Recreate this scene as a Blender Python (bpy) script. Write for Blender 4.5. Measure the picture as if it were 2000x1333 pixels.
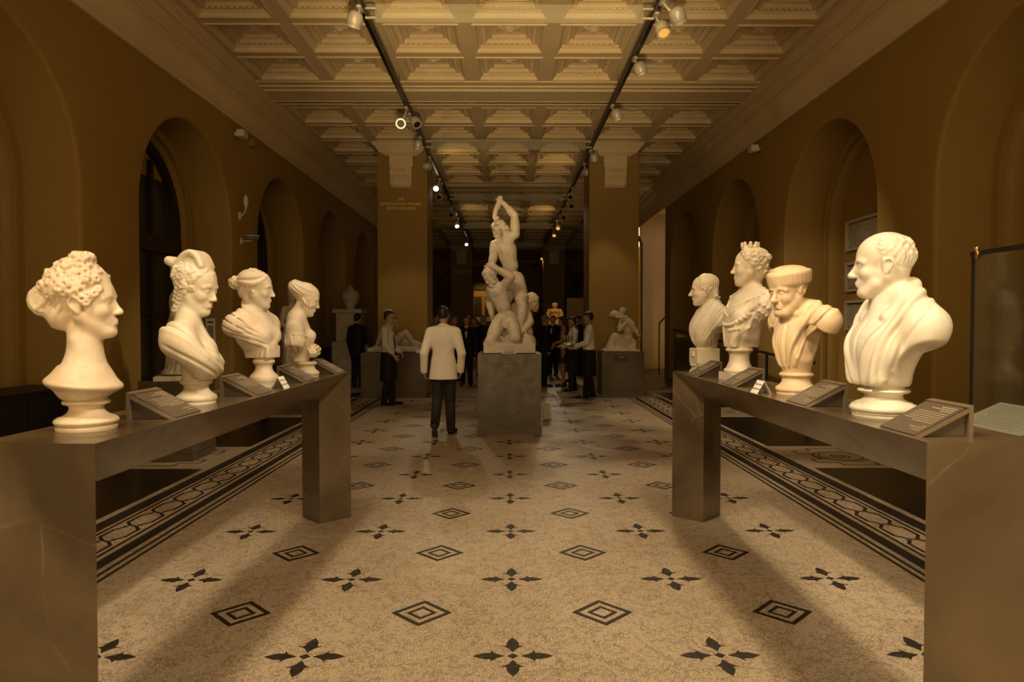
import bpy, bmesh, math, random
import numpy as np
from mathutils import Vector, Matrix

for _o in list(bpy.data.objects):
    bpy.data.objects.remove(_o, do_unlink=True)
SC = bpy.context.scene
COL = SC.collection
PI = math.pi
rnd = random.Random(7)

# ------------------------------------------------------------------ camera
F_PX, HC = 1350.0, 1.55
cam_d = bpy.data.cameras.new('camera')
cam = bpy.data.objects.new('camera', cam_d)
COL.objects.link(cam)
cam_d.sensor_fit = 'HORIZONTAL'
cam_d.sensor_width = 36.0
cam_d.lens = F_PX * 36.0 / 2000.0
cam_d.clip_start, cam_d.clip_end = 0.05, 200
PITCH = math.atan(34.5 / F_PX)
YAW = -math.atan(9.0 / F_PX)
cam.location = (-0.025, 0.0, HC)
cam.rotation_euler = (PI / 2 - PITCH, 0, YAW)
cam_d.dof.use_dof = True
cam_d.dof.focus_distance = 5.2
cam_d.dof.aperture_fstop = 4.0
SC.camera = cam

# ------------------------------------------------------------------ world, exposure
W = bpy.data.worlds.new('world'); SC.world = W
W.use_nodes = True
W.node_tree.nodes['Background'].inputs[0].default_value = (1.0, 0.72, 0.36, 1)
W.node_tree.nodes['Background'].inputs[1].default_value = 2.75
# the entrance behind the camera lets daylight in: a portal over its opening guides the sampling
_pd = bpy.data.lights.new('entrance_daylight', 'AREA'); _pd.shape = 'RECTANGLE'; _pd.size = 6.4; _pd.size_y = 4.3
_pd.cycles.is_portal = True
_po = bpy.data.objects.new('entrance_daylight', _pd); COL.objects.link(_po)
_po.location = (0, -4.05, 2.15); _po.rotation_euler = (PI / 2, 0, 0)
SC.view_settings.view_transform = 'Standard'
SC.view_settings.look = 'None'
SC.view_settings.exposure = 0.42
SC.view_settings.gamma = 1.0
SC.view_settings.use_curve_mapping = False
SC.cycles.max_bounces = 6
SC.cycles.diffuse_bounces = 4
SC.cycles.glossy_bounces = 3
SC.cycles.transmission_bounces = 6
SC.cycles.transparent_max_bounces = 8
SC.cycles.sample_clamp_indirect = 4.0
SC.cycles.use_denoising = True
SC.cycles.caustics_reflective = False
SC.cycles.caustics_refractive = False

# ------------------------------------------------------------------ materials
def mat(name, col, rough=0.6, metal=0.0, spec=0.5):
    m = bpy.data.materials.new(name); m.use_nodes = True
    b = m.node_tree.nodes['Principled BSDF']
    b.inputs['Base Color'].default_value = (*col, 1)
    b.inputs['Roughness'].default_value = rough
    b.inputs['Metallic'].default_value = metal
    b.inputs['Specular IOR Level'].default_value = spec
    return m

def nodes(m):
    nt = m.node_tree
    return nt, nt.nodes, nt.links, nt.nodes['Principled BSDF']

def coords(nt, scale=(1, 1, 1), obj=False):
    if obj:
        tc = nt.nodes.new('ShaderNodeTexCoord'); out = tc.outputs['Object']
    else:
        g = nt.nodes.new('ShaderNodeNewGeometry'); out = g.outputs['Position']
    mp = nt.nodes.new('ShaderNodeMapping'); mp.inputs['Scale'].default_value = scale
    nt.links.new(out, mp.inputs['Vector'])
    return mp.outputs['Vector']

def noise(nt, vec, scale, detail=4, rough=0.55, dist=0.0):
    n = nt.nodes.new('ShaderNodeTexNoise')
    n.inputs['Scale'].default_value = scale; n.inputs['Detail'].default_value = detail
    n.inputs['Roughness'].default_value = rough; n.inputs['Distortion'].default_value = dist
    nt.links.new(vec, n.inputs['Vector'])
    return n.outputs['Fac']

def ramp(nt, fac, stops):
    r = nt.nodes.new('ShaderNodeValToRGB')
    while len(r.color_ramp.elements) < len(stops):
        r.color_ramp.elements.new(0.5)
    for e, (p, c) in zip(r.color_ramp.elements, stops):
        e.position = p; e.color = (*c, 1)
    nt.links.new(fac, r.inputs['Fac'])
    return r.outputs['Color']

def mix(nt, fac, a, b, mode='MIX'):
    m = nt.nodes.new('ShaderNodeMix'); m.data_type = 'RGBA'; m.blend_type = mode
    for s, v in ((0, fac), (6, a), (7, b)):
        if hasattr(v, 'links'):
            nt.links.new(v, m.inputs[s])
        else:
            m.inputs[s].default_value = v if s == 0 else (*v, 1)
    return m.outputs[2]

def bump(nt, h, strength, dist, bsdf):
    b = nt.nodes.new('ShaderNodeBump'); b.inputs['Strength'].default_value = strength
    b.inputs['Distance'].default_value = dist
    nt.links.new(h, b.inputs['Height']); nt.links.new(b.outputs['Normal'], bsdf.inputs['Normal'])

def mat_noise(name, c1, c2, scale, rough=0.6, bstr=0.0, bdist=0.002, spec=0.5, obj=False, bscale=None):
    m = mat(name, c1, rough, 0, spec); nt, nd, lk, b = nodes(m)
    v = coords(nt, obj=obj); f = noise(nt, v, scale)
    lk.new(ramp(nt, f, [(0.3, c1), (0.7, c2)]), b.inputs['Base Color'])
    if bstr:
        bump(nt, noise(nt, v, bscale or scale * 8, 5), bstr, bdist, b)
    return m

def marble(name, c, stain, vein=0.03, rough=0.42):
    m = mat(name, c, rough, 0, 0.45); nt, nd, lk, b = nodes(m)
    v = coords(nt, obj=True)
    f1 = noise(nt, v, 7, 5, 0.6, 0.4)
    base = ramp(nt, f1, [(0.34, stain), (0.58, c), (0.8, tuple(min(1, q * 1.04) for q in c))])
    f2 = noise(nt, v, 4.0, 6, 0.6, 2.2)
    vr = ramp(nt, f2, [(0.47, (1, 1, 1)), (0.50, (1 - vein * 3,) * 3), (0.53, (1, 1, 1))])
    lk.new(mix(nt, 0.6, base, vr, 'MULTIPLY'), b.inputs['Base Color'])
    b.inputs['Subsurface Weight'].default_value = 0.0
    b.inputs['Subsurface Radius'].default_value = (0.012, 0.008, 0.005)
    bump(nt, noise(nt, v, 160, 4), 0.10, 0.002, b)
    return m

def limestone(name, c1, c2, veincol, rough=0.28, vs=1.3):
    m = mat(name, c1, rough, 0, 0.5); nt, nd, lk, b = nodes(m)
    v = coords(nt)
    f1 = noise(nt, v, 1.5, 5, 0.55, 0.4)
    base = ramp(nt, f1, [(0.30, c1), (0.70, c2)])
    # thin sparse veins: the edges of large, warped voronoi cells
    wn = nt.nodes.new('ShaderNodeTexNoise'); wn.inputs['Scale'].default_value = 2.2; wn.inputs['Detail'].default_value = 5
    lk.new(v, wn.inputs['Vector'])
    wv = mix(nt, 0.13, v, wn.outputs['Color'], 'ADD')
    vo = nt.nodes.new('ShaderNodeTexVoronoi'); vo.feature = 'DISTANCE_TO_EDGE'; vo.inputs['Scale'].default_value = vs
    lk.new(wv, vo.inputs['Vector'])
    vm = ramp(nt, vo.outputs['Distance'], [(0.0, (0.55,) * 3), (0.002, (0.35,) * 3), (0.006, (0, 0, 0))])
    brk = ramp(nt, noise(nt, v, 3.0, 3), [(0.50, (0, 0, 0)), (0.68, (0.75,) * 3)])
    msk = mix(nt, 1.0, vm, brk, 'MULTIPLY')
    cl = ramp(nt, noise(nt, v, 1.1, 3, 0.5, 0.3), [(0.50, (0, 0, 0)), (0.80, (0.16,) * 3)])
    c_ = mix(nt, cl, base, veincol)
    lk.new(mix(nt, msk, c_, veincol), b.inputs['Base Color'])
    lk.new(ramp(nt, noise(nt, v, 9, 4), [(0.3, (rough * .8,) * 3), (0.7, (rough * 1.35,) * 3)]), b.inputs['Roughness'])
    return m

def emis(name, col, strength, base=(0.02, 0.02, 0.02)):
    m = mat(name, base, 0.3); b = m.node_tree.nodes['Principled BSDF']
    b.inputs['Emission Color'].default_value = (*col, 1); b.inputs['Emission Strength'].default_value = strength
    return m

def glass(name, tint=(0.75, 0.85, 0.8), refl=0.25, alpha=0.25, rough=0.05):
    # thin architectural glass: mostly see-through, with a real glossy reflection and a faint body tint
    m = bpy.data.materials.new(name); m.use_nodes = True
    nt = m.node_tree; nd = nt.nodes; nd.clear()
    out = nd.new('ShaderNodeOutputMaterial')
    tr = nd.new('ShaderNodeBsdfTransparent'); tr.inputs[0].default_value = (*tint, 1)
    gl = nd.new('ShaderNodeBsdfGlossy'); gl.inputs['Roughness'].default_value = rough
    df = nd.new('ShaderNodeBsdfDiffuse'); df.inputs[0].default_value = (0.8, 0.8, 0.72, 1)
    lw = nd.new('ShaderNodeLayerWeight'); lw.inputs['Blend'].default_value = 0.5
    pw = nd.new('ShaderNodeMath'); pw.operation = 'POWER'; pw.inputs[1].default_value = 4.0; nt.links.new(lw.outputs['Facing'], pw.inputs[0])
    fr = nd.new('ShaderNodeMath'); fr.operation = 'MULTIPLY_ADD'; fr.inputs[1].default_value = 0.7; fr.inputs[2].default_value = 0.12 * refl; nt.links.new(pw.outputs[0], fr.inputs[0])
    m1 = nd.new('ShaderNodeMixShader'); m2 = nd.new('ShaderNodeMixShader'); m2.inputs[0].default_value = alpha
    nt.links.new(fr.outputs[0], m1.inputs[0]); nt.links.new(tr.outputs[0], m1.inputs[1]); nt.links.new(gl.outputs[0], m1.inputs[2])
    nt.links.new(m1.outputs[0], m2.inputs[1]); nt.links.new(df.outputs[0], m2.inputs[2])
    nt.links.new(m2.outputs[0], out.inputs[0])
    return m

M = {}
M['wall'] = mat_noise('ochre_paint', (0.325, 0.208, 0.055), (0.355, 0.228, 0.064), 1.2, 0.62, 0.06, 0.002, 0.3, bscale=90)
M['plaster'] = mat_noise('cream_plaster', (0.72, 0.575, 0.36), (0.78, 0.635, 0.41), 2.0, 0.75, 0.08, 0.002, 0.25, bscale=60)
M['stone'] = limestone('grey_brown_limestone', (0.066, 0.046, 0.026), (0.175, 0.126, 0.073), (0.34, 0.26, 0.17), 0.19)
M['stone2'] = limestone('plinth_limestone', (0.080, 0.058, 0.034), (0.165, 0.122, 0.074), (0.28, 0.22, 0.145), 0.36, 1.0)
M['m1'] = marble('marble_warm_cream', (0.80, 0.68, 0.52), (0.70, 0.53, 0.36))
M['m2'] = marble('marble_cream', (0.76, 0.69, 0.55), (0.64, 0.53, 0.37))
M['m3'] = marble('marble_pinkish', (0.80, 0.70, 0.55), (0.72, 0.58, 0.42))
M['m4'] = marble('marble_golden', (0.78, 0.61, 0.40), (0.70, 0.52, 0.31), 0.04)
M['m5'] = marble('marble_white', (0.84, 0.78, 0.67), (0.76, 0.68, 0.54), 0.05)
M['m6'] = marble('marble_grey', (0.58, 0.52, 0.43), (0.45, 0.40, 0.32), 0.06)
M['m7'] = marble('marble_group', (0.66, 0.58, 0.46), (0.55, 0.46, 0.34), 0.05)
M['black'] = mat('black_paint', (0.006, 0.005, 0.004), 0.45)
M['track'] = mat('black_metal', (0.012, 0.011, 0.010), 0.4)
M['grey'] = mat('silver_grey_metal', (0.58, 0.55, 0.50), 0.35, 0.15)
M['brass'] = mat('brass', (0.55, 0.36, 0.15), 0.3, 1.0)
M['white'] = mat('white_plastic', (0.75, 0.72, 0.66), 0.5)
M['card'] = mat('white_card', (0.86, 0.83, 0.78), 0.8)
M['ink'] = mat('dark_ink', (0.05, 0.04, 0.035), 0.8)
M['label'] = mat('label_plate', (0.095, 0.072, 0.048), 0.5)
M['bronze'] = mat('label_stand_metal', (0.22, 0.165, 0.105), 0.42, 0.25)
M['ltext'] = mat('label_lettering', (0.45, 0.37, 0.26), 0.7)
M['gold'] = mat('gold_lettering', (0.90, 0.62, 0.16), 0.45, 0.0)
M['dark_tess'] = None
M['frame'] = mat('pale_picture_frame', (0.50, 0.44, 0.34), 0.5)
M['wood_dark'] = mat_noise('dark_door_wood', (0.020, 0.012, 0.007), (0.030, 0.018, 0.010), 6, 0.45)
M['amber'] = emis('amber_lens', (1.0, 0.40, 0.05), 0.85)
M['bright'] = emis('bright_lens', (1.0, 0.80, 0.50), 9.0)
M['glass'] = glass('clear_glass', (0.95, 0.97, 0.94), 0.12, 0.006)
M['glassfin'] = glass('frosted_glass_fin', (0.94, 0.94, 0.90), 0.25, 0.15, 0.2)
M['glasspane'] = glass('window_glass', (0.55, 0.55, 0.5), 0.25, 0.02)

# ------------------------------------------------------------------ object helpers
def link(name, me, m=None, parent=None):
    o = bpy.data.objects.new(name, me)
    COL.objects.link(o)
    if m is not None and me is not None and not me.materials:
        me.materials.append(m)
    if parent is not None:
        o.parent = parent
    return o

def tag(o, label, cat, group=None, kind=None):
    o['label'] = label
    if cat: o['category'] = cat
    if group: o['group'] = group
    if kind: o['kind'] = kind
    return o

def thing(name, label, cat, loc=(0, 0, 0), rz=0.0, group=None):
    o = bpy.data.objects.new(name, None); COL.objects.link(o)
    o.location = loc; o.rotation_euler = (0, 0, rz); o.empty_display_size = 0.1
    return tag(o, label, cat, group)

def structure(o):
    o['kind'] = 'structure'
    return o

def copy_tree(o, parent=None):
    c = o.copy(); COL.objects.link(c)
    if parent is not None: c.parent = parent
    for ch in o.children:
        copy_tree(ch, c)
    return c

def mesh_from(verts, faces, name='mesh', smooth=False):
    me = bpy.data.meshes.new(name)
    me.from_pydata([tuple(v) for v in verts], [], faces)
    if smooth:
        me.polygons.foreach_set('use_smooth', [True] * len(me.polygons))
    me.update()
    return me

def finish(bm, name='mesh', smooth=False, recalc=True):
    me = bpy.data.meshes.new(name)
    if recalc: bmesh.ops.recalc_face_normals(bm, faces=bm.faces)
    if smooth:
        for f in bm.faces: f.smooth = True
    bm.to_mesh(me); bm.free()
    return me

def bbox(bm, c, s, rot=None, bev=0.0):
    """box of centre c and full size s"""
    r = bmesh.ops.create_cube(bm, size=1.0)
    mtx = Matrix.Translation(Vector(c)) @ (rot.to_4x4() if rot is not None else Matrix()) @ Matrix.Diagonal((*s, 1))
    bmesh.ops.transform(bm, matrix=mtx, verts=r['verts'])
    if bev > 0:
        es = list({e for v in r['verts'] for e in v.link_edges})
        bmesh.ops.bevel(bm, geom=es, offset=bev, segments=2, affect='EDGES', profile=0.7)

def boxmesh(c, s, rot=None, bev=0.0):
    bm = bmesh.new(); bbox(bm, c, s, rot, bev)
    return finish(bm)

def box(name, c, s, m, parent=None, bev=0.0, rot=None):
    return link(name, boxmesh(c, s, rot, bev), m, parent)

def prism(bm, poly, z0, z1):
    lo = [bm.verts.new((x, y, z0)) for x, y in poly]; hi = [bm.verts.new((x, y, z1)) for x, y in poly]
    n = len(poly)
    bm.faces.new(lo[::-1]); bm.faces.new(hi)
    for i in range(n):
        bm.faces.new((lo[i], lo[(i + 1) % n], hi[(i + 1) % n], hi[i]))

def lathe(bm, prof, n=40, c=(0, 0, 0)):
    """prof: list of (r, z), closed with caps at both ends"""
    rings = []
    for r, z in prof:
        rings.append([bm.verts.new((c[0] + r * math.cos(2 * PI * i / n), c[1] + r * math.sin(2 * PI * i / n), c[2] + z)) for i in range(n)])
    for a, b in zip(rings, rings[1:]):
        for i in range(n):
            bm.faces.new((a[i], a[(i + 1) % n], b[(i + 1) % n], b[i]))
    bm.faces.new(rings[0][::-1]); bm.faces.new(rings[-1])

def tube(bm, pts, r, n=10, closed_caps=True):
    pts = [Vector(p) for p in pts]
    rings = []
    up = Vector((0, 0, 1))
    for i, p in enumerate(pts):
        d = (pts[min(i + 1, len(pts) - 1)] - pts[max(i - 1, 0)]).normalized()
        a = d.cross(up)
        if a.length < 1e-3: a = d.cross(Vector((1, 0, 0)))
        a.normalize(); b = a.cross(d)
        rr = r[i] if isinstance(r, (list, tuple)) else r
        rings.append([bm.verts.new(p + (a * math.cos(2 * PI * k / n) + b * math.sin(2 * PI * k / n)) * rr) for k in range(n)])
    for q, w in zip(rings, rings[1:]):
        for k in range(n):
            bm.faces.new((q[k], q[(k + 1) % n], w[(k + 1) % n], w[k]))
    bm.faces.new(rings[0][::-1]); bm.faces.new(rings[-1])

def tubeobj(name, pts, r, m, parent=None, n=10):
    bm = bmesh.new(); tube(bm, pts, r, n)
    return link(name, finish(bm, smooth=True), m, parent)

def text_mesh(s, size, align='CENTER', extrude=0.003, bold=0.0):
    cu = bpy.data.curves.new('lettering', 'FONT'); cu.body = s; cu.size = size
    cu.align_x = align; cu.extrude = extrude; cu.offset = bold
    ob = bpy.data.objects.new('tmp', cu); COL.objects.link(ob)
    dg = bpy.context.evaluated_depsgraph_get(); dg.update()
    me = bpy.data.meshes.new_from_object(ob.evaluated_get(dg))
    bpy.data.objects.remove(ob, do_unlink=True)
    return me

def spot(name, loc, target, watts, angle, col=(1.0, 0.70, 0.36), blend=0.6, radius=0.05, parent=None):
    d = bpy.data.lights.new(name, 'SPOT'); d.energy = watts; d.color = col
    d.spot_size = math.radians(angle); d.spot_blend = blend; d.shadow_soft_size = radius
    o = bpy.data.objects.new(name, d); COL.objects.link(o)
    o.location = loc
    o.rotation_euler = (Vector(target) - Vector(loc)).to_track_quat('-Z', 'Y').to_euler()
    if parent is not None:
        o.parent = parent
    return o
# ================================================================== the hall
XW, ZS, RA, PER, PIER0 = 4.555, 3.02, 1.415, 4.03, 8.0      # wall face, arch spring, arch radius, bay length, a pier's centre
Z_COR, Z_CEIL = 4.89, 5.50
Y0, Y1 = -4.03 - 0.0, 48.3
NB0, NB1 = -3, 10     # bays: bay k runs from PIER0 + k*PER to PIER0 + (k+1)*PER
# ---- floor
def floor_material():
    m = mat('mosaic_floor', (0.5, 0.4, 0.28), 0.42, 0, 0.35); nt, nd, lk, b = nodes(m)
    v = coords(nt)
    wn = nt.nodes.new('ShaderNodeTexNoise'); wn.inputs['Scale'].default_value = 3.0; wn.inputs['Detail'].default_value = 2
    lk.new(v, wn.inputs['Vector'])
    wv = mix(nt, 0.10, v, wn.outputs['Color'], 'ADD')
    vo = nt.nodes.new('ShaderNodeTexVoronoi'); vo.feature = 'F1'; vo.inputs['Scale'].default_value = 72; vo.inputs['Randomness'].default_value = 0.55
    lk.new(wv, vo.inputs['Vector'])
    ve = nt.nodes.new('ShaderNodeTexVoronoi'); ve.feature = 'DISTANCE_TO_EDGE'; ve.inputs['Scale'].default_value = 72; ve.inputs['Randomness'].default_value = 0.55
    lk.new(wv, ve.inputs['Vector'])
    sep = nt.nodes.new('ShaderNodeSeparateColor'); lk.new(vo.outputs['Color'], sep.inputs[0])
    tess = ramp(nt, sep.outputs[0], [(0.0, (0.37, 0.295, 0.21)), (0.35, (0.50, 0.415, 0.31)), (0.75, (0.57, 0.48, 0.365)), (1.0, (0.55, 0.43, 0.32))])
    gr = ramp(nt, ve.outputs['Distance'], [(0.02, (0.50, 0.45, 0.38)), (0.13, (1, 1, 1))])
    c = mix(nt, 1.0, tess, gr, 'MULTIPLY')
    big = ramp(nt, noise(nt, v, 0.8, 5, 0.6), [(0.30, (0.80, 0.76, 0.70)), (0.55, (1, 1, 1))])
    c = mix(nt, 0.8, c, big, 'MULTIPLY')
    dirt = ramp(nt, noise(nt, v, 2.4, 8, 0.72), [(0.60, (1, 1, 1)), (0.80, (0.55, 0.50, 0.44))])
    c = mix(nt, 0.8, c, dirt, 'MULTIPLY')
    lk.new(c, b.inputs['Base Color'])
    lk.new(ramp(nt, noise(nt, v, 1.3, 3), [(0.3, (0.38,) * 3), (0.7, (0.54,) * 3)]), b.inputs['Roughness'])
    bump(nt, ve.outputs['Distance'], 0.10, 0.002, b)
    return m

def dark_tess_material():
    m = mat('dark_tesserae', (0.02, 0.016, 0.012), 0.52, 0, 0.25); nt, nd, lk, b = nodes(m)
    v = coords(nt)
    vo = nt.nodes.new('ShaderNodeTexVoronoi'); vo.inputs['Scale'].default_value = 80
    lk.new(v, vo.inputs['Vector'])
    sep = nt.nodes.new('ShaderNodeSeparateColor'); lk.new(vo.outputs['Color'], sep.inputs[0])
    lk.new(ramp(nt, sep.outputs[0], [(0.0, (0.016, 0.013, 0.010)), (0.8, (0.030, 0.024, 0.018)), (1.0, (0.06, 0.048, 0.035))]), b.inputs['Base Color'])
    return m
M['floor'] = floor_material()
M['dark_tess'] = dark_tess_material()
M['slab'] = mat_noise('black_stone_slab', (0.010, 0.008, 0.006), (0.016, 0.012, 0.009), 2, 0.30)

bm = bmesh.new(); bbox(bm, (0, 22, -0.05), (14, 56, 0.1))
floor = structure(link('floor', finish(bm), M['floor']))
tag(floor, 'beige mosaic floor with dark stars, diamonds and striped borders', None)

TH = 0.0012
def flat(poly):
    b_ = bmesh.new(); prism(b_, poly, -0.001, TH)
    return finish(b_)

# star inlays
S = 0.967
half = [(0.055, 0.010), (0.076, 0.020), (0.094, 0.040), (0.103, 0.057), (0.102, 0.035), (0.110, 0.029), (0.132, 0.029), (0.158, 0.019)]
petal = [(0.038, 0)] + half + [(0.188, 0)] + [(x, -y) for x, y in reversed(half)]
heart = [(0.026, 0), (0, 0.026), (-0.026, 0), (0, -0.026)]
petal_me = flat(petal); petal_me.materials.append(M['dark_tess'])
heart_me = flat(heart); heart_me.materials.append(M['dark_tess'])
bm = bmesh.new(); prism(bm, heart, -0.001, TH)
for q in range(4):
    c_, s_ = math.cos(q * PI / 2), math.sin(q * PI / 2)
    prism(bm, [(x * c_ - y * s_, x * s_ + y * c_) for x, y in petal], -0.001, TH)
star_me = finish(bm); star_me.materials.append(M['dark_tess'])
bm = bmesh.new()
def ring(bm, ro, ri):
    a = [(ro, 0), (0, ro), (-ro, 0), (0, -ro)]; b = [(ri, 0), (0, ri), (-ri, 0), (0, -ri)]
    for i in range(4):
        j = (i + 1) % 4
        prism(bm, [a[i], a[j], b[j], b[i]], -0.001, TH)
ring(bm, 0.163, 0.127); dia_o = finish(bm); dia_o.materials.append(M['dark_tess'])
bm = bmesh.new(); ring(bm, 0.083, 0.055); dia_i = finish(bm); dia_i.materials.append(M['dark_tess'])
for r in range(-2, 13):
    y = 3.18 + r * S
    for c in range(-2, 3):
        x = c * S
        if y < 7.6:
            h_ = link('star_inlay', heart_me, None, floor); h_.location = (x, y, 0)
            for q in range(4):
                p_ = link('petal', petal_me, None, h_); p_.rotation_euler = (0, 0, q * PI / 2)
        else:
            h_ = link('star_inlay', star_me, None, floor); h_.location = (x, y, 0)
    for c in range(-2, 2):
        d_ = link('diamond_inlay', dia_o, None, floor); d_.location = ((c + 0.5) * S, y + S / 2, 0)
        e_ = link('diamond_ring', dia_i, None, d_)
# border strips and hexagon chain
hexl, hw, t = 0.37, 0.090, 0.0125
def seg(bm, a, b, t):
    a, b = Vector(a), Vector(b); d = (b - a).normalized(); n = Vector((-d.y, d.x)) * t; e = d * t * 0.5
    prism(bm, [tuple(a - e - n), tuple(b + e - n), tuple(b + e + n), tuple(a - e + n)], -0.001, TH)
bm = bmesh.new()
L = hexl
for s in (1, -1):
    pts = [(s * 0.035, -0.5 * L + 0.018), (s * hw, -0.5 * L + 0.095), (s * hw, 0.5 * L - 0.095), (s * 0.035, 0.5 * L - 0.018)]
    for a, b in zip(pts, pts[1:]): seg(bm, a, b, t)
seg(bm, (0.035, 0.5 * L - 0.018), (-0.035, 0.5 * L + 0.018), t * 0.9)
seg(bm, (-0.035, 0.5 * L - 0.018), (-0.055, 0.5 * L - 0.018), t * 0.9)
seg(bm, (0.035, -0.5 * L + 0.018), (0.055, -0.5 * L + 0.018), t * 0.9)
hex_me = finish(bm); hex_me.materials.append(M['dark_tess'])
YB0, YB1 = 1.2, 14.3
strips = [(2.467, 2.492), (2.528, 2.553), (2.598, 2.690), (2.732, 2.757), (3.018, 3.043), (3.072, 3.190)]
for s in (-1, 1):
    for a, b in strips:
        lo, hi = min(s * a, s * b), max(s * a, s * b)
        link('border_strip', flat([(lo, YB0), (hi, YB0), (hi, YB1), (lo, YB1)]), M['dark_tess'], floor)
    n = int((YB1 - YB0) / hexl)
    for i in range(n):
        o = link('hexagon_link', hex_me, None, floor); o.location = (s * 2.888, YB0 + (i + 0.5) * hexl, 0)
# crosswise border before the pillars
for a, b in ((14.36, 14.46), (14.52, 14.55), (14.62, 14.64)):
    link('border_strip', flat([(-3.19, a), (3.19, a), (3.19, b), (-3.19, b)]), M['dark_tess'], floor)
# dark slabs along the walls, mosaic panels before the piers
for s in (-1, 1):
    for k in range(NB0, 6):
        pc = PIER0 + k * PER
        a, b = pc + 0.66, pc + PER - 0.66
        x0, x1 = 3.258, 5.5
        lo, hi = min(s * x0, s * x1), max(s * x0, s * x1)
        link('dark_slab', flat([(lo, a), (hi, a), (hi, b), (lo, b)]), M['slab'], floor)
        if -1 <= k <= 2:
            bm = bmesh.new()
            cx = s * 3.86
            for sx in (-1, 1):          # stepped line frame round a roundel
                for sy in (-1, 1):
                    P = [(0, 0.50), (0.20, 0.50), (0.20, 0.36), (0.42, 0.36), (0.42, 0.18), (0.30, 0.18), (0.30, 0.0)]
                    for p, q in zip(P, P[1:]):
                        seg(bm, (cx + sx * p[0], pc + sy * p[1]), (cx + sx * q[0], pc + sy * q[1]), 0.011)
            for rr in (0.30, 0.24, 0.10, 0.05):
                for i in range(20):
                    a0, a1 = 2 * PI * i / 20, 2 * PI * (i + 1) / 20
                    seg(bm, (cx + rr * math.cos(a0), pc + rr * math.sin(a0)), (cx + rr * math.cos(a1), pc + rr * math.sin(a1)), 0.009)
            link('roundel_inlay', finish(bm), M['dark_tess'], floor)

# ---- walls with arched niches
def arch_curve(r, n=28, zs=ZS):
    """points (y, z) of a jamb-arch-jamb line of radius r centred on y=0"""
    pts = [(-r, 0.0), (-r, zs * 0.5), (-r, zs)]
    pts += [(-r * math.cos(PI * i / n), zs + r * math.sin(PI * i / n)) for i in range(1, n)]
    pts += [(r, zs), (r, zs * 0.5), (r, 0.0)]
    return pts

PROFILE = [(RA, 0.0)]                                              # (radius, depth behind the wall face)
PROFILE = [(RA + 0.045, 0.0), (RA + 0.030, 0.003), (RA + 0.013, 0.013), (RA + 0.003, 0.030), (RA, 0.045), (RA, 0.60),
           (RA - 0.10, 0.605), (RA - 0.10, 0.66), (RA - 0.075, 0.675), (RA - 0.085, 0.70), (RA - 0.115, 0.72), (RA - 0.13, 0.74), (RA - 0.13, 0.86)]
def wall_mesh(side, k0, k1):
    V, Fc = [], []
    def P(y, z, d): V.append((side * (XW + d), y, z)); return len(V) - 1
    for k in range(k0, k1):
        yc = PIER0 + (k + 0.5) * PER
        curves = [[P(yc + y, z, d) for y, z in arch_curve(r)] for r, d in PROFILE]
        for a, b in zip(curves, curves[1:]):
            for i in range(len(a) - 1):
                Fc.append((a[i], a[i + 1], b[i + 1], b[i]))
        # back panel
        bk = curves[-1]
        Fc.append(tuple(bk))
        # spandrel: from the outer curve up to the line z = Z_COR + .15, sides to the pier centres
        oc = arch_curve(RA + 0.045); top = Z_COR + 0.30
        ids = curves[0]
        tops = []
        for (y, z) in oc:
            tops.append((y, z))
        n = len(oc)
        h = PER / 2
        # left pier, right pier
        l0, l1 = P(yc - h, 0, 0), P(yc - h, ZS, 0); lt = P(yc - h, top, 0)
        r0, r1 = P(yc + h, 0, 0), P(yc + h, ZS, 0); rt = P(yc + h, top, 0)
        Fc.append((l0, ids[0], ids[1], ids[2], l1))
        Fc.append((r0, r1, ids[n - 3], ids[n - 2], ids[n - 1]))
        up = [P(yc + y, top, 0) for y, z in oc[2:n - 2]]
        inner = ids[2:n - 2]
        for i in range(len(inner) - 1):
            Fc.append((inner[i], inner[i + 1], up[i + 1], up[i]))
        Fc.append((l1, inner[0], up[0], lt)); Fc.append((r1, rt, up[-1], inner[-1]))
    me = mesh_from(V, Fc)
    b_ = bmesh.new(); b_.from_mesh(me); bmesh.ops.remove_doubles(b_, verts=b_.verts, dist=1e-4)
    bmesh.ops.recalc_face_normals(b_, faces=b_.faces)
    for f in b_.faces: f.smooth = len(f.verts) == 4 and f.calc_area() < 0.5
    b_.to_mesh(me); b_.free()
    me.set_sharp_from_angle(angle=math.radians(40)) if hasattr(me, 'set_sharp_from_angle') else None
    return me
wall_left = structure(link('wall_left', wall_mesh(-1, NB0, NB1), M['wall']))
wall_right = structure(link('wall_right', wall_mesh(1, NB0, 3), M['wall']))
wall_far_right = structure(link('wall_right', wall_mesh(1, 4, NB1), M['wall']))
bm = bmesh.new()          # entrance wall behind the camera with its open doorway
for c_, s_ in (((-4.6, -4.2, 2.8), (2.8, 0.2, 5.8)), ((4.6, -4.2, 2.8), (2.8, 0.2, 5.8)), ((0, -4.2, 5.05), (6.4, 0.2, 1.5)), ((-1.1, -4.2, 2.15), (0.12, 0.2, 4.3)), ((1.1, -4.2, 2.15), (0.12, 0.2, 4.3)), ((0, -4.2, 3.0), (6.4, 0.16, 0.12))):
    bbox(bm, c_, s_)
wall_back = structure(link('wall_back', finish(bm), M['wall']))
bm = bmesh.new(); bbox(bm, (0, 48.4, 2.8), (12, 0.2, 5.8)); wall_end = structure(link('wall_end', finish(bm), M['wall']))
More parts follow.
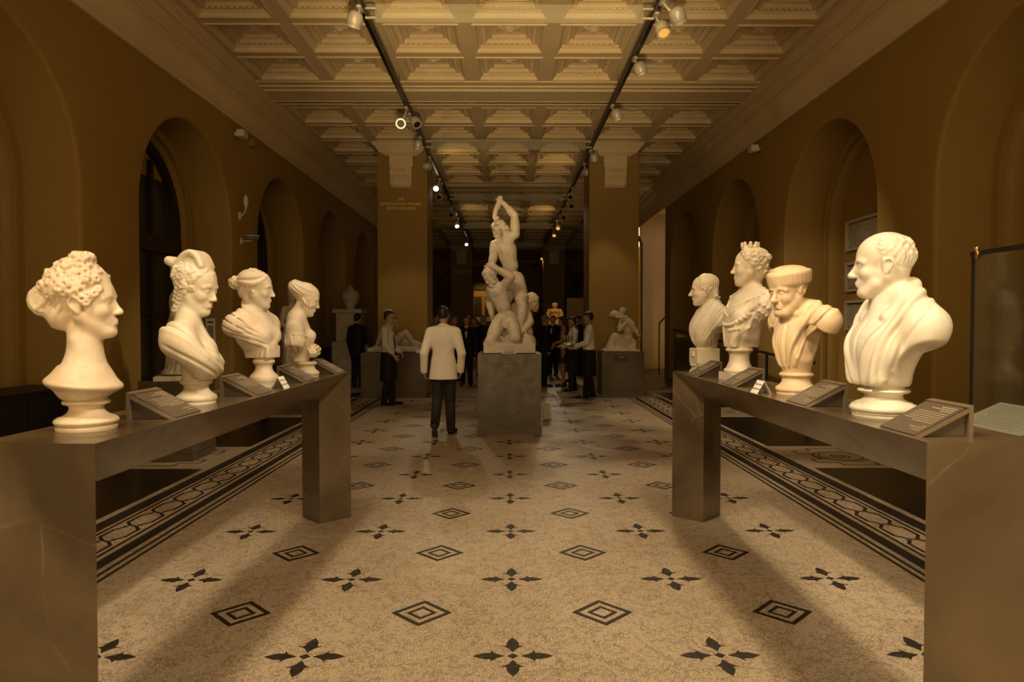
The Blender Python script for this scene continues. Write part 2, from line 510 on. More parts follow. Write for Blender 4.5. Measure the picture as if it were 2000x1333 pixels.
# the passage opening off the right side beyond the third arch
bm = bmesh.new()
bbox(bm, (6.1, 24.2, 2.8), (3.0, 0.15, 5.6)); wp = structure(link('wall_passage', finish(bm), M['plaster']))
bm = bmesh.new(); bbox(bm, (7.7, 22.1, 2.8), (0.15, 4.4, 5.6)); structure(link('wall_passage', finish(bm), M['plaster']))
bm = bmesh.new(); bbox(bm, (6.16, 20.02, 2.8), (3.2, 0.12, 5.6)); structure(link('wall_passage', finish(bm), M['wall']))
bm = bmesh.new(); bbox(bm, (6.1, 22.1, 5.4), (3.2, 4.4, 0.1)); structure(link('ceiling_passage', finish(bm), M['plaster']))
t = thing('pilaster', 'pale moulded pilaster beside the stairway opening past the right-hand niches', 'pilaster', (4.74, 23.62, 0))
box('shaft', (0, 0, 2.15), (0.36, 0.36, 4.3), M['plaster'], t, 0.02)
bm = bmesh.new()
for z, w in ((4.33, 0.44), (4.40, 0.52), (4.48, 0.60)): bbox(bm, (0, 0, z), (w, w, 0.085), None, 0.01)
link('capital', finish(bm), M['plaster'], t)
box('base', (0, 0, 0.10), (0.5, 0.5, 0.2), M['plaster'], t, 0.02)

# ---- cornices
prof = [(0.0, 4.885), (0.035, 4.885), (0.035, 4.945), (0.050, 4.950), (0.060, 4.965), (0.075, 4.985), (0.090, 5.00), (0.105, 5.05), (0.130, 5.11), (0.165, 5.17), (0.205, 5.205),
        (0.215, 5.205), (0.215, 5.235), (0.260, 5.240), (0.260, 5.262), (0.285, 5.275), (0.315, 5.300), (0.335, 5.335), (0.340, 5.345), (0.340, 5.372), (0.375, 5.380), (0.395, 5.41), (0.435, 5.445), (0.440, 5.47), (0.445, 5.56)]
for i, s in enumerate((-1, 1)):
    V = []; Fc = []
    for y in (-4.1, 48.3):
        for o_, z in prof: V.append((s * (XW - o_), y, z))
        V.append((s * (XW + 0.0), y, 5.56))
    n = len(prof) + 1
    for j in range(n):
        Fc.append((j, (j + 1) % n, n + (j + 1) % n, n + j))
    me = mesh_from(V, Fc); b_ = bmesh.new(); b_.from_mesh(me); bmesh.ops.recalc_face_normals(b_, faces=b_.faces); b_.to_mesh(me); b_.free()
    structure(link('trim_%d' % (i + 1), me, M['plaster']))

# ---- coffered ceiling
CX, CY, NCOL = 1.175, 1.135, 7
bm = bmesh.new(); bbox(bm, (0, 22, 5.92), (11, 54, 0.1))
ceiling = structure(link('ceiling', finish(bm), M['plaster']))
tag(ceiling, 'cream coffered plaster ceiling with rosettes and crosswise beams', None)
def coffer_mesh():
    b_ = bmesh.new()
    def loop(hx, hy, z): return [b_.verts.new((sx * hx, sy * hy, z)) for sx, sy in ((-1, -1), (1, -1), (1, 1), (-1, 1))]
    x, y = CX / 2, CY / 2
    #        inset, z (0 = rib underside)
    steps = [(0.0, 0.0), (0.085, 0.0), (0.085, -0.022), (0.100, -0.030), (0.118, -0.022), (0.132, 0.0), (0.150, 0.050), (0.178, 0.075), (0.178, 0.120), (0.225, 0.128), (0.225, 0.105), (0.250, 0.100),
             (0.268, 0.112), (0.268, 0.150), (0.300, 0.185), (0.318, 0.190), (0.318, 0.172), (0.336, 0.172), (0.350, 0.196), (0.350, 0.240), (0.40, 0.250)]
    prev = None
    for ins, z in steps:
        l = loop(x - ins, y - ins, z * 0.62)
        if prev:
            for i in range(4):
                b_.faces.new((prev[i], prev[(i + 1) % 4], l[(i + 1) % 4], l[i]))
        prev = l
    b_.faces.new(prev)
    # bead row round the inner step
    hx, hy = x - 0.237, y - 0.237
    for sx in (-1, 1):
        for i in range(9):
            q = -hy + 2 * hy * (i + 0.5) / 9
            bbox(b_, (sx * hx, q, 0.060), (0.022, 0.045, 0.022))
    for sy in (-1, 1):
        for i in range(9):
            q = -hx + 2 * hx * (i + 0.5) / 9
            bbox(b_, (q, sy * hy, 0.060), (0.045, 0.022, 0.022))
    # rosette
    n = 16
    rings = []
    for rr, z in ((0.150, 0.25), (0.140, 0.215), (0.110, 0.225), (0.085, 0.205), (0.06, 0.222), (0.035, 0.185), (0.0, 0.178)):
        rings.append([b_.verts.new((rr * (1 + 0.12 * (i % 2)) * math.cos(2 * PI * i / n), rr * (1 + 0.12 * (i % 2)) * math.sin(2 * PI * i / n), z - 0.095)) for i in range(n)] if rr else [b_.verts.new((0, 0, z - 0.095))])
    for a, c in zip(rings, rings[1:]):
        for i in range(n):
            if len(c) == 1: b_.faces.new((a[i], a[(i + 1) % n], c[0]))
            else: b_.faces.new((a[i], a[(i + 1) % n], c[(i + 1) % n], c[i]))
    me = finish(b_); me.materials.append(M['plaster'])
    return me
coffer_me = coffer_mesh()
BEAM = 1.25
beam_c = [PIER0 + PER * (1 + 2 * i) for i in range(-2, 5)]        # 12.03 and every second pier line
for bc in beam_c:
    if 0 < bc < 47:
        bm = bmesh.new()
        bbox(bm, (0, bc, 5.61), (8.3, 0.52, 0.30))
        for sy in (-1, 1):
            bbox(bm, (0, bc + sy * 0.345, 5.66), (8.3, 0.18, 0.26))
            bbox(bm, (0, bc + sy * 0.275, 5.475), (8.3, 0.045, 0.045))
            bbox(bm, (0, bc + sy * 0.545, 5.60), (8.3, 0.22, 0.24))
            bbox(bm, (0, bc + sy * 0.46, 5.485), (8.3, 0.05, 0.05))
        bo = link('beam', finish(bm), M['plaster'], ceiling)
        if bc < 30:
            bm = bmesh.new()
            for sy in (-1, 1):
                i = 0; x = -4.08
                while x < 4.08:
                    w = 0.05 if i % 3 else 0.028
                    hgt = 0.10 if i % 3 == 0 else 0.035
                    bbox(bm, (x, bc + sy * 0.365, 5.512), (w, hgt, 0.05))
                    if i % 3: bbox(bm, (x, bc + sy * 0.365 + 0.055, 5.512), (w * 0.6, 0.025, 0.05)); bbox(bm, (x, bc + sy * 0.365 - 0.055, 5.512), (w * 0.6, 0.025, 0.05))
                    x += 0.078; i += 1
            fr = link('fret_band', finish(bm, recalc=False), M['plaster'], bo); fr['kind'] = 'stuff'
    if bc + BEAM / 2 < 36:
        for r in range(6):
            y = bc + BEAM / 2 + (r + 0.5) * (2 * PER - BEAM) / 6
            if y < 5.0: continue
            for c in range(NCOL):
                o = link('coffer', coffer_me, None, ceiling)
                o.location = ((c - 3) * CX, y, 5.5)
                o.scale = (1, ((2 * PER - BEAM) / 6) / CY, 1)
for a, b in ((-4.2, 4.9), (36.3, 48.3)):
    box('plain_panel', (0, (a + b) / 2, 5.60), (8.3, b - a, 0.2), M['plaster'], ceiling)

# ---- pillars
def letters(parent, lines, y, zs, size, x=0.0):
    for s_, z in zip(lines, zs):
        o = link('lettering', text_mesh(s_, size, 'CENTER', 0.003, 0.0022), M['gold'], parent)
        o.rotation_euler = (PI / 2, 0, 0); o.location = (x, y, z)
    return
def pillar(x, y, label, sign):
    t = thing('pillar', label, 'pillar', (x, y, 0))
    w = 1.115
    box('shaft', (0, w / 2, 2.72), (w, w, 5.44), M['wall'], t, 0.03)
    bm = bmesh.new()
    for z0, z1, hw0, hw1, p0, p1 in ((5.24, 5.30, 0.34, 0.46, 0.13, 0.20), (5.30, 5.345, 0.47, 0.49, 0.21, 0.22), (5.345, 5.42, 0.50, 0.56, 0.23, 0.28), (5.42, 5.50, 0.575, 0.62, 0.30, 0.36), (5.50, 5.56, 0.635, 0.645, 0.37, 0.38)):
        vs = []
        for z, hw_, p in ((z0, hw0, p0), (z1, hw1, p1)):
            vs.append([bm.verts.new(q) for q in ((-hw_, -p, z), (hw_, -p, z), (hw_, 0.06, z), (-hw_, 0.06, z))])
        bm.faces.new(vs[0][::-1]); bm.faces.new(vs[1])
        for i in range(4): bm.faces.new((vs[0][i], vs[0][(i + 1) % 4], vs[1][(i + 1) % 4], vs[1][i]))
    link('capital', finish(bm), M['plaster'], t)
    bm = bmesh.new()
    bbox(bm, (0, -0.05, 5.12), (0.52, 0.24, 0.26), None, 0.012); bbox(bm, (0, -0.06, 4.975), (0.46, 0.26, 0.04))
    # scrolled console: side profile swept across the width
    pf = [(0.06, 4.98), (-0.17, 4.98), (-0.205, 4.94), (-0.215, 4.88), (-0.20, 4.81), (-0.155, 4.76), (-0.125, 4.72), (-0.135, 4.67), (-0.125, 4.61), (-0.08, 4.565), (-0.03, 4.55), (0.06, 4.55)]
    a = [bm.verts.new((-0.24, yy, zz)) for yy, zz in pf]; b = [bm.verts.new((0.24, yy, zz)) for yy, zz in pf]
    bm.faces.new(a); bm.faces.new(b[::-1])
    for i in range(len(pf)): bm.faces.new((a[i], a[(i + 1) % len(pf)], b[(i + 1) % len(pf)], b[i]))
    for sx in (-1, 1):
        bbox(bm, (sx * 0.215, -0.085, 4.78), (0.04, 0.24, 0.40), None, 0.015)
    co = link('console', finish(bm), M['plaster'], t)
    bm = bmesh.new()
    for k in range(5):
        a_ = PI * (k + 0.5) / 5
        tube(bm, [(0, -0.21, 4.87), (0.10 * math.cos(a_), -0.232, 4.87 + 0.07 * math.sin(a_))], [0.012, 0.020], 6)
    link('shell_ornament', finish(bm), M['plaster'], co)
    if sign:
        letters(t, ['THE', 'DOROTHY AND MICHAEL', 'HINTZE GALLERIES'], -0.006, (4.285, 4.18, 4.085), 0.077, -0.03)
    return t
pillar(-2.365, 15.46, 'ochre square pillar with plaster console and gold lettering, behind the reclining marble', True)
pillar(2.355, 15.46, 'plain ochre square pillar with plaster console, behind the seated marble woman', False)
pillar(-2.365, 35.4, 'distant dim pillar with lettering, left of the far doorway', True)
pillar(2.355, 35.4, 'distant dim pillar without lettering, right of the three-figure marble', False)
# crosswise beams over the pillars' heads stay part of the coffered ceiling

# ---- arched windows on the left, panels in the niches
def window(n, k, side=-1):
    yc = PIER0 + (k + 0.5) * PER
    w = link('window_%d' % n, None, None); w.empty_display_size = 0.1
    structure(w)
    r = RA - 0.13; x = side * (XW + 0.84)
    def bar(bm, y0, z0, y1, z1, wd=0.07, dp=0.08):
        a = Vector((0, y0, z0)); b = Vector((0, y1, z1)); d = (b - a); L_ = d.length
        ang = math.atan2(d.z, d.y)
        bbox(bm, (0, (y0 + y1) / 2, (z0 + z1) / 2), (dp, L_, wd), Matrix.Rotation(ang, 3, 'X'))
    bm = bmesh.new()
    pts = arch_curve(r - 0.06, 20)
    for (a, b), (c, d) in zip(pts, pts[1:]): bar(bm, a, b, c, d, 0.15, 0.14)
    fr = link('window_frame', finish(bm), M['wood_dark'], w); fr.location = (x, yc, 0)
    o = box('transom', (0, 0, 2.75), (0.16, 2 * r, 0.24), M['wood_dark'], w, 0.01); o.location = (x, yc, 0)
    for yy in (-0.45, 0.45):
        o = box('mullion', (0, yy, 2.0), (0.09, 0.085, 4.0), M['wood_dark'], w, 0.01); o.location = (x, yc, 0)
    for zz in (0.75, 1.72):
        o = box('glazing_bar', (0, 0, zz), (0.07, 2 * r, 0.05), M['wood_dark'], w, 0.005); o.location = (x, yc, 0)
    edges_y = [-r + 0.1, -0.45, 0.45, r - 0.1]
    for a, b in zip(edges_y, edges_y[1:]):
        for z0, z1 in ((0.0, 0.75), (0.75, 1.72), (1.72, 2.64), (2.86, 3.75)):
            o = box('pane', (side * 0.015, (a + b) / 2, (z0 + z1) / 2), (0.008, b - a, z1 - z0), M['glasspane'], w); o.location = (x, yc, 0)
    return w
for n, k in enumerate((0, 1, 2)):
    window(n + 1, k)
# ================================================================== the two marble-bearing benches
BT = 1.168            # top height
BW = 0.39             # width; every member is a right-angled triangular prism with its ridge inward
def bench(side, xn, xf, yn, yf, label):
    """the aisle-side top edge runs from (xn, yn) to (xf, yf)"""
    ang = math.atan2(xf - xn, yf - yn)
    t = thing('bench', label, 'bench', (xn, yn, 0), -ang)
    L_ = math.hypot(xf - xn, yf - yn); R_ = BW / 2
    s = side                       # members run from x=0 to x=s*BW
    bm = bmesh.new()               # beam
    A = [bm.verts.new((0, 0, BT)), bm.verts.new((s * BW, 0, BT)), bm.verts.new((s * R_, R_, BT - R_))]
    B = [bm.verts.new((0, L_, BT)), bm.verts.new((s * BW, L_, BT)), bm.verts.new((s * R_, L_ - R_, BT - R_))]
    bm.faces.new((A[0], A[1], B[1], B[0])); bm.faces.new((A[0], B[0], B[2], A[2])); bm.faces.new((A[1], A[2], B[2], B[1]))
    bm.faces.new(A); bm.faces.new(B)
    link('beam', finish(bm), M['stone'], t)
    for y_out, y_in in ((0.0, R_), (L_, L_ - R_)):
        bm = bmesh.new()
        lo = [bm.verts.new((0, y_out, 0)), bm.verts.new((s * BW, y_out, 0)), bm.verts.new((s * R_, y_in, 0))]
        hi = [bm.verts.new((0, y_out, BT)), bm.verts.new((s * BW, y_out, BT)), bm.verts.new((s * R_, y_in, BT - R_))]
        bm.faces.new(lo); bm.faces.new((hi[0], hi[1], hi[2]))
        for i in range(3): bm.faces.new((lo[i], lo[(i + 1) % 3], hi[(i + 1) % 3], hi[i]))
        link('leg', finish(bm), M['stone'], t)
    return t
bench(-1, -1.335, -1.275, 2.194, 5.50, 'long grey stone bench carrying the four busts of women')
bench(1, 1.321, 1.300, 2.200, 5.52, 'long grey stone bench carrying the white bald bust and the capped bust')
# ================================================================== sculpting kit: signed distance fields -> meshes
f32 = np.float32
def rotm(yaw=0, pitch=0, roll=0):
    """yaw about z (left +), pitch about y (nose up +), roll about x (to its right +), degrees; columns are forward, left, up"""
    return np.array(Matrix.Rotation(math.radians(yaw), 3, 'Z') @ Matrix.Rotation(math.radians(-pitch), 3, 'Y') @ Matrix.Rotation(math.radians(roll), 3, 'X'))

class Vol:
    def __init__(s, lo, hi, h):
        s.lo = np.array(lo, float); s.h = h
        s.n = np.ceil((np.array(hi, float) - s.lo) / h).astype(int) + 1
        s.D = np.full(s.n, 1.0, f32)
        s.ax = [(s.lo[i] + h * np.arange(s.n[i])).astype(f32) for i in range(3)]
        s.o = np.zeros(3); s.R = np.eye(3); s.k_s = 1.0; s.st = []
    def push(s, o=(0, 0, 0), R=None, sc=1.0):
        s.st.append((s.o, s.R, s.k_s))
        s.o = s.o + s.R @ (np.array(o, float) * s.k_s)
        if R is not None: s.R = s.R @ R
        s.k_s = s.k_s * sc
    def pop(s): s.o, s.R, s.k_s = s.st.pop()
    def T(s, p): return s.o + s.R @ (np.array(p, float) * s.k_s)
    def region(s, lo, hi):
        a = np.clip(np.floor((lo - s.lo) / s.h).astype(int), 0, s.n); b = np.clip(np.ceil((hi - s.lo) / s.h).astype(int) + 1, 0, s.n)
        if (b - a).min() <= 0: return None
        sl = tuple(slice(i, j) for i, j in zip(a, b))
        return sl, s.ax[0][sl[0]][:, None, None], s.ax[1][sl[1]][None, :, None], s.ax[2][sl[2]][None, None, :]
    def comb(s, sl, d, k, mode):
        A = s.D[sl]
        if mode == 'u':
            if k > 0:
                q = np.maximum(k - np.abs(A - d), 0); s.D[sl] = np.minimum(A, d) - q * q * f32(0.25 / k)
            else: s.D[sl] = np.minimum(A, d)
        elif mode == 's':
            d = -d
            if k > 0:
                q = np.maximum(k - np.abs(A - d), 0); s.D[sl] = np.maximum(A, d) + q * q * f32(0.25 / k)
            else: s.D[sl] = np.maximum(A, d)
        elif mode == 'i':
            s.D[sl] = np.maximum(A, d)
    def ell(s, c, r, R=None, k=0.01, mode='u'):
        k *= s.k_s
        C = s.T(c); r = np.array(r, float) * s.k_s if np.ndim(r) else np.full(3, r * s.k_s)
        Q = s.R if R is None else s.R @ R
        ext = np.sqrt((Q ** 2) @ (r ** 2)) + k + 2.5 * s.h
        g = s.region(C - ext, C + ext)
        if g is None: return
        sl, X, Y, Z = g
        X, Y, Z = X - f32(C[0]), Y - f32(C[1]), Z - f32(C[2])
        q = [(X * f32(Q[0, i]) + Y * f32(Q[1, i]) + Z * f32(Q[2, i])) * f32(1 / r[i]) for i in range(3)]
        k0 = np.sqrt(q[0] * q[0] + q[1] * q[1] + q[2] * q[2])
        q = [q[i] * f32(1 / r[i]) for i in range(3)]
        k1 = np.sqrt(q[0] * q[0] + q[1] * q[1] + q[2] * q[2]) + f32(1e-6)
        s.comb(sl, k0 * (k0 - 1) / k1, k, mode)
    def cone(s, a, b, ra, rb=None, k=0.01, mode='u', pad=0.0):
        k *= s.k_s
        rb = ra if rb is None else rb
        ra *= s.k_s; rb *= s.k_s
        A = s.T(a); B = s.T(b); m = max(ra, rb) + k + pad + 2.5 * s.h
        g = s.region(np.minimum(A, B) - m, np.maximum(A, B) + m)
        if g is None: return
        sl, X, Y, Z = g
        d = B - A; L2 = max(float(d @ d), 1e-9)
        X, Y, Z = X - f32(A[0]), Y - f32(A[1]), Z - f32(A[2])
        t = np.clip((X * f32(d[0]) + Y * f32(d[1]) + Z * f32(d[2])) * f32(1 / L2), 0, 1)
        dx, dy, dz = X - t * f32(d[0]), Y - t * f32(d[1]), Z - t * f32(d[2])
        s.comb(sl, np.sqrt(dx * dx + dy * dy + dz * dz) - (f32(ra) + t * f32(rb - ra)), k, mode)
    def chain(s, pts, r, k=0.008, mode='u', smooth=0):
        P = [np.array(p, float) for p in pts]
        rr = list(r) if np.ndim(r) else [r] * len(P)
        if smooth:
            Q, q = [], []
            for i in range(len(P) - 1):
                p0, p1, p2, p3 = P[max(i - 1, 0)], P[i], P[i + 1], P[min(i + 2, len(P) - 1)]
                for j in range(smooth):
                    t = j / smooth
                    Q.append(0.5 * (2 * p1 + (p2 - p0) * t + (2 * p0 - 5 * p1 + 4 * p2 - p3) * t * t + (3 * p1 - p0 - 3 * p2 + p3) * t ** 3))
                    q.append(rr[i] + (rr[i + 1] - rr[i]) * t)
            Q.append(P[-1]); q.append(rr[-1]); P, rr = Q, q
        # all links are joined hard in a scratch field first, so that the blend swells the line evenly
        Wd = np.array([s.T(p_) for p_ in P]); m = max(rr) * s.k_s + k * s.k_s + 2.5 * s.h
        g = s.region(Wd.min(0) - m, Wd.max(0) + m)
        if g is None: return
        sl = g[0]
        tmp = np.full([q.stop - q.start for q in sl], 1.0, f32)
        keep, s.D = s.D, None
        full_n, full_ax, full_lo = s.n, s.ax, s.lo
        s.D = tmp; s.n = np.array(tmp.shape); s.ax = [full_ax[i][sl[i]] for i in range(3)]; s.lo = full_lo + s.h * np.array([q.start for q in sl])
        for i in range(len(P) - 1):
            s.cone(P[i], P[i + 1], rr[i], rr[i + 1], 0.0, 'u', pad=k * s.k_s)
        s.D, s.n, s.ax, s.lo = keep, full_n, full_ax, full_lo
        s.comb(sl, tmp, k * s.k_s, mode)
    def box(s, c, half, R=None, rnd_=0.005, k=0.005, mode='u'):
        k *= s.k_s; rnd_ *= s.k_s
        C = s.T(c); hf = np.array(half, float) * s.k_s - rnd_
        Q = s.R if R is None else s.R @ R
        ext = np.abs(Q) @ (hf + rnd_) + k + 2.5 * s.h
        g = s.region(C - ext, C + ext)
        if g is None: return
        sl, X, Y, Z = g
        X, Y, Z = X - f32(C[0]), Y - f32(C[1]), Z - f32(C[2])
        q = [np.abs(X * f32(Q[0, i]) + Y * f32(Q[1, i]) + Z * f32(Q[2, i])) - f32(hf[i]) for i in range(3)]
        d = np.sqrt(sum(np.maximum(v, 0) ** 2 for v in q)) + np.minimum(np.maximum(np.maximum(q[0], q[1]), q[2]), 0) - f32(rnd_)
        s.comb(sl, d, k, mode)
    def plane(s, p, n, k=0.005):
        """cut away everything on the side the normal points to"""
        P = s.T(p); N = s.R @ np.array(n, float); N = N / np.linalg.norm(N)
        X, Y, Z = s.ax[0][:, None, None], s.ax[1][None, :, None], s.ax[2][None, None, :]
        d = (X - f32(P[0])) * f32(N[0]) + (Y - f32(P[1])) * f32(N[1]) + (Z - f32(P[2])) * f32(N[2])
        q = np.maximum(k - np.abs(s.D - d), 0)
        s.D = (np.maximum(s.D, d) + q * q * f32(0.25 / k)).astype(f32)
    def field(s, fn, lo, hi, k=0.01, mode='u'):
        g = s.region(np.array(lo, float), np.array(hi, float))
        if g is None: return
        sl, X, Y, Z = g
        s.comb(sl, fn(X, Y, Z).astype(f32), k, mode)
    def ripple(s, fn, lo, hi):
        g = s.region(np.array(lo, float), np.array(hi, float))
        if g is None: return
        sl, X, Y, Z = g
        s.D[sl] += fn(X, Y, Z).astype(f32)
    def mesh(s, name='carving', blur=1):
        D = s.D
        for _ in range(blur):
            E = D.copy()
            for ax in range(3):
                a = [slice(None)] * 3; b = [slice(None)] * 3; c = [slice(None)] * 3
                a[ax] = slice(1, -1); b[ax] = slice(0, -2); c[ax] = slice(2, None)
                G = E.copy(); G[tuple(a)] = 0.6 * E[tuple(a)] + 0.2 * (E[tuple(b)] + E[tuple(c)]); E = G
            D = np.where(np.abs(D) < 3 * s.h, E, D)
        D[0], D[-1], D[:, 0], D[:, -1], D[:, :, 0], D[:, :, -1] = 1, 1, 1, 1, 1, 1
        I = (D < 0)
        nx, ny, nz = D.shape
        cnt = np.zeros((nx - 1, ny - 1, nz - 1), np.uint8)
        for i in (0, 1):
            for j in (0, 1):
                for l in (0, 1):
                    cnt += I[i:nx - 1 + i, j:ny - 1 + j, l:nz - 1 + l]
        act = (cnt > 0) & (cnt < 8)
        ci = np.argwhere(act)
        idx = np.full(act.shape, -1, np.int32); idx[act] = np.arange(len(ci))
        acc = np.zeros((len(ci), 3)); num = np.zeros(len(ci))
        corners = [(i, j, l) for i in (0, 1) for j in (0, 1) for l in (0, 1)]
        val = {c: D[ci[:, 0] + c[0], ci[:, 1] + c[1], ci[:, 2] + c[2]] for c in corners}
        for c in corners:
            for ax in range(3):
                if c[ax]: continue
                c2 = tuple(1 if q == ax else c[q] for q in range(3))
                va, vb = val[c], val[c2]
                m = (va < 0) != (vb < 0)
                t = np.where(m, va / np.where(m, va - vb, 1), 0)
                p = np.zeros((len(ci), 3)); p += np.array(c); p[:, ax] += t
                acc[m] += p[m]; num[m] += 1
        V = s.lo + s.h * (ci + acc / num[:, None])
        quads = []
        for ax in range(3):
            u, v = [(1, 2), (2, 0), (0, 1)][ax]
            sl = [slice(None)] * 3; sl2 = [slice(None)] * 3
            sl[ax] = slice(0, -1); sl2[ax] = slice(1, None)
            A_, B_ = I[tuple(sl)], I[tuple(sl2)]
            e = np.argwhere(A_ != B_)
            e = e[(e[:, u] > 0) & (e[:, v] > 0) & (e[:, u] < D.shape[u] - 1) & (e[:, v] < D.shape[v] - 1)]
            du = np.zeros(3, int); du[u] = 1; dv = np.zeros(3, int); dv[v] = 1
            q = [idx[tuple((e - o_).T)] for o_ in (du + dv, dv, 0 * du, du)]
            q = np.stack(q, 1)
            flip = ~A_[tuple(e.T)]
            q[flip] = q[flip][:, ::-1]
            quads.append(q)
        Q = np.concatenate(quads)
        me = bpy.data.meshes.new(name)
        me.vertices.add(len(V)); me.vertices.foreach_set('co', V.astype(f32).ravel())
        me.loops.add(Q.size); me.loops.foreach_set('vertex_index', Q.astype(np.int32).ravel())
        me.polygons.add(len(Q)); me.polygons.foreach_set('loop_start', np.arange(0, Q.size, 4, dtype=np.int32))
        me.polygons.foreach_set('use_smooth', np.ones(len(Q), bool))
        me.update(calc_edges=True)
        return me

def mirror(fn):
    for s in (1, -1): fn(s)

# ------------------------------------------------------------------ a head: forward +x, left +y, up +z, origin between the ears at eye height
def head(V, female=False, ears=True, skull=True, lids=0.5, brow=1.0, cheek=1.0, nose=1.0, jaw=1.0, smile=0.0, stern=0.0):
    if skull:
        V.ell((-0.018, 0, 0.040), (0.100, 0.076, 0.088), k=0.01)
    V.ell((0.030, 0, 0.030), (0.062, 0.063, 0.070), k=0.03)
    V.ell((0.032, 0, -0.035), (0.058, 0.056, 0.075), k=0.03)
    for s in (1, -1):
        V.cone((-0.005, s * 0.052, -0.045), (0.058, s * 0.018, -0.104), 0.024 * jaw, 0.020, k=0.03)
        V.ell((0.056, s * 0.038, -0.030), (0.030, 0.026, 0.026 * cheek), k=0.022)
    V.ell((0.074, 0, -0.108), (0.020, 0.024 * jaw, 0.019), k=0.022)
    V.ell((0.080, 0, -0.070), (0.016, 0.028, 0.022), k=0.018)          # mouth mound
    # brow and sockets
    for s in (1, -1):
        V.chain([(0.087, s * 0.010, 0.016), (0.088, s * 0.030, 0.022 + 0.003 * (1 - stern)), (0.072, s * 0.052, 0.014)], [0.008 * brow, 0.009 * brow, 0.008 * brow], k=0.018)
        V.ell((0.098, s * 0.031, -0.001), (0.019, 0.021, 0.0135), k=0.012, mode='s')
    # nose
    nx = -0.005 if female else 0.0
    V.cone((0.088, 0, 0.016), (0.1135 + nx, 0, -0.034), 0.0075, 0.0115 * nose, k=0.011)
    V.ell((0.116 + nx, 0, -0.036), (0.011 * nose, 0.0105, 0.010), k=0.010)
    for s in (1, -1):
        V.ell((0.104, s * 0.0115, -0.040), (0.011, 0.0075, 0.0085), k=0.006)
        V.ell((0.107, s * 0.0065, -0.048), (0.005, 0.0035, 0.004), k=0.003, mode='s')
    # eyes: ball and lids
    for s in (1, -1):
        V.ell((0.0735, s * 0.031, -0.002), (0.0150, 0.0165, 0.0140), k=0.004)
        zl = 0.006 - 0.010 * lids
        V.chain([(0.076, s * 0.013, -0.003), (0.0895, s * 0.024, zl + 0.003), (0.0895, s * 0.034, zl + 0.003), (0.076, s * 0.047, -0.002)], 0.0030, k=0.003, smooth=2)
        V.chain([(0.077, s * 0.015, -0.006), (0.0870, s * 0.025, -0.012), (0.0865, s * 0.036, -0.012), (0.076, s * 0.047, -0.006)], 0.0024, k=0.003, smooth=2)
        if lids > 0.7:
            V.ell((0.0745, s * 0.031, 0.000), (0.0158, 0.0168, 0.0148), k=0.003)
    # mouth
    for s in (1, -1):
        V.cone((0.0965, s * 0.003, -0.0665), (0.0855, s * 0.0225, -0.0715 + 0.004 * smile - 0.003 * stern), 0.0062, 0.0026, k=0.005)
    V.cone((0.0930, -0.010, -0.0790), (0.0930, 0.010, -0.0790), 0.0075, 0.0075, k=0.006)
    V.chain([(0.0890, -0.0225, -0.0725), (0.1010, -0.008, -0.0725), (0.1020, 0.008, -0.0725), (0.0890, 0.0225, -0.0725)], 0.0019, k=0.003, mode='s')
    V.cone((0.0975, -0.006, -0.0895), (0.0975, 0.006, -0.0895), 0.0045, k=0.012, mode='s')
    V.cone((0.1035, 0, -0.0535), (0.1025, 0, -0.060), 0.0025, k=0.004, mode='s')
    if ears:
        for s in (1, -1): ear(V, s)

def ear(V, s):
    pts = [(0.004, s * 0.074, -0.026), (0.004, s * 0.082, -0.002), (-0.004, s * 0.088, 0.018), (-0.020, s * 0.090, 0.020), (-0.031, s * 0.089, 0.004), (-0.024, s * 0.084, -0.016), (-0.010, s * 0.077, -0.032)]
    V.ell((-0.012, s * 0.077, -0.004), (0.020, 0.008, 0.027), rotm(0, 12), k=0.006)
    V.chain(pts, 0.0048, k=0.004, smooth=3)
    V.ell((-0.006, s * 0.078, -0.031), (0.008, 0.006, 0.009), k=0.006)
    V.ell((-0.010, s * 0.090, -0.004), (0.010, 0.006, 0.014), k=0.004, mode='s')

def curls(V, spots, r, seed=1, k=0.004, hole=True):
    """round locks of carved hair: each a small knob with a drilled eye"""
    g = random.Random(seed)
    for (p, n) in spots:
        p = np.array(p, float); n = np.array(n, float); n = n / np.linalg.norm(n)
        rr = r * g.uniform(0.75, 1.25)
        a = np.cross(n, [g.uniform(-1, 1), g.uniform(-1, 1), g.uniform(-1, 1)]); a = a / np.linalg.norm(a); b = np.cross(n, a)
        c = p + n * rr * 0.1
        m = 6
        for i in range(m):
            t0, t1 = 2 * PI * i / m * 1.15, 2 * PI * (i + 1) / m * 1.15
            q0 = c + (a * math.cos(t0) + b * math.sin(t0)) * rr * (1 - 0.06 * i) * 0.72 + n * rr * 0.09 * i
            q1 = c + (a * math.cos(t1) + b * math.sin(t1)) * rr * (1 - 0.06 * (i + 1)) * 0.72 + n * rr * 0.09 * (i + 1)
            V.cone(q0, q1, rr * 0.42, rr * 0.40, k)
        if hole:
            V.cone(c + n * rr * 0.15, c + n * rr * 1.2, rr * 0.20, rr * 0.30, 0.0015, 's')

def scalp(n, seed, cond, c=(-0.018, 0, 0.040), r=(0.104, 0.080, 0.092)):
    """evenly spread points and normals on the skull where cond(unit normal) holds"""
    out = []
    ga = PI * (3 - math.sqrt(5))
    for i in range(n):
        z = 1 - 2 * (i + 0.5) / n; rr = math.sqrt(1 - z * z); a = ga * i + seed
        d = np.array((rr * math.cos(a), rr * math.sin(a), z))
        if cond(d):
            out.append((np.array(c) + d * np.array(r), d / np.array(r) / np.linalg.norm(d / np.array(r))))
    return out

def strands(V, lines, r, k=0.003, smooth=3):
    for L_ in lines: V.chain(L_, r, k, smooth=smooth)

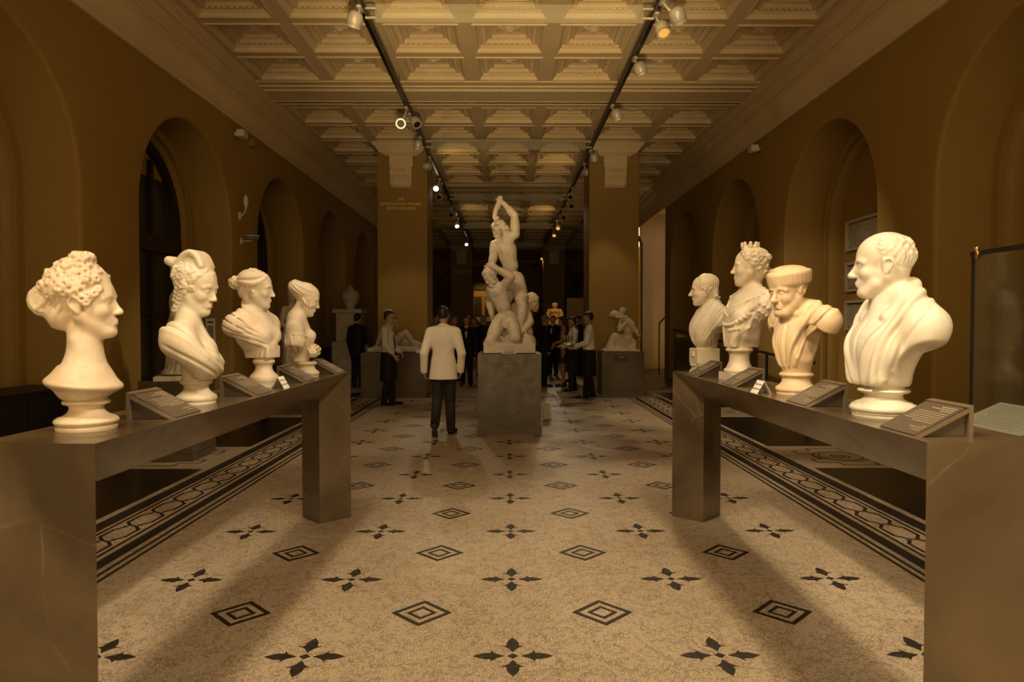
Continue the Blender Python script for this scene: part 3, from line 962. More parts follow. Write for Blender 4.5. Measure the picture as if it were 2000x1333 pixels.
def on_skull(az, el, off=0.0, c=(-0.018, 0, 0.040), r=(0.104, 0.080, 0.092)):
    """point on the skull at azimuth (0 front, 90 left) and elevation, degrees"""
    a, e = math.radians(az), math.radians(el)
    return np.array(c) + np.array((math.cos(e) * math.cos(a) * (r[0] + off), math.cos(e) * math.sin(a) * (r[1] + off), math.sin(e) * (r[2] + off)))

def wavy_hair(V, n, top_el, bot_el, az0, az1, r=0.0065, amp=6, off=0.004, seed=0, k=0.003, tilt=0):
    """locks combed down from a parting, waving as they go"""
    g = random.Random(seed)
    for s in (1, -1):
        for i in range(n):
            az = az0 + (az1 - az0) * (i + 0.5) / n
            pts = []
            ph = g.uniform(0, 6)
            for j in range(8):
                t_ = j / 7
                el = top_el + (bot_el - top_el) * t_
                pts.append(on_skull(s * (az + tilt * t_ + amp * math.sin(ph + t_ * 9)), el, off + g.uniform(-0.002, 0.003)))
            V.chain(pts, [r * 0.7] + [r] * 6 + [r * 0.7], k, smooth=2)

# ------------------------------------------------------------------ laying lines on a carved surface
def _hit(s, p_out, p_in, off=0.0):
    """first surface point on the way from p_out to p_in (local), moved outward by off"""
    A, B = s.T(p_out), s.T(p_in)
    L_ = np.linalg.norm(B - A); n = max(int(L_ / (s.h * 0.7)), 4)
    t = np.linspace(0, 1, n)[:, None]
    P = A + (B - A) * t
    G = (P - s.lo) / s.h
    ok = ((G >= 0) & (G < s.n - 1)).all(1)
    I = np.clip(np.floor(G).astype(int), 0, s.n - 2); W_ = np.clip(G - I, 0, 1)
    d = 0.0
    for i in (0, 1):
        for j_ in (0, 1):
            for l in (0, 1):
                wt = (W_[:, 0] if i else 1 - W_[:, 0]) * (W_[:, 1] if j_ else 1 - W_[:, 1]) * (W_[:, 2] if l else 1 - W_[:, 2])
                d = d + wt * s.D[I[:, 0] + i, I[:, 1] + j_, I[:, 2] + l]
    d = np.where(ok, d, 1.0)
    w = np.nonzero(d < 0)[0]
    j = w[0] if len(w) else int(np.argmin(d))
    if len(w) and j > 0:
        a, b = d[j - 1], d[j]; f = a / (a - b) if a < 0.5 else 1.0
        Q = P[j - 1] + (P[j] - P[j - 1]) * f
    else: Q = P[j]
    q = s.R.T @ (Q - s.o) / s.k_s
    u = np.array(p_out, float) - np.array(p_in, float)
    return q + u / np.linalg.norm(u) * off
Vol.hit = _hit

def _spline(pts, m):
    P = [np.array(p, float) for p in pts]; out = []
    for i in range(len(P) - 1):
        p0, p1, p2, p3 = P[max(i - 1, 0)], P[i], P[i + 1], P[min(i + 2, len(P) - 1)]
        for j in range(m):
            t = j / m
            out.append(0.5 * (2 * p1 + (p2 - p0) * t + (2 * p0 - 5 * p1 + 4 * p2 - p3) * t * t + (3 * p1 - p0 - 3 * p2 + p3) * t ** 3))
    return out + [P[-1]]

def _relax(P, n=2):
    P = [np.array(p) for p in P]
    for _ in range(n):
        P = [P[0]] + [0.25 * P[i - 1] + 0.5 * P[i] + 0.25 * P[i + 1] for i in range(1, len(P) - 1)] + [P[-1]]
    return P

def sph(V, az, el, off=0.0, c=(-0.02, 0, 0.035), R=0.30):
    a, e = math.radians(az), math.radians(el)
    d = np.array((math.cos(e) * math.cos(a), math.cos(e) * math.sin(a), math.sin(e)))
    return V.hit(np.array(c) + d * R, np.array(c), off)

def cyl(V, az, z, off=0.0, c=(0, 0), R=0.45):
    a = math.radians(az)
    return V.hit((c[0] + R * math.cos(a), c[1] + R * math.sin(a), z), (c[0], c[1], z), off)

def draped(V, lines, r, k=0.010, c=(0, 0), sink=0.35, m=5, mode='u', R=0.45):
    """ridges (or grooves) along lines of (azimuth, height) laid on what is carved so far"""
    L_ = [[cyl(V, a, z, -sink * (r if np.ndim(r) == 0 else r[0]) * (1 if mode == 'u' else -1), c, R) for a, z in _spline(ln, m)] for ln in lines]
    for P in L_:
        P = _relax(P); n = len(P)
        if np.ndim(r): rr = [r[0] + (r[1] - r[0]) * i / (n - 1) for i in range(n)]
        else: rr = [r * (0.55 + 0.45 * math.sin(PI * min(max(i / (n - 1), 0.08), 0.92)) ** 0.5) for i in range(n)]
        V.chain(P, rr, k, mode)

def combed(V, lines, r, k=0.003, sink=0.3, m=4, c=(-0.02, 0, 0.035), mode='u'):
    L_ = [[sph(V, a, e, -sink * r * (1 if mode == 'u' else -1), c, 0.185) for a, e in _spline(ln, m)] for ln in lines]
    for P in L_:
        P = _relax(P); n = len(P)
        V.chain(P, [r * (0.6 + 0.4 * math.sin(PI * min(max(i / (n - 1), 0.1), 0.9))) for i in range(n)], k, mode)

def spots(V, dirs, c=(-0.02, 0, 0.035)):
    out = []
    for az, el in dirs:
        p = sph(V, az, el, 0, c, 0.17); n = p - np.array(c); out.append((p, n / np.linalg.norm(n)))
    return out

def spread(n, cond, seed=0.0):
    """(azimuth, elevation) spread evenly over the sphere where cond holds"""
    ga = PI * (3 - math.sqrt(5)); out = []
    for i in range(n):
        z = 1 - 2 * (i + 0.5) / n
        az = (math.degrees(ga * i + seed) + 180) % 360 - 180; el = math.degrees(math.asin(z))
        if cond(az, el): out.append((az, el))
    return out

def torso(V, x0, zs, w, zb, dep=0.100, low=0.065, arm=0.075, fx=0.02):
    V.ell((x0, 0, zs - 0.085), (dep, w * 0.80, 0.125), k=0.02)
    V.ell((x0 + fx, 0, zs - 0.13), (dep * 0.92, w * 0.72, 0.10), k=0.04)
    for s in (1, -1):
        V.cone((x0 - 0.015, s * 0.025, zs + 0.030), (x0 - 0.015, s * w * 0.80, zs - 0.035), 0.042, 0.050, k=0.045)
        V.ell((x0 - 0.012, s * w * 0.87, zs - 0.075), (0.062, w * 0.26, arm), k=0.03)
    V.cone((x0 + fx * 0.5, 0, zs - 0.14), (x0 + fx * 0.5, 0, zb), dep * 0.85, low, k=0.04)

def under(V, zc, w, depth=0.11, x=0.0, rx=0.24, k=0.012):
    """scoop away below the cut arms"""
    for s in (1, -1):
        V.ell((x, s * (w + 0.05), zc - depth), (rx, w * 0.78, depth), k=k, mode='s')

def cloth(V, c, lines, r, k=0.006, sink=0.3, m=5, mode='u'):
    """folds along (azimuth, elevation) lines seen from the chest centre c"""
    L_ = [[sph(V, a, e, -sink * r * (1 if mode == 'u' else -1), c, 0.45) for a, e in _spline(ln, m)] for ln in lines]
    for P in L_:
        P = _relax(P); n = len(P)
        V.chain(P, [r * (0.5 + 0.5 * math.sin(PI * min(max(i / (n - 1), 0.06), 0.94)) ** 0.5) for i in range(n)], k, mode)

def pleats(a, b, n, wob=2.0, seed=1):
    """n lines shading from line a to line b"""
    g = random.Random(seed); out = []
    for i in range(n):
        t = i / (n - 1)
        out.append([((1 - t) * p[0] + t * q[0] + g.uniform(-wob, wob), (1 - t) * p[1] + t * q[1] + g.uniform(-wob, wob) * 0.6) for p, q in zip(a, b)])
    return out
# ================================================================== busts
def socle(parent, prof, m, name='socle', n=48):
    bm = bmesh.new(); lathe(bm, prof, n)
    me = finish(bm, smooth=True)
    if hasattr(me, 'set_sharp_from_angle'): me.set_sharp_from_angle(angle=math.radians(45))
    return link(name, me, m, parent)

def turned(rb, rn, rt, h, plate=0.014):
    """profile of a turned socle: foot plate, torus, hollow neck, top torus"""
    P = [(rb * 0.95, 0), (rb * 0.95, plate * 0.9), (rb * 0.97, plate)]
    for i in range(7):
        a = -PI / 2 + PI * i / 6
        P.append((rb * 0.955 + rb * 0.05 * math.cos(a), plate + h * 0.11 + h * 0.10 * math.sin(a)))
    z0 = plate + h * 0.23; z1 = h * 0.80
    P.append((rb * 0.90, z0)); P.append((rb * 0.88, z0 + h * 0.03))
    for i in range(1, 10):
        t_ = i / 10
        r_ = rn + (rb * 0.86 - rn) * (1 - t_) ** 2.6 + (rt * 0.90 - rn) * t_ ** 5
        P.append((r_, z0 + h * 0.03 + (z1 - z0 - h * 0.03) * t_))
    for i in range(6):
        a = -PI / 2 + PI * i / 5
        P.append((rt * 0.92 + rt * 0.08 * math.cos(a), z1 + h * 0.075 + h * 0.07 * math.sin(a)))
    P.append((rt * 0.88, z1 + h * 0.15)); P.append((rt * 0.88, h))
    return P

def bust(label, loc, yaw, m, V, prof, soc_mat=None):
    t = thing('marble_bust', label, 'bust', loc, math.radians(yaw), 'marble portrait busts on the benches')
    t.scale = (0.98,) * 3
    link('figure', V.mesh(), m, t)
    socle(t, prof, soc_mat or m)
    return t

VOX = 0.0036
# ---- 1: woman with piled curls and bare neck (nearest on the left)
def bust_1():
    V = Vol((-0.20, -0.19, 0.09), (0.18, 0.19, 0.69), VOX)
    V.ell((-0.006, 0, 0.168), (0.126, 0.150, 0.034), rotm(0, -7), k=0.02)
    V.ell((-0.005, 0, 0.145), (0.085, 0.11, 0.050), k=0.02)
    V.ell((-0.004, 0, 0.200), (0.072, 0.085, 0.040), k=0.06)
    V.cone((-0.014, 0, 0.36), (-0.008, 0, 0.20), 0.045, 0.048, k=0.09)
    V.cone((0.012, 0, 0.36), (0.008, 0, 0.26), 0.042, 0.044, k=0.04)
    V.cone((-0.02, -0.040, 0.33), (0.050, -0.010, 0.215), 0.010, 0.009, k=0.03)
    V.ell((-0.190, 0, 0.090), (0.16, 0.30, 0.085), rotm(0, -26), k=0.010, mode='s')
    V.plane((0, 0, 0.112), (0, 0, -1))
    V.push((0.004, 0, 0.460), rotm(0, 4), 0.99)
    head(V, True, ears=False, lids=0.35, nose=0.95, jaw=1.05, smile=0.6, brow=0.8)
    V.ell((0.060, 0, 0.036), (0.032, 0.054, 0.036), k=0.02)
    V.ell((0.018, 0, 0.080), (0.066, 0.068, 0.042), k=0.012)
    for s in (1, -1): ear(V, s)
    V.ell((-0.045, 0, 0.060), (0.092, 0.084, 0.076), k=0.008)
    V.ell((-0.016, 0, 0.118), (0.060, 0.064, 0.044), k=0.02)
    V.ell((-0.082, 0, -0.030), (0.052, 0.062, 0.062), k=0.02)
    V.ell((-0.130, 0, 0.022), (0.050, 0.052, 0.056), k=0.006)
    for i in range(6):     # ribbed bun
        y = -0.040 + 0.016 * i; f_ = math.sqrt(1 - (y / 0.056) ** 2)
        V.chain([(-0.130 + 0.050 * f_ * math.cos(math.radians(q)), y, 0.022 + 0.054 * f_ * math.sin(math.radians(q))) for q in (85, 115, 145, 175, 205, 235, 265)], 0.0095, k=0.004)
    c1 = (-0.03, 0, 0.07)
    S1 = spots(V, spread(250, lambda a, e: e > (-22 if 55 < abs(a) < 135 else -5) and abs(a) > 40 + max(0, e - 30) * -0.4 and abs(a) < 150), c1)
    S2 = spots(V, spread(300, lambda a, e: abs(a) <= 64 and e > 24 - 0.95 * max(0, abs(a) - 18), 1.0), c1)
    curls(V, S1, 0.0200, 3, 0.0025); curls(V, S2, 0.0175, 4, 0.0025)
    curls(V, [((0.028 - 0.012 * abs(i) * 0.5, i * 0.016, 0.172 - 0.004 * abs(i)), (0.5, 0.1 * i, 0.8)) for i in range(-3, 4)], 0.0195, 5, 0.003)
    curls(V, [((-0.008, i * 0.018, 0.178 - 0.004 * abs(i)), (0.0, 0.1 * i, 1)) for i in range(-2, 3)], 0.021, 6, 0.003)
    for s in (1, -1):      # ringlets at the temples
        curls(V, [((0.062 - 0.013 * j, s * (0.060 + 0.006 * j), 0.050 - 0.016 * j), (0.5, s, 0)) for j in range(4)], 0.0175, 8 + s, 0.0025)
        curls(V, [((0.030 - 0.017 * j, s * 0.078, 0.028 - 0.012 * (j % 2)), (0.2, s, 0)) for j in range(3)], 0.016, 11 + s, 0.0025)
        combed(V, [[(s * 120, 20), (s * 130, -5), (s * 145, -25), (s * 165, -35)], [(s * 110, 10), (s * 122, -18), (s * 140, -40), (s * 165, -50)], [(s * 135, 20), (s * 145, 0), (s * 160, -18)]], 0.010, 0.003)
    V.pop()
    return bust('marble bust of a woman with piled curls and bare neck, nearest the left edge', (-1.545, 2.50, BT), 14, M['m1'], V,
                [(0.098, 0), (0.100, 0.006), (0.100, 0.013), (0.092, 0.016)] + [(0.094 + 0.012 * math.sin(PI * i / 6), 0.018 + 0.028 * i / 6) for i in range(7)] +
                [(0.088, 0.048), (0.074, 0.054), (0.062, 0.064), (0.056, 0.076), (0.057, 0.086), (0.064, 0.092), (0.076, 0.095), (0.079, 0.101), (0.077, 0.107), (0.068, 0.110), (0.072, 0.128)])

# ---- 2: young woman with scrolled headdress, looking down, cloak round the shoulders
def bust_2():
    V = Vol((-0.23, -0.25, 0.09), (0.20, 0.25, 0.77), VOX)
    V.cone((-0.030, 0, 0.47), (-0.028, 0, 0.36), 0.047, 0.056, k=0.03)
    V.ell((-0.028, 0, 0.300), (0.088, 0.120, 0.085), k=0.05)
    V.ell((0.020, 0, 0.225), (0.075, 0.110, 0.085), k=0.05)
    for s in (1, -1):
        V.cone((-0.04, s * 0.03, 0.40), (-0.055, s * 0.135, 0.330), 0.040, 0.058, k=0.05)
        V.ell((0.048, s * 0.050, 0.255), 0.044, k=0.035)
        V.ell((-0.065, s * 0.150, 0.300), (0.080, 0.066, 0.078), rotm(0, -20), k=0.04)
    V.chain([(-0.10, -0.12, 0.345), (-0.045, -0.185, 0.290), (0.025, -0.160, 0.225), (0.070, -0.07, 0.185), (0.080, 0.03, 0.178), (0.05, 0.13, 0.225), (-0.02, 0.18, 0.29)], [0.040, 0.050, 0.048, 0.044, 0.042, 0.042, 0.045], k=0.04, smooth=4)
    V.chain([(-0.030, -0.160, 0.235), (0.020, -0.115, 0.180), (0.045, -0.03, 0.150), (0.040, 0.06, 0.155), (0.01, 0.13, 0.20)], [0.036, 0.045, 0.046, 0.044, 0.04], k=0.04, smooth=4)
    V.ell((0.088, -0.005, 0.190), (0.030, 0.036, 0.030), k=0.02)
    V.ell((-0.150, 0, 0.130), (0.125, 0.3, 0.10), rotm(0, -35), k=0.02, mode='s')
    V.cone((-0.012, 0, 0.20), (-0.012, 0, 0.10), 0.055, 0.052, k=0.03)
    V.plane((0, 0, 0.115), (0, 0, -1))
    c = (-0.01, 0, 0.26)
    cloth(V, c, [[(-165, 45), (-125, 42), (-85, 22), (-50, -6), (-15, -22), (15, -24), (50, -8), (90, 22)], [(-140, 30), (-100, 18), (-65, -10), (-30, -32), (0, -40)]], 0.010, 0.012)
    cloth(V, c, [[(-150, 38), (-112, 30), (-75, 6), (-40, -20), (-5, -32)], [(-120, 8), (-90, -8), (-58, -30), (-28, -46)]], 0.006, 0.012, mode='s')
    cloth(V, c, [[(-45, 62), (-30, 30), (-12, 2)], [(40, 62), (26, 30), (8, 2)]], 0.007, 0.010)
    V.push((0.006, 0, 0.562), rotm(-30, -13, 0), 0.97)
    head(V, True, ears=False, lids=1.0, nose=0.85, jaw=0.92, brow=0.75, smile=0.2)
    for s in (1, -1): ear(V, s)
    V.ell((-0.036, 0, 0.050), (0.092, 0.082, 0.078), k=0.008)
    curls(V, spots(V, spread(300, lambda a, e: -28 < e < 75 and 58 < abs(a) < 140)), 0.0135, 13, 0.0022)
    for s in (1, -1):
        combed(V, [[(s * 8, 62), (s * 26, 46), (s * 48, 30), (s * 64, 12)], [(s * 6, 52), (s * 22, 38), (s * 42, 24), (s * 58, 4)], [(s * 10, 72), (s * 35, 56), (s * 58, 40), (s * 72, 22)]], 0.010, 0.003)
        combed(V, [[(s * 150, 60), (s * 150, 30), (s * 155, 0), (s * 165, -25)], [(s * 170, 60), (s * 170, 30), (s * 172, 0), (s * 175, -25)], [(s * 135, 25), (s * 140, 0), (s * 150, -30)]], 0.011, 0.003)
        curls(V, [((-0.022 - 0.007 * j, s * (0.070 - 0.004 * j), -0.018 - 0.021 * j), (0.1, s, 0)) for j in range(6)], 0.0195, 20 + s, 0.004)
        curls(V, [((-0.050 - 0.006 * j, s * (0.062 - 0.004 * j), -0.010 - 0.022 * j), (0.1, s, 0)) for j in range(4)], 0.0185, 24 + s, 0.004)
    curls(V, [((0.072 - 0.006 * abs(i), i * 0.013, 0.088 - 0.004 * abs(i)), (0.6, 0.1 * i, 0.8)) for i in range(-5, 6)], 0.011, 14, 0.002)
    # scrolled headdress rolling backwards
    V.ell((-0.042, 0, 0.118), (0.062, 0.046, 0.042), k=0.012)
    V.chain([(0.030, 0, 0.105), (-0.010, 0, 0.138), (-0.050, 0, 0.145), (-0.080, 0, 0.120), (-0.105, 0, 0.092)], [0.022, 0.030, 0.032, 0.028, 0.022], k=0.01, smooth=3)
    for y in (-0.044, -0.022, 0.0, 0.022, 0.044):
        V.chain([(0.030, y, 0.115), (-0.005, y, 0.158), (-0.045, y, 0.168), (-0.078, y, 0.142), (-0.098, y, 0.105), (-0.130, y, 0.092), (-0.148, y, 0.110)], 0.0165, k=0.006, smooth=3)
    V.cone((-0.142, -0.05, 0.104), (-0.142, 0.05, 0.104), 0.023, k=0.006)
    V.pop()
    return bust('marble bust of a young woman with lowered eyes, scrolled headdress and rolled cloak', (-1.513, 3.31, BT), 20, M['m2'], V,
                turned(0.094, 0.052, 0.075, 0.120))

# ---- 3: woman in profile with hair knot and draped shoulders
def bust_3():
    V = Vol((-0.25, -0.26, 0.15), (0.17, 0.26, 0.74), VOX)
    torso(V, -0.060, 0.435, 0.20, 0.19, 0.105, 0.062, 0.080, 0.03)
    for s in (1, -1): V.ell((0.022, s * 0.055, 0.315), 0.045, k=0.04)
    V.cone((-0.088, 0, 0.53), (-0.075, 0, 0.41), 0.050, 0.064, k=0.04)
    under(V, 0.350, 0.20, 0.18, -0.10, 0.30)
    V.ell((-0.250, 0, 0.205), (0.175, 0.3, 0.105), rotm(0, -26), k=0.012, mode='s')
    V.box((-0.004, 0, 0.205), (0.078, 0.068, 0.045), k=0.03)
    for s in (1, -1): V.cone((-0.075, s * 0.055, 0.430), (-0.085, s * 0.165, 0.375), 0.052, 0.066, k=0.03)
    c = (-0.045, 0, 0.325)
    cloth(V, c, pleats([(170, 66), (130, 62), (70, 48), (30, 10), (6, -28)], [(120, 42), (95, 30), (55, 2), (25, -20), (6, -36)], 4, 2, 4), 0.0105, 0.007)
    cloth(V, c, pleats([(-172, 66), (-135, 64), (-80, 54), (-36, 12), (-4, -26)], [(-150, 12), (-112, 4), (-72, -16), (-36, -32), (-4, -40)], 7, 2, 3), 0.0110, 0.007)
    cloth(V, c, pleats([(-160, 58), (-120, 56), (-72, 42), (-34, 4)], [(-140, 18), (-104, 10), (-66, -10), (-34, -27)], 5, 2, 5), 0.0050, 0.008, mode='s')
    V.ell((0.060, -0.004, 0.262), (0.024, 0.030, 0.024), k=0.01)
    cloth(V, c, pleats([(14, -34), (18, -52), (22, -64)], [(-46, -34), (-52, -50), (-56, -60)], 8, 1, 6), 0.0085, 0.004)
    V.plane((0, 0, 0.178), (0, 0, -1))
    V.push((-0.048, 0, 0.602), rotm(26, -4), 0.93)
    head(V, True, ears=False, lids=0.5, nose=1.05, jaw=1.0, brow=0.9)
    V.ell((-0.036, 0, 0.052), (0.092, 0.080, 0.078), k=0.008)
    V.ell((-0.075, 0, -0.020), (0.035, 0.052, 0.050), k=0.02)
    for s in (1, -1):
        V.ell((-0.008, s * 0.076, -0.024), (0.010, 0.008, 0.014), k=0.006)
        combed(V, [[(s * 6, e0), (s * 40, e0 * 0.86 + 2), (s * 75, e0 * 0.62 + 4), (s * 110, e0 * 0.45 + 4), (s * 150, e0 * 0.25 + 4), (s * 172, 2)] for e0 in (80, 66, 52, 38)], 0.0105, 0.003)
        combed(V, [[(s * 20, 30), (s * 48, 14), (s * 78, 0), (s * 108, -2), (s * 140, 2), (s * 170, 0)], [(s * 28, 24), (s * 55, 6), (s * 85, -8), (s * 115, -8), (s * 150, -4)]], 0.0145, 0.004)
        combed(V, [[(s * 110, -15), (s * 128, -35), (s * 150, -52)], [(s * 135, -15), (s * 150, -35), (s * 170, -52)], [(s * 160, -15), (s * 170, -35), (s * 178, -52)]], 0.010, 0.003)
    V.ell((-0.128, 0, 0.036), (0.030, 0.036, 0.034), k=0.006)
    curls(V, scalp(20, 0.4, lambda d: d[0] < 0.4, (-0.130, 0, 0.036), (0.028, 0.034, 0.032)), 0.018, 31, 0.003)
    curls(V, [((-0.02, 0, 0.130), (0, 0, 1)), ((-0.045, 0.01, 0.128), (0, 0, 1))], 0.013, 32, 0.003)
    V.pop()
    return bust('marble bust of a woman in profile with hair knot and wrapped drapery', (-1.50, 4.19, BT), -16, M['m3'], V,
                turned(0.086, 0.046, 0.066, 0.178, 0.03))

# ---- 4: woman with a high chignon, bare back, head bowed, holding a ball of flowers
def bust_4():
    V = Vol((-0.22, -0.23, 0.09), (0.18, 0.23, 0.75), VOX)
    torso(V, -0.058, 0.405, 0.175, 0.13, 0.088, 0.070, 0.085, 0.03)
    V.cone((-0.025, 0, 0.53), (-0.060, 0, 0.40), 0.044, 0.058, k=0.045)
    for s in (1, -1):
        V.ell((0.030, s * 0.048, 0.298), 0.044, k=0.018)
        V.ell((-0.070, s * 0.155, 0.255), (0.066, 0.050, 0.075), k=0.02)      # sleeve
    under(V, 0.235, 0.19, 0.12, -0.10, 0.22)
    V.ell((-0.215, 0, 0.130), (0.14, 0.3, 0.085), rotm(0, -22), k=0.012, mode='s')
    c = (-0.05, 0)
    # gown slipping from the shoulders: upper hem, then hanging pleats
    draped(V, [[(-170, 0.30), (-130, 0.305), (-90, 0.315), (-55, 0.285), (-25, 0.255), (0, 0.245)], [(170, 0.30), (130, 0.305), (90, 0.315), (55, 0.285), (25, 0.255)]], 0.013, 0.006, c)
    draped(V, [[(a, 0.300 - 0.0007 * (a + 100) * (1 if a > -100 else 0)), (a + 3, 0.25), (a + 5, 0.20), (a + 7, 0.15)] for a in range(-160, -20, 14)], 0.0105, 0.005, c)
    draped(V, [[(a, 0.295), (a, 0.25), (a, 0.20), (a, 0.15)] for a in range(30, 170, 16)], 0.0105, 0.005, c)
    V.cone((0.02, -0.02, 0.19), (0.052, -0.036, 0.190), 0.05, 0.042, k=0.02)
    curls(V, scalp(38, 0.2, lambda d: d[0] > -0.5, (0.056, -0.038, 0.190), (0.043, 0.043, 0.043)), 0.0115, 41, 0.002)
    for i in range(4):
        V.chain([(0.018 + 0.014 * i, -0.082, 0.205), (0.030 + 0.013 * i, -0.084, 0.175), (0.028 + 0.012 * i, -0.072, 0.145)], [0.005, 0.010, 0.005], k=0.005, smooth=3)
    V.plane((0, 0, 0.108), (0, 0, -1))
    V.push((0.006, 0, 0.568), rotm(2, -18), 0.90)
    head(V, True, ears=False, lids=0.9, nose=0.8, jaw=0.85, brow=0.75)
    V.ell((-0.036, 0, 0.052), (0.090, 0.080, 0.076), k=0.008)
    V.ell((-0.108, 0, 0.066), (0.060, 0.058, 0.058), k=0.02)
    for s in (1, -1):
        V.ell((-0.022, s * 0.074, -0.014), (0.010, 0.008, 0.014), k=0.006)
        combed(V, [[(s * 6, e0), (s * 45, e0 * 0.88 + 3), (s * 85, e0 * 0.66 + 10), (s * 125, e0 * 0.45 + 16), (s * 155, e0 * 0.35 + 18)] for e0 in (84, 72, 60, 48, 36, 24)], 0.0088, 0.0025)
        combed(V, [[(s * 100, -2), (s * 130, 8), (s * 160, 20), (s * 178, 38)], [(s * 115, -12), (s * 145, 0), (s * 172, 16)]], 0.011, 0.003)
        for b_ in range(3):
            curls(V, [((0.046 - 0.024 * b_, s * (0.060 + 0.008 * b_), 0.012 - 0.017 * j - 0.006 * b_), (0.2, s, 0)) for j in range(5 - b_)], 0.0115, 50 + b_ + s, 0.002)
    V.pop()
    return bust('small marble bust of a woman with bowed head, chignon and a ball of flowers', (-1.47, 4.96, BT), 15, M['m3'], V,
                turned(0.096, 0.060, 0.080, 0.112))
# ---- 5: bald elderly man with collar and cloak (nearest on the right)
def bust_5():
    V = Vol((-0.27, -0.31, 0.10), (0.20, 0.31, 0.79), VOX)
    torso(V, -0.036, 0.425, 0.205, 0.15, 0.118, 0.085, 0.10, 0.04)
    V.ell((0.015, 0, 0.27), (0.105, 0.165, 0.125), k=0.05)
    V.cone((-0.028, 0, 0.58), (-0.030, 0, 0.40), 0.057, 0.064, k=0.04)
    V.cone((0.005, 0, 0.52), (0.006, 0, 0.41), 0.046, 0.052, k=0.04)
    for s in (1, -1): V.ell((-0.055, s * 0.185, 0.345), (0.076, 0.060, 0.100), k=0.03)
    under(V, 0.330, 0.235, 0.17, -0.09, 0.24)
    V.ell((-0.265, 0, 0.165), (0.18, 0.3, 0.105), rotm(0, -30), k=0.012, mode='s')
    V.box((0.022, 0, 0.20), (0.090, 0.105, 0.075), rnd_=0.03, k=0.03)
    for s in (1, -1):
        V.cone((-0.050, s * 0.070, 0.495), (-0.075, s * 0.175, 0.380), 0.060, 0.080, k=0.04)
    V.ell((-0.245, 0, 0.150), (0.17, 0.35, 0.120), rotm(0, -34), k=0.012, mode='s')
    c = (-0.03, 0, 0.335)
    for s in (1, -1):      # broad lapel bands falling from the collar, grooves between
        cloth(V, c, [[(s * 160, 66), (s * 120, 60), (s * 84, 42), (s * 52, 12), (s * 28, -18), (s * 16, -46), (s * 12, -62)]], 0.024, 0.012)
        cloth(V, c, [[(s * 130, 56), (s * 90, 46), (s * 60, 16), (s * 42, -16), (s * 34, -46), (s * 30, -60)], [(s * 112, 40), (s * 84, 28), (s * 66, -4), (s * 56, -32), (s * 50, -52)]], 0.015, 0.010)
        cloth(V, c, [[(s * 140, 62), (s * 98, 56), (s * 64, 34), (s * 42, 2), (s * 31, -30), (s * 24, -56)], [(s * 118, 48), (s * 86, 36), (s * 62, 4), (s * 49, -26), (s * 42, -54)], [(s * 100, 30), (s * 80, 10), (s * 70, -14), (s * 62, -40)]], 0.0065, 0.012, mode='s')
    cloth(V, c, [[(4, 34), (2, 6), (0, -30), (0, -60)]], 0.006, 0.010, mode='s')
    # standing collar behind the neck, shirt points in front
    V.chain([(0.040, 0.080, 0.415), (-0.022, 0.102, 0.475), (-0.085, 0.072, 0.540), (-0.112, 0.0, 0.562), (-0.085, -0.072, 0.540), (-0.022, -0.102, 0.475), (0.040, -0.080, 0.415)], 0.024, k=0.012, smooth=4)
    for s in (1, -1):
        V.chain([(-0.02, s * 0.066, 0.490), (0.022, s * 0.054, 0.445), (0.048, s * 0.028, 0.395), (0.062, s * 0.012, 0.340)], [0.011, 0.014, 0.013, 0.008], k=0.006, smooth=3)
    V.plane((0, 0, 0.128), (0, 0, -1))
    V.push((0.012, 0, 0.632), rotm(-26, -1), 1.03)
    head(V, False, ears=True, lids=0.35, nose=1.15, jaw=1.12, brow=1.15, stern=1.0, cheek=0.95)
    V.ell((-0.012, 0, 0.050), (0.100, 0.077, 0.084), k=0.02)
    V.ell((-0.055, 0, -0.015), (0.045, 0.064, 0.060), k=0.02)
    # jowls
    for s in (1, -1):
        V.cone((0.03, s * 0.048, -0.075), (0.062, s * 0.028, -0.112), 0.018, 0.014, k=0.02)
        g = random.Random(5)
        L_ = []
        for i in range(16):
            az = s * (62 + 108 * (i / 15)); e0 = 46 - 10 * (i % 3) if i < 5 else 52 - 16 * (i % 3)
            L_.append([(az, e0), (az + s * 9, e0 - 9), (az + s * 2, e0 - 18), (az + s * 10, e0 - 25)])
        combed(V, L_, 0.0085, 0.0018)
        combed(V, [[(s * (112 + 11 * i), 6), (s * (116 + 11 * i), -6), (s * (112 + 11 * i), -18), (s * (117 + 10 * i), -27)] for i in range(6)], 0.0088, 0.0018)
        combed(V, [[(s * 60, 34), (s * 72, 27), (s * 84, 30)], [(s * 58, 24), (s * 70, 17), (s * 80, 21)], [(s * 66, 12), (s * 74, 6), (s * 72, -4)], [(s * 62, 44), (s * 76, 38), (s * 90, 43)], [(s * 95, 36), (s * 106, 42), (s * 116, 36)], [(s * 100, 52), (s * 112, 58), (s * 124, 52)], [(s * 122, 30), (s * 132, 36), (s * 142, 30)], [(s * 126, 46), (s * 138, 52), (s * 150, 46)], [(s * 150, 26), (s * 160, 32), (s * 170, 26)], [(s * 70, -2), (s * 74, -10), (s * 72, -16)]], 0.0080, 0.0018)
    V.pop()
    return bust('large white marble bust of a bald man with a broad cloak collar, rightmost', (1.535, 2.85, BT), 182, M['m5'], V,
                [(0.120, 0), (0.120, 0.012), (0.124, 0.014)] + [(0.121 + 0.011 * math.sin(PI * i / 6), 0.016 + 0.034 * i / 6) for i in range(7)] +
                [(0.112, 0.052), (0.108, 0.058), (0.092, 0.063), (0.078, 0.072), (0.072, 0.085), (0.075, 0.093), (0.088, 0.097)] + [(0.092 + 0.010 * math.sin(PI * i / 4), 0.098 + 0.018 * i / 4) for i in range(5)] + [(0.078, 0.118), (0.078, 0.140)])

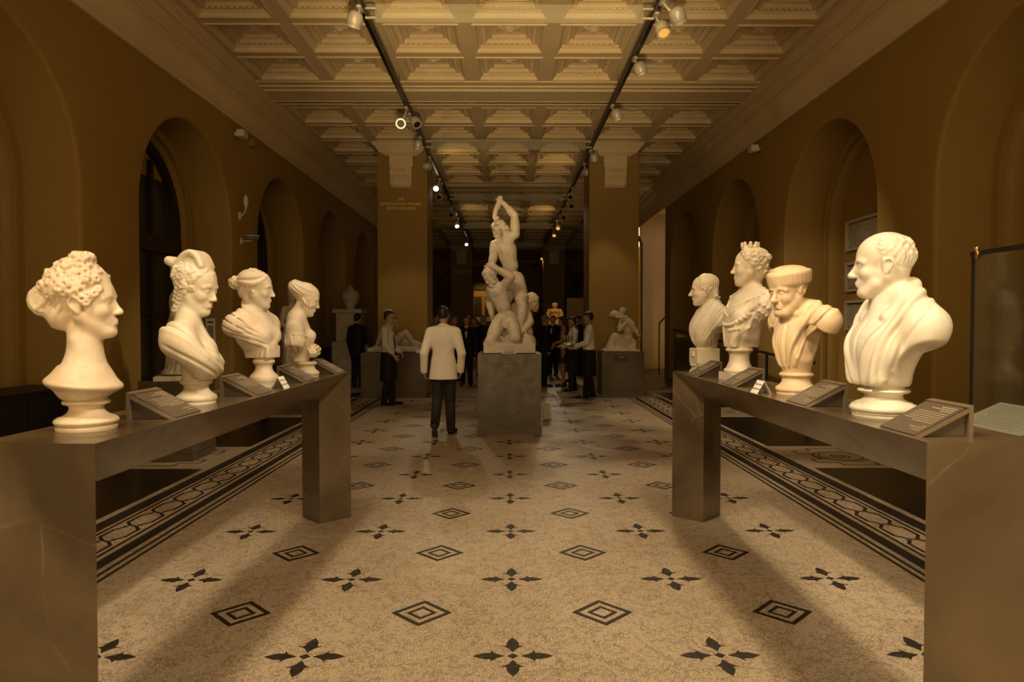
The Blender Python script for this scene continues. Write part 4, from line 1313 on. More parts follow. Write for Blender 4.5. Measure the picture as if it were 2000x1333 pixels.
# ---- 6: man in a flat cap and gown, head bent towards the aisle
def bust_6():
    V = Vol((-0.24, -0.26, 0.09), (0.26, 0.26, 0.74), VOX)
    torso(V, -0.025, 0.445, 0.205, 0.13, 0.105, 0.060, 0.085, 0.03)
    V.ell((0.015, 0, 0.24), (0.085, 0.105, 0.115), k=0.05)
    V.cone((0.040, 0, 0.52), (-0.020, 0, 0.40), 0.058, 0.070, k=0.045)
    for s in (1, -1): V.ell((-0.045, s * 0.190, 0.395), (0.066, 0.060, 0.060), k=0.03)
    for s in (1, -1):
        V.cone((-0.04, s * 0.06, 0.465), (-0.050, s * 0.175, 0.420), 0.050, 0.058, k=0.04)
        V.push((-0.03, s * 0.275, 0.205), np.array(Matrix.Rotation(s * math.radians(-64), 3, 'X')))
        V.ell((0, 0, -0.075), (0.34, 0.235, 0.100), k=0.012, mode='s'); V.pop()
    V.ell((-0.215, 0, 0.22), (0.135, 0.3, 0.19), k=0.012, mode='s')
    V.cone((0.004, 0, 0.26), (0.000, 0, 0.11), 0.085, 0.062, k=0.03)
    c = (-0.02, 0, 0.31)
    for s in (1, -1):
        cloth(V, c, [[(s * 165, 66), (s * 115, 62), (s * 72, 46), (s * 44, 14), (s * 28, -24), (s * 18, -56)]], 0.020, 0.012)
        cloth(V, c, pleats([(s * 130, 50), (s * 92, 40), (s * 62, 8), (s * 44, -28), (s * 34, -56)], [(s * 104, 34), (s * 78, 18), (s * 58, -14), (s * 46, -38), (s * 38, -56)], 3, 1, 8), 0.011, 0.008)
        cloth(V, c, [[(s * 120, 56), (s * 80, 42), (s * 52, 10), (s * 36, -26), (s * 26, -56)], [(s * 112, 42), (s * 80, 28), (s * 58, -6), (s * 44, -36)], [(s * 14, 30), (s * 13, -10), (s * 10, -56)]], 0.0062, 0.012, mode='s')
    cloth(V, c, [[(6, 30), (4, -10), (3, -58)], [(-7, 30), (-5, -10), (-4, -58)]], 0.010, 0.008)
    V.chain([(0.05, 0.060, 0.440), (-0.010, 0.082, 0.470), (-0.070, 0.050, 0.500), (-0.085, 0, 0.505), (-0.070, -0.050, 0.500), (-0.010, -0.082, 0.470), (0.05, -0.060, 0.440)], 0.020, k=0.012, smooth=3)
    V.plane((0, 0, 0.118), (0, 0, -1))
    V.push((0.062, 0, 0.566), rotm(8, -9, 0), 1.02)
    head(V, False, ears=True, lids=0.6, nose=1.3, jaw=1.15, brow=1.2, stern=0.8, cheek=1.1)
    for s in (1, -1):
        V.cone((0.03, s * 0.050, -0.070), (0.060, s * 0.030, -0.110), 0.020, 0.016, k=0.02)
        V.chain([(0.092, s * 0.018, -0.042), (0.084, s * 0.030, -0.060), (0.074, s * 0.032, -0.080)], 0.0028, k=0.008, mode='s')
        V.chain([(0.079, s * 0.024, -0.020), (0.070, s * 0.042, -0.024)], 0.0030, k=0.006, mode='s')
        combed(V, [[(s * (66 + 9 * i), 34), (s * (70 + 9 * i), 20), (s * (66 + 9 * i), 6), (s * (72 + 9 * i), -6)] for i in range(4)], 0.0095, 0.003)
        combed(V, [[(s * (108 + 12 * i), 30), (s * (112 + 12 * i), 8), (s * (108 + 12 * i), -14), (s * (114 + 12 * i), -34)] for i in range(6)], 0.011, 0.003)
        combed(V, [[(s * 72, 2), (s * 70, -14), (s * 74, -28)], [(s * 80, -2), (s * 78, -18), (s * 80, -30)]], 0.009, 0.003)
    # cap: crown, thick turned-up band
    V.ell((-0.022, 0, 0.104), (0.104, 0.089, 0.036), rotm(0, 4), k=0.012)
    for i in range(28):
        a0, a1 = 2 * PI * i / 28, 2 * PI * (i + 1) / 28
        for z in (0.046, 0.058, 0.070, 0.082, 0.094):
            e_ = 1.0 + 0.06 * (z - 0.046) / 0.048
            V.cone((-0.020 + 0.106 * e_ * math.cos(a0), 0.087 * e_ * math.sin(a0), z), (-0.020 + 0.106 * e_ * math.cos(a1), 0.087 * e_ * math.sin(a1), z), 0.0105, k=0.014)
    V.ell((-0.02, 0, 0.085), (0.100, 0.084, 0.040), k=0.006)
    V.pop()
    return bust('golden marble bust of a man in a flat cap, leaning his head forward', (1.545, 3.74, BT), 198, M['m4'], V,
                turned(0.108, 0.072, 0.090, 0.122))

# ---- 7: crowned woman in state robes on a tall socle with a square foot
def bust_7():
    V = Vol((-0.29, -0.30, 0.19), (0.20, 0.30, 0.96), 0.0045)
    torso(V, -0.075, 0.585, 0.235, 0.24, 0.125, 0.075, 0.100, 0.03)
    for s in (1, -1): V.ell((0.020, s * 0.065, 0.430), 0.062, k=0.05)
    V.ell((-0.02, 0, 0.34), (0.105, 0.145, 0.10), k=0.05)
    V.cone((-0.095, 0, 0.69), (-0.090, 0, 0.58), 0.056, 0.066, k=0.05)
    under(V, 0.455, 0.25, 0.18, -0.12, 0.28)
    V.ell((-0.295, 0, 0.245), (0.19, 0.4, 0.115), rotm(0, -26), k=0.012, mode='s')
    V.box((0.01, 0, 0.255), (0.070, 0.075, 0.05), rnd_=0.02, k=0.03)
    c = (-0.07, 0)
    draped(V, [[(150, 0.60), (110, 0.57), (72, 0.50), (42, 0.41), (22, 0.32), (14, 0.24)], [(-150, 0.60), (-110, 0.57), (-72, 0.50), (-42, 0.41), (-22, 0.32), (-14, 0.24)]], 0.017, 0.010, c)
    draped(V, [[(115, 0.54), (88, 0.49), (70, 0.42), (62, 0.36)], [(-115, 0.54), (-88, 0.49), (-70, 0.42), (-62, 0.36)], [(50, 0.37), (30, 0.31), (18, 0.25)], [(38, 0.35), (24, 0.29), (14, 0.235)]], 0.014, 0.010, c)
    cc = (-0.05, 0, 0.42)
    for s in (1, -1):
        V.cone((-0.085, s * 0.08, 0.585), (-0.10, s * 0.20, 0.50), 0.055, 0.075, k=0.04)
        cloth(V, cc, pleats([(s * 150, 60), (s * 118, 54), (s * 92, 38), (s * 80, 12)], [(s * 128, 34), (s * 112, 26), (s * 98, 10), (s * 88, -8)], 4, 2, 9), 0.010, 0.007)
        cloth(V, cc, pleats([(s * 70, -20), (s * 46, -36), (s * 30, -56)], [(s * 36, -20), (s * 26, -36), (s * 16, -56)], 5, 2, 10), 0.010, 0.006)
    # lace edge and necklace, chain of office with pendants, sash
    for az0, z0, az1, z1, n, rr in ((62, 0.55, 6, 0.44, 12, 0.0085), (-62, 0.55, -6, 0.44, 12, 0.0085), (85, 0.585, 20, 0.50, 12, 0.010), (-85, 0.585, -20, 0.50, 12, 0.010)):
        for i in range(n):
            t_ = i / (n - 1); V.ell(cyl(V, az0 + (az1 - az0) * t_, z0 + (z1 - z0) * t_ ** 0.8, 0, c), rr, k=0.003)
    for i in range(15):
        t_ = -1 + 2 * i / 14
        V.ell(cyl(V, 62 * t_, 0.375 + 0.075 * t_ * t_, 0.0, c), 0.0125, k=0.003)
    draped(V, [[(70, 0.455), (45, 0.40), (0, 0.375), (-45, 0.40), (-70, 0.455)]], 0.008, 0.004, c, sink=0.0)
    for i in range(4): V.ell(cyl(V, 40 - 10 * i, 0.352 - 0.003 * i, 0.004, c), (0.012, 0.012, 0.012), k=0.003)
    for i in range(9): V.ell(cyl(V, 78 + 5 * (i % 3), 0.52 - 0.016 * i, 0, c), 0.011, k=0.004)
    V.plane((0, 0, 0.225), (0, 0, -1))
    V.push((-0.070, 0, 0.778), rotm(-24, 0), 1.02)
    head(V, True, ears=False, lids=0.4, nose=1.1, jaw=1.18, brow=0.85, stern=0.5, cheek=1.15)
    V.ell((0.035, 0, -0.085), (0.045, 0.050, 0.036), k=0.03)
    V.ell((-0.040, 0, 0.050), (0.095, 0.084, 0.082), k=0.008)
    V.ell((-0.070, 0, -0.030), (0.050, 0.066, 0.060), k=0.02)
    for s in (1, -1):
        combed(V, [[(s * 8, e0), (s * 40, e0 * 0.9), (s * 80, e0 * 0.75 + 4), (s * 120, e0 * 0.6 + 4), (s * 160, e0 * 0.5)] for e0 in (76, 62)], 0.011, 0.003)
        curls(V, spots(V, [(s * a, e) for a, e in ((40, 40), (52, 26), (62, 12), (74, 28), (70, 44), (86, 12), (92, 30), (100, -6), (112, 10), (122, -18), (136, -2), (108, 24), (84, -6), (150, -20), (128, 20), (150, 12), (120, -34), (142, -38), (168, -34), (96, -22))]), 0.021, 61 + s, 0.003)
    # small crown: band and a ring of points
    for i in range(24):
        a0, a1 = 2 * PI * i / 24, 2 * PI * (i + 1) / 24
        cx_, cz_ = -0.002, 0.128
        V.cone((cx_ + 0.048 * math.cos(a0), 0.048 * math.sin(a0), cz_), (cx_ + 0.048 * math.cos(a1), 0.048 * math.sin(a1), cz_), 0.009, k=0.003)
        if i % 3 == 0:
            V.cone((cx_ + 0.048 * math.cos(a0), 0.048 * math.sin(a0), cz_ + 0.005), (cx_ + 0.050 * math.cos(a0), 0.050 * math.sin(a0), cz_ + 0.022), 0.0145, 0.011, k=0.004)
            V.ell((cx_ + 0.050 * math.cos(a0), 0.050 * math.sin(a0), cz_ + 0.028), 0.0125, k=0.003)
    V.ell((-0.002, 0, 0.120), (0.046, 0.046, 0.030), k=0.01)
    V.pop()
    t = bust('tall marble bust of a crowned woman in state robes on a square-footed socle', (1.54, 4.65, BT), 188, M['m3'], V,
             [(0.092, 0.050), (0.100, 0.054), (0.104, 0.062), (0.104, 0.070), (0.098, 0.078), (0.090, 0.080), (0.086, 0.090), (0.078, 0.105), (0.070, 0.125), (0.066, 0.150), (0.067, 0.170), (0.072, 0.188),
              (0.082, 0.196), (0.090, 0.200), (0.093, 0.208), (0.090, 0.216), (0.082, 0.220), (0.082, 0.232)])
    box('foot_block', (0, 0, 0.026), (0.205, 0.205, 0.052), M['m3'], t, 0.003)
    return t

# ---- 8: lean man in profile, cloak over a narrow herm
def bust_8():
    V = Vol((-0.24, -0.25, 0.05), (0.18, 0.25, 0.79), VOX)
    torso(V, -0.055, 0.505, 0.185, 0.20, 0.105, 0.075, 0.100, 0.03)
    V.ell((0.005, 0, 0.32), (0.088, 0.125, 0.115), k=0.05)
    V.cone((-0.045, 0, 0.60), (-0.055, 0, 0.48), 0.048, 0.060, k=0.04)
    for s in (1, -1): V.ell((-0.075, s * 0.165, 0.400), (0.066, 0.050, 0.095), k=0.03)
    under(V, 0.375, 0.20, 0.18, -0.09, 0.24)
    V.ell((-0.255, 0, 0.215), (0.16, 0.3, 0.115), k=0.012, mode='s')
    for s in (1, -1): V.cone((-0.070, s * 0.055, 0.515), (-0.085, s * 0.150, 0.440), 0.048, 0.064, k=0.03)
    c = (-0.04, 0, 0.37)
    cloth(V, c, [[(170, 66), (125, 64), (78, 50), (48, 18), (30, -20), (22, -50)], [(-170, 66), (-125, 64), (-72, 48), (-38, 14), (-14, -22), (4, -50)]], 0.017, 0.010)
    cloth(V, c, pleats([(112, 56), (74, 36), (50, 0), (34, -34), (26, -56)], [(104, 26), (86, 8), (72, -18), (60, -40), (52, -56)], 6, 2, 11), 0.0085, 0.006)
    cloth(V, c, pleats([(60, 48), (24, 20), (4, -12), (-8, -44)], [(34, 50), (8, 30), (-14, 2), (-24, -40)], 4, 2, 12), 0.009, 0.007)
    cloth(V, c, pleats([(120, 60), (80, 42), (54, 8), (38, -28)], [(106, 34), (84, 14), (68, -12), (56, -36)], 5, 2, 13), 0.0048, 0.008, mode='s')
    cloth(V, c, pleats([(70, -40), (72, -52), (74, -60)], [(-40, -40), (-42, -52), (-44, -60)], 11, 1, 14), 0.010, 0.005)
    V.plane((0, 0, 0.180), (0, 0, -1))
    V.box((-0.010, 0, 0.135), (0.092, 0.082, 0.062), rnd_=0.004, k=0.003)
    V.box((0.084, 0.0, 0.150), (0.010, 0.022, 0.020), k=0.002)
    V.push((-0.002, 0, 0.650), rotm(-24, -3), 0.93)
    head(V, False, ears=False, lids=0.3, nose=1.15, jaw=1.0, brow=1.0, smile=0.8, cheek=1.1)
    V.ell((-0.030, 0, 0.050), (0.096, 0.080, 0.084), k=0.008)
    V.ell((-0.075, 0, -0.03), (0.045, 0.062, 0.065), k=0.02)
    for s in (1, -1):
        combed(V, [[(s * 4, e0), (s * 24, e0 - 10), (s * 44, e0 - 26), (s * 56, e0 - 44)] for e0 in (88, 78, 68)], 0.010, 0.003)
        combed(V, [[(s * (60 + 13 * i), 72), (s * (56 + 13 * i), 48), (s * (64 + 13 * i), 24), (s * (58 + 13 * i), 0), (s * (66 + 12 * i), -26)] for i in range(9)], 0.0105, 0.003)
        curls(V, spots(V, [(s * a, e) for a, e in ((72, -18), (86, -28), (104, -36), (124, -42), (146, -46), (168, -48), (94, -14), (116, -24))]), 0.0155, 71 + s, 0.003)
        V.ell((0.0, s * 0.074, -0.026), (0.009, 0.007, 0.012), k=0.006)
    V.pop()
    return bust('smaller marble bust of a lean man in profile, farthest along the right bench', (1.475, 5.28, BT), 188, M['m2'], V,
                [(0.104, 0), (0.106, 0.008), (0.106, 0.018), (0.100, 0.026), (0.092, 0.032), (0.088, 0.044), (0.090, 0.054), (0.100, 0.060), (0.100, 0.070), (0.090, 0.076)])
# ================================================================== full-length figures: a posed body from joint positions
def limb(V, a, b, c, r, k=0.02):
    """upper and lower limb with muscle swell; r = radius at a, b, c"""
    a, b, c = (np.array(q, float) for q in (a, b, c))
    V.cone(a, b, r[0], r[1], k); V.cone(b, c, r[1] * 1.02, r[2], k)
    V.cone(a + (b - a) * 0.25, a + (b - a) * 0.6, r[0] * 1.02, r[0] * 0.98, k)
    V.cone(b + (c - b) * 0.18, b + (c - b) * 0.42, r[1] * 1.12, r[1] * 1.05, k)

def fist(V, p, d, n, s=1.0, side=1, curl=1.0):
    """hand at wrist p, fingers towards d, palm facing n; five fingers bent by curl"""
    p, d, n = (np.array(q, float) for q in (p, d, n))
    d = d / np.linalg.norm(d); n = n - d * (n @ d); n = n / np.linalg.norm(n); u = np.cross(n, d) * side
    R = np.stack([d, u, n], 1)
    V.ell(p + d * 0.045 * s, (0.048 * s, 0.040 * s, 0.016 * s), R, k=0.012)
    for i, (o_, L_) in enumerate(((0.030, 0.068), (0.010, 0.076), (-0.010, 0.071), (-0.029, 0.056))):
        q = p + d * 0.082 * s + u * o_ * s
        dd = d
        for j, f in enumerate((0.42, 0.32, 0.26)):
            a = math.radians((18, 32, 26)[j] * curl + (4 if j == 0 else 0))
            dd = dd * math.cos(a) + n * math.sin(a); dd = dd / np.linalg.norm(dd)
            q2 = q + dd * L_ * f * s
            V.cone(q, q2, (0.0092 - 0.0008 * j) * s, (0.0086 - 0.0010 * j) * s, k=0.002); q = q2
    q = p + d * 0.022 * s + u * 0.030 * s
    q2 = q + (d * 0.55 + u * 0.75 + n * 0.25) * 0.040 * s; q3 = q2 + (d * 0.85 + u * 0.15 + n * 0.45 * curl) * 0.030 * s
    V.cone(q, q2, 0.0125 * s, 0.0105 * s, k=0.006); V.cone(q2, q3, 0.0100 * s, 0.0085 * s, k=0.003)

def foot(V, ankle, d, s=1.0):
    a = np.array(ankle, float); d = np.array((d[0], d[1], 0.0)); d = d / np.linalg.norm(d)
    V.cone(a + (0, 0, 0.0), a + np.array((0, 0, -0.055 * s)) - d * 0.03 * s, 0.040 * s, 0.034 * s, k=0.02)
    V.cone(a + np.array((0, 0, -0.050 * s)), a + d * 0.135 * s + np.array((0, 0, -0.072 * s)), 0.036 * s, 0.026 * s, k=0.02)
    u = np.array((-d[1], d[0], 0))
    for i in range(5):
        o_ = (-0.034 + 0.017 * i) * s
        V.cone(a + d * 0.13 * s + u * o_ + np.array((0, 0, -0.075 * s)), a + d * (0.185 - 0.006 * abs(i - 1.5)) * s + u * o_ * 1.05 + np.array((0, 0, -0.080 * s)), 0.012 * s, 0.010 * s, k=0.004)

def curly(V, r=0.021, seed=1, beard=False, n=150):
    V.ell((-0.022, 0, 0.045), (0.096, 0.080, 0.084), k=0.008)
    S_ = spots(V, spread(n, lambda a, e: (e > 18 or abs(a) > 62) and e > -45 and (e > 30 or abs(a) > 40)))
    if beard: S_ += spots(V, spread(110, lambda a, e: abs(a) < 75 and -75 < e < -38), (0.0, 0, -0.02))
    curls(V, S_, r, seed, 0.003)

def bodytrunk(V, neck, chest, waist, pelvis, sh_l, sh_r, hip_l, hip_r, s=1.0):
    neck, chest, waist, pelvis, sh_l, sh_r, hip_l, hip_r = (np.array(q, float) for q in (neck, chest, waist, pelvis, sh_l, sh_r, hip_l, hip_r))
    up = chest - waist; up = up / np.linalg.norm(up); ac = sh_l - sh_r; ac = ac - up * (ac @ up); ac = ac / np.linalg.norm(ac); fw = np.cross(ac, up)
    R = np.stack([fw, ac, up], 1)
    V.ell(chest, (0.105 * s, 0.155 * s, 0.155 * s), R, k=0.03)
    V.ell((chest + waist) / 2, (0.092 * s, 0.125 * s, 0.12 * s), R, k=0.05)
    V.ell(waist, (0.088 * s, 0.118 * s, 0.10 * s), R, k=0.05)
    up2 = waist - pelvis; up2 = up2 / np.linalg.norm(up2); ac2 = hip_l - hip_r; ac2 = ac2 - up2 * (ac2 @ up2); ac2 = ac2 / np.linalg.norm(ac2); fw2 = np.cross(ac2, up2)
    V.ell(pelvis, (0.100 * s, 0.145 * s, 0.105 * s), np.stack([fw2, ac2, up2], 1), k=0.05)
    for q in (sh_l, sh_r):
        V.cone(neck * 0.6 + chest * 0.4, q, 0.062 * s, 0.062 * s, k=0.05)
        V.cone(chest + fw * 0.055 * s, q * 0.4 + chest * 0.6 + fw * 0.06 * s, 0.055 * s, 0.050 * s, k=0.03)      # breast
        V.cone(chest - fw * 0.055 * s - up * 0.02, q * 0.55 + chest * 0.45 - fw * 0.05 * s, 0.055 * s, 0.050 * s, k=0.03)   # shoulder blade
    for q in (hip_l, hip_r):
        V.ell(q - fw2 * 0.050 * s - up2 * 0.02, 0.082 * s, k=0.025)
    # spine and belly furrows
    V.chain([neck - fw * 0.085 * s, chest - fw * 0.122 * s, waist - fw * 0.108 * s, pelvis - fw2 * 0.115 * s], 0.010, k=0.03, mode='s')
    V.chain([chest + fw * 0.125 * s, waist + fw * 0.102 * s], 0.007, k=0.02, mode='s')
    for t_ in (0.25, 0.6, 0.95):
        q = chest + (waist - chest) * t_ + fw * 0.108 * s
        V.cone(q - ac * 0.05 * s, q + ac * 0.05 * s, 0.005, k=0.015, mode='s')
    V.cone(chest * 0.3 + neck * 0.7, neck + up * 0.06 * s, 0.060 * s, 0.052 * s, k=0.03)

# ---- the three struggling figures on the middle plinth; local x to the viewer's right, y away from the viewer, z up
def figure_group():
    V = Vol((-0.52, -0.45, 0.0), (0.54, 0.50, 2.34), 0.0075)
    # rocky base
    V.box((0, 0, 0.07), (0.37, 0.36, 0.075), rnd_=0.01, k=0.01)
    for p, r in (((-0.24, -0.20, 0.13), (0.13, 0.13, 0.06)), ((0.26, -0.20, 0.15), (0.12, 0.14, 0.10)), ((0.2, 0.2, 0.16), (0.18, 0.16, 0.1)), ((-0.25, 0.2, 0.14), (0.14, 0.16, 0.08)), ((0.02, -0.25, 0.12), (0.16, 0.10, 0.05)), ((0.30, -0.02, 0.17), (0.09, 0.16, 0.09))):
        V.ell(p, r, k=0.04)
    for i in range(6): V.cone((-0.34 + 0.13 * i, -0.37, 0.03), (-0.30 + 0.13 * i, -0.37, 0.12), 0.012, 0.006, k=0.015, mode='s')
    fr = np.stack([np.array((0, 1.0, 0)), np.array((-1.0, 0, 0)), np.array((0, 0, 1.0))], 1)      # facing away from the viewer
    # A: the standing man, seen from behind, twisting left
    bodytrunk(V, (-0.04, -0.06, 1.72), (-0.045, -0.02, 1.50), (0.015, 0.0, 1.27), (0.075, 0.02, 1.08), (-0.215, 0.03, 1.585), (0.085, -0.06, 1.72), (0.005, 0.04, 1.03), (0.130, 0.0, 1.03), 1.0)
    limb(V, (0.135, -0.01, 1.02), (0.190, -0.10, 0.66), (0.165, -0.12, 0.32), (0.100, 0.066, 0.042), k=0.03)
    V.ell((0.180, -0.075, 0.54), (0.055, 0.062, 0.10), k=0.03)
    foot(V, (0.170, -0.12, 0.32), (0.45, -0.55), 1.0)
    limb(V, (0.01, 0.06, 1.02), (-0.06, 0.28, 0.72), (0.02, 0.30, 0.30), (0.098, 0.066, 0.042), k=0.03)
    foot(V, (0.02, 0.30, 0.30), (-0.3, 0.8), 1.0)
    limb(V, (0.085, -0.06, 1.74), (0.075, -0.10, 1.985), (-0.090, -0.10, 2.17), (0.066, 0.052, 0.036), k=0.02)       # raised arm
    fist(V, (-0.088, -0.10, 2.165), (-0.65, 0, 0.75), (-0.6, -0.2, -0.75), 1.05, 1, 2.2)
    V.chain([(-0.135, -0.11, 2.235), (-0.165, -0.12, 2.13), (-0.205, -0.12, 2.04), (-0.205, -0.11, 1.95), (-0.17, -0.08, 1.88)], [0.042, 0.040, 0.036, 0.034, 0.040], k=0.012, smooth=3)  # jagged club
    V.cone((-0.215, -0.12, 2.06), (-0.235, -0.13, 1.95), 0.018, 0.012, k=0.01)
    limb(V, (-0.215, 0.02, 1.58), (-0.235, -0.10, 1.38), (-0.265, -0.16, 1.27), (0.066, 0.054, 0.040), k=0.02)        # gripping arm
    fist(V, (-0.265, -0.165, 1.275), (-0.25, -0.3, -0.85), (0.1, 0.9, -0.3), 1.05, 1, 1.6)
    V.push((-0.155, 0.02, 1.79), fr @ rotm(52, -22, 0), 1.02); head(V, ears=True, lids=0.3, stern=0.6); curly(V, 0.023, 4, True); V.pop()
    # B: the kneeling man in front, facing the viewer, arm thrown over his head
    bodytrunk(V, (-0.19, -0.20, 1.00), (-0.165, -0.22, 0.86), (-0.095, -0.22, 0.67), (-0.055, -0.19, 0.52), (-0.075, -0.25, 0.965), (-0.265, -0.19, 0.93), (0.02, -0.19, 0.48), (-0.135, -0.19, 0.48), 0.92)
    limb(V, (-0.075, -0.25, 0.97), (0.025, -0.34, 1.09), (-0.215, -0.35, 1.225), (0.066, 0.054, 0.038), k=0.02)
    fist(V, (-0.210, -0.35, 1.225), (-0.85, 0.05, 0.5), (0.0, 1.0, 0.1), 1.0, 1, 1.6)
    limb(V, (-0.265, -0.17, 0.93), (-0.300, 0.02, 0.76), (-0.265, -0.02, 0.56), (0.060, 0.050, 0.036), k=0.02)
    fist(V, (-0.265, -0.02, 0.56), (0.1, -0.1, -1), (0.8, 0.2, 0), 1.0, -1, 1.3)
    limb(V, (-0.135, -0.20, 0.47), (-0.275, -0.30, 0.175), (-0.20, 0.06, 0.155), (0.098, 0.070, 0.046), k=0.03)
    foot(V, (-0.20, 0.08, 0.20), (0.1, 0.9), 0.95)
    limb(V, (0.025, -0.20, 0.46), (0.085, -0.34, 0.225), (-0.10, -0.10, 0.165), (0.096, 0.070, 0.046), k=0.03)
    foot(V, (-0.12, -0.12, 0.21), (-0.9, 0.2), 0.95)
    V.push((-0.275, -0.25, 1.09), np.stack([np.array((0, -1.0, 0)), np.array((1.0, 0, 0)), np.array((0, 0, 1.0))], 1) @ rotm(-50, -34, 12), 0.98); head(V, ears=True, lids=0.4, stern=1.0); curly(V, 0.022, 9, True); V.pop()
    for i in range(5):      # loin cloth hint between the thighs
        V.cone((-0.09 + 0.02 * i, -0.275, 0.47), (-0.075 + 0.012 * i, -0.30, 0.37), 0.018, 0.010, k=0.012)
    # C: the fallen man behind, head hanging out to the right
    bodytrunk(V, (0.235, 0.16, 0.70), (0.12, 0.20, 0.64), (-0.02, 0.22, 0.50), (-0.10, 0.20, 0.36), (0.235, 0.05, 0.63), (0.20, 0.30, 0.68), (-0.08, 0.10, 0.32), (-0.08, 0.28, 0.34), 0.92)
    limb(V, (0.245, 0.03, 0.62), (0.305, -0.06, 0.46), (0.22, -0.14, 0.34), (0.060, 0.050, 0.036), k=0.02)
    fist(V, (0.225, -0.14, 0.345), (-0.6, -0.6, -0.3), (-0.3, 0.3, -0.8), 1.0, -1, 1.2)
    limb(V, (0.02, 0.12, 0.34), (0.265, 0.02, 0.32), (0.30, 0.16, 0.20), (0.090, 0.068, 0.045), k=0.03)
    V.push((0.345, 0.04, 0.735), rotm(-40, -30, 30), 1.0); head(V, ears=True, lids=0.6); curly(V, 0.023, 14); V.pop()
    return V.mesh(blur=1)

def plinth(label, c, s, z, group=None, base=0.10, m='stone2', line=True):
    """stone plinth: base course, body and top course"""
    t = thing('plinth', label, 'plinth', (c[0], c[1], 0), 0, group)
    box('base_course', (0, 0, base / 2), (s[0] + 0.01, s[1] + 0.01, base), M[m], t, 0.004)
    cap = 0.14 if line else 0.05
    box('body', (0, 0, (base + z - cap) / 2 + 0.001), (s[0], s[1], z - base - cap - 0.002), M[m], t, 0.003)
    box('top_course', (0, 0, z - cap / 2), (s[0] + 0.004, s[1] + 0.004, cap), M[m], t, 0.004)
    return t

# ---- a draped standing woman (seen from behind-left), and a half-nude one
def draped_woman():
    V = Vol((-0.34, -0.34, 0.0), (0.34, 0.34, 1.55), 0.009)
    V.ell((0, 0, 0.03), (0.22, 0.20, 0.035), k=0.01)
    V.cone((0.0, 0, 0.10), (-0.02, 0, 0.55), 0.17, 0.13, k=0.03)
    V.cone((-0.02, 0, 0.55), (-0.03, 0, 0.80), 0.145, 0.10, k=0.05)
    V.ell((-0.03, 0, 0.98), (0.105, 0.15, 0.15), k=0.05)
    for s in (1, -1):
        V.cone((-0.04, s * 0.05, 1.13), (-0.05, s * 0.15, 1.05), 0.05, 0.055, k=0.04)
        limb(V, (-0.05, s * 0.155, 1.05), (-0.06, s * 0.20, 0.80), (0.10, s * 0.10, 0.76), (0.055, 0.045, 0.033))
        fist(V, (0.10, s * 0.10, 0.76), (0.7, -s * 0.6, 0.1), (0, 0, 1), 0.9, s, 1.0)
    V.cone((-0.02, 0, 1.12), (-0.01, 0, 1.24), 0.050, 0.046, k=0.03)
    c = (-0.02, 0, 0.6)
    L_ = [[(a, 0.04), (a + 6, 0.25), (a - 3, 0.45), (a + 4, 0.62), (a, 0.76)] for a in range(-180, 180, 18)]
    draped(V, L_, 0.020, 0.015, (0, 0))
    L2 = [[(160 - 10 * i, 0.80 + 0.04 * i), (110, 0.86 + 0.05 * i), (50, 0.92 + 0.04 * i)] for i in range(5)] + [[(-160 + 10 * i, 0.80 + 0.04 * i), (-110, 0.86 + 0.05 * i), (-50, 0.92 + 0.04 * i)] for i in range(5)]
    draped(V, L2, 0.014, 0.012, (-0.03, 0))
    V.push((0.005, 0, 1.37), rotm(20, -12), 0.95); head(V, True, ears=False); V.ell((-0.04, 0, 0.05), (0.095, 0.084, 0.082), k=0.008)
    curls(V, spots(V, spread(110, lambda a, e: abs(a) > 60 and e > -35)), 0.020, 3, 0.003); V.pop()
    return V.mesh()

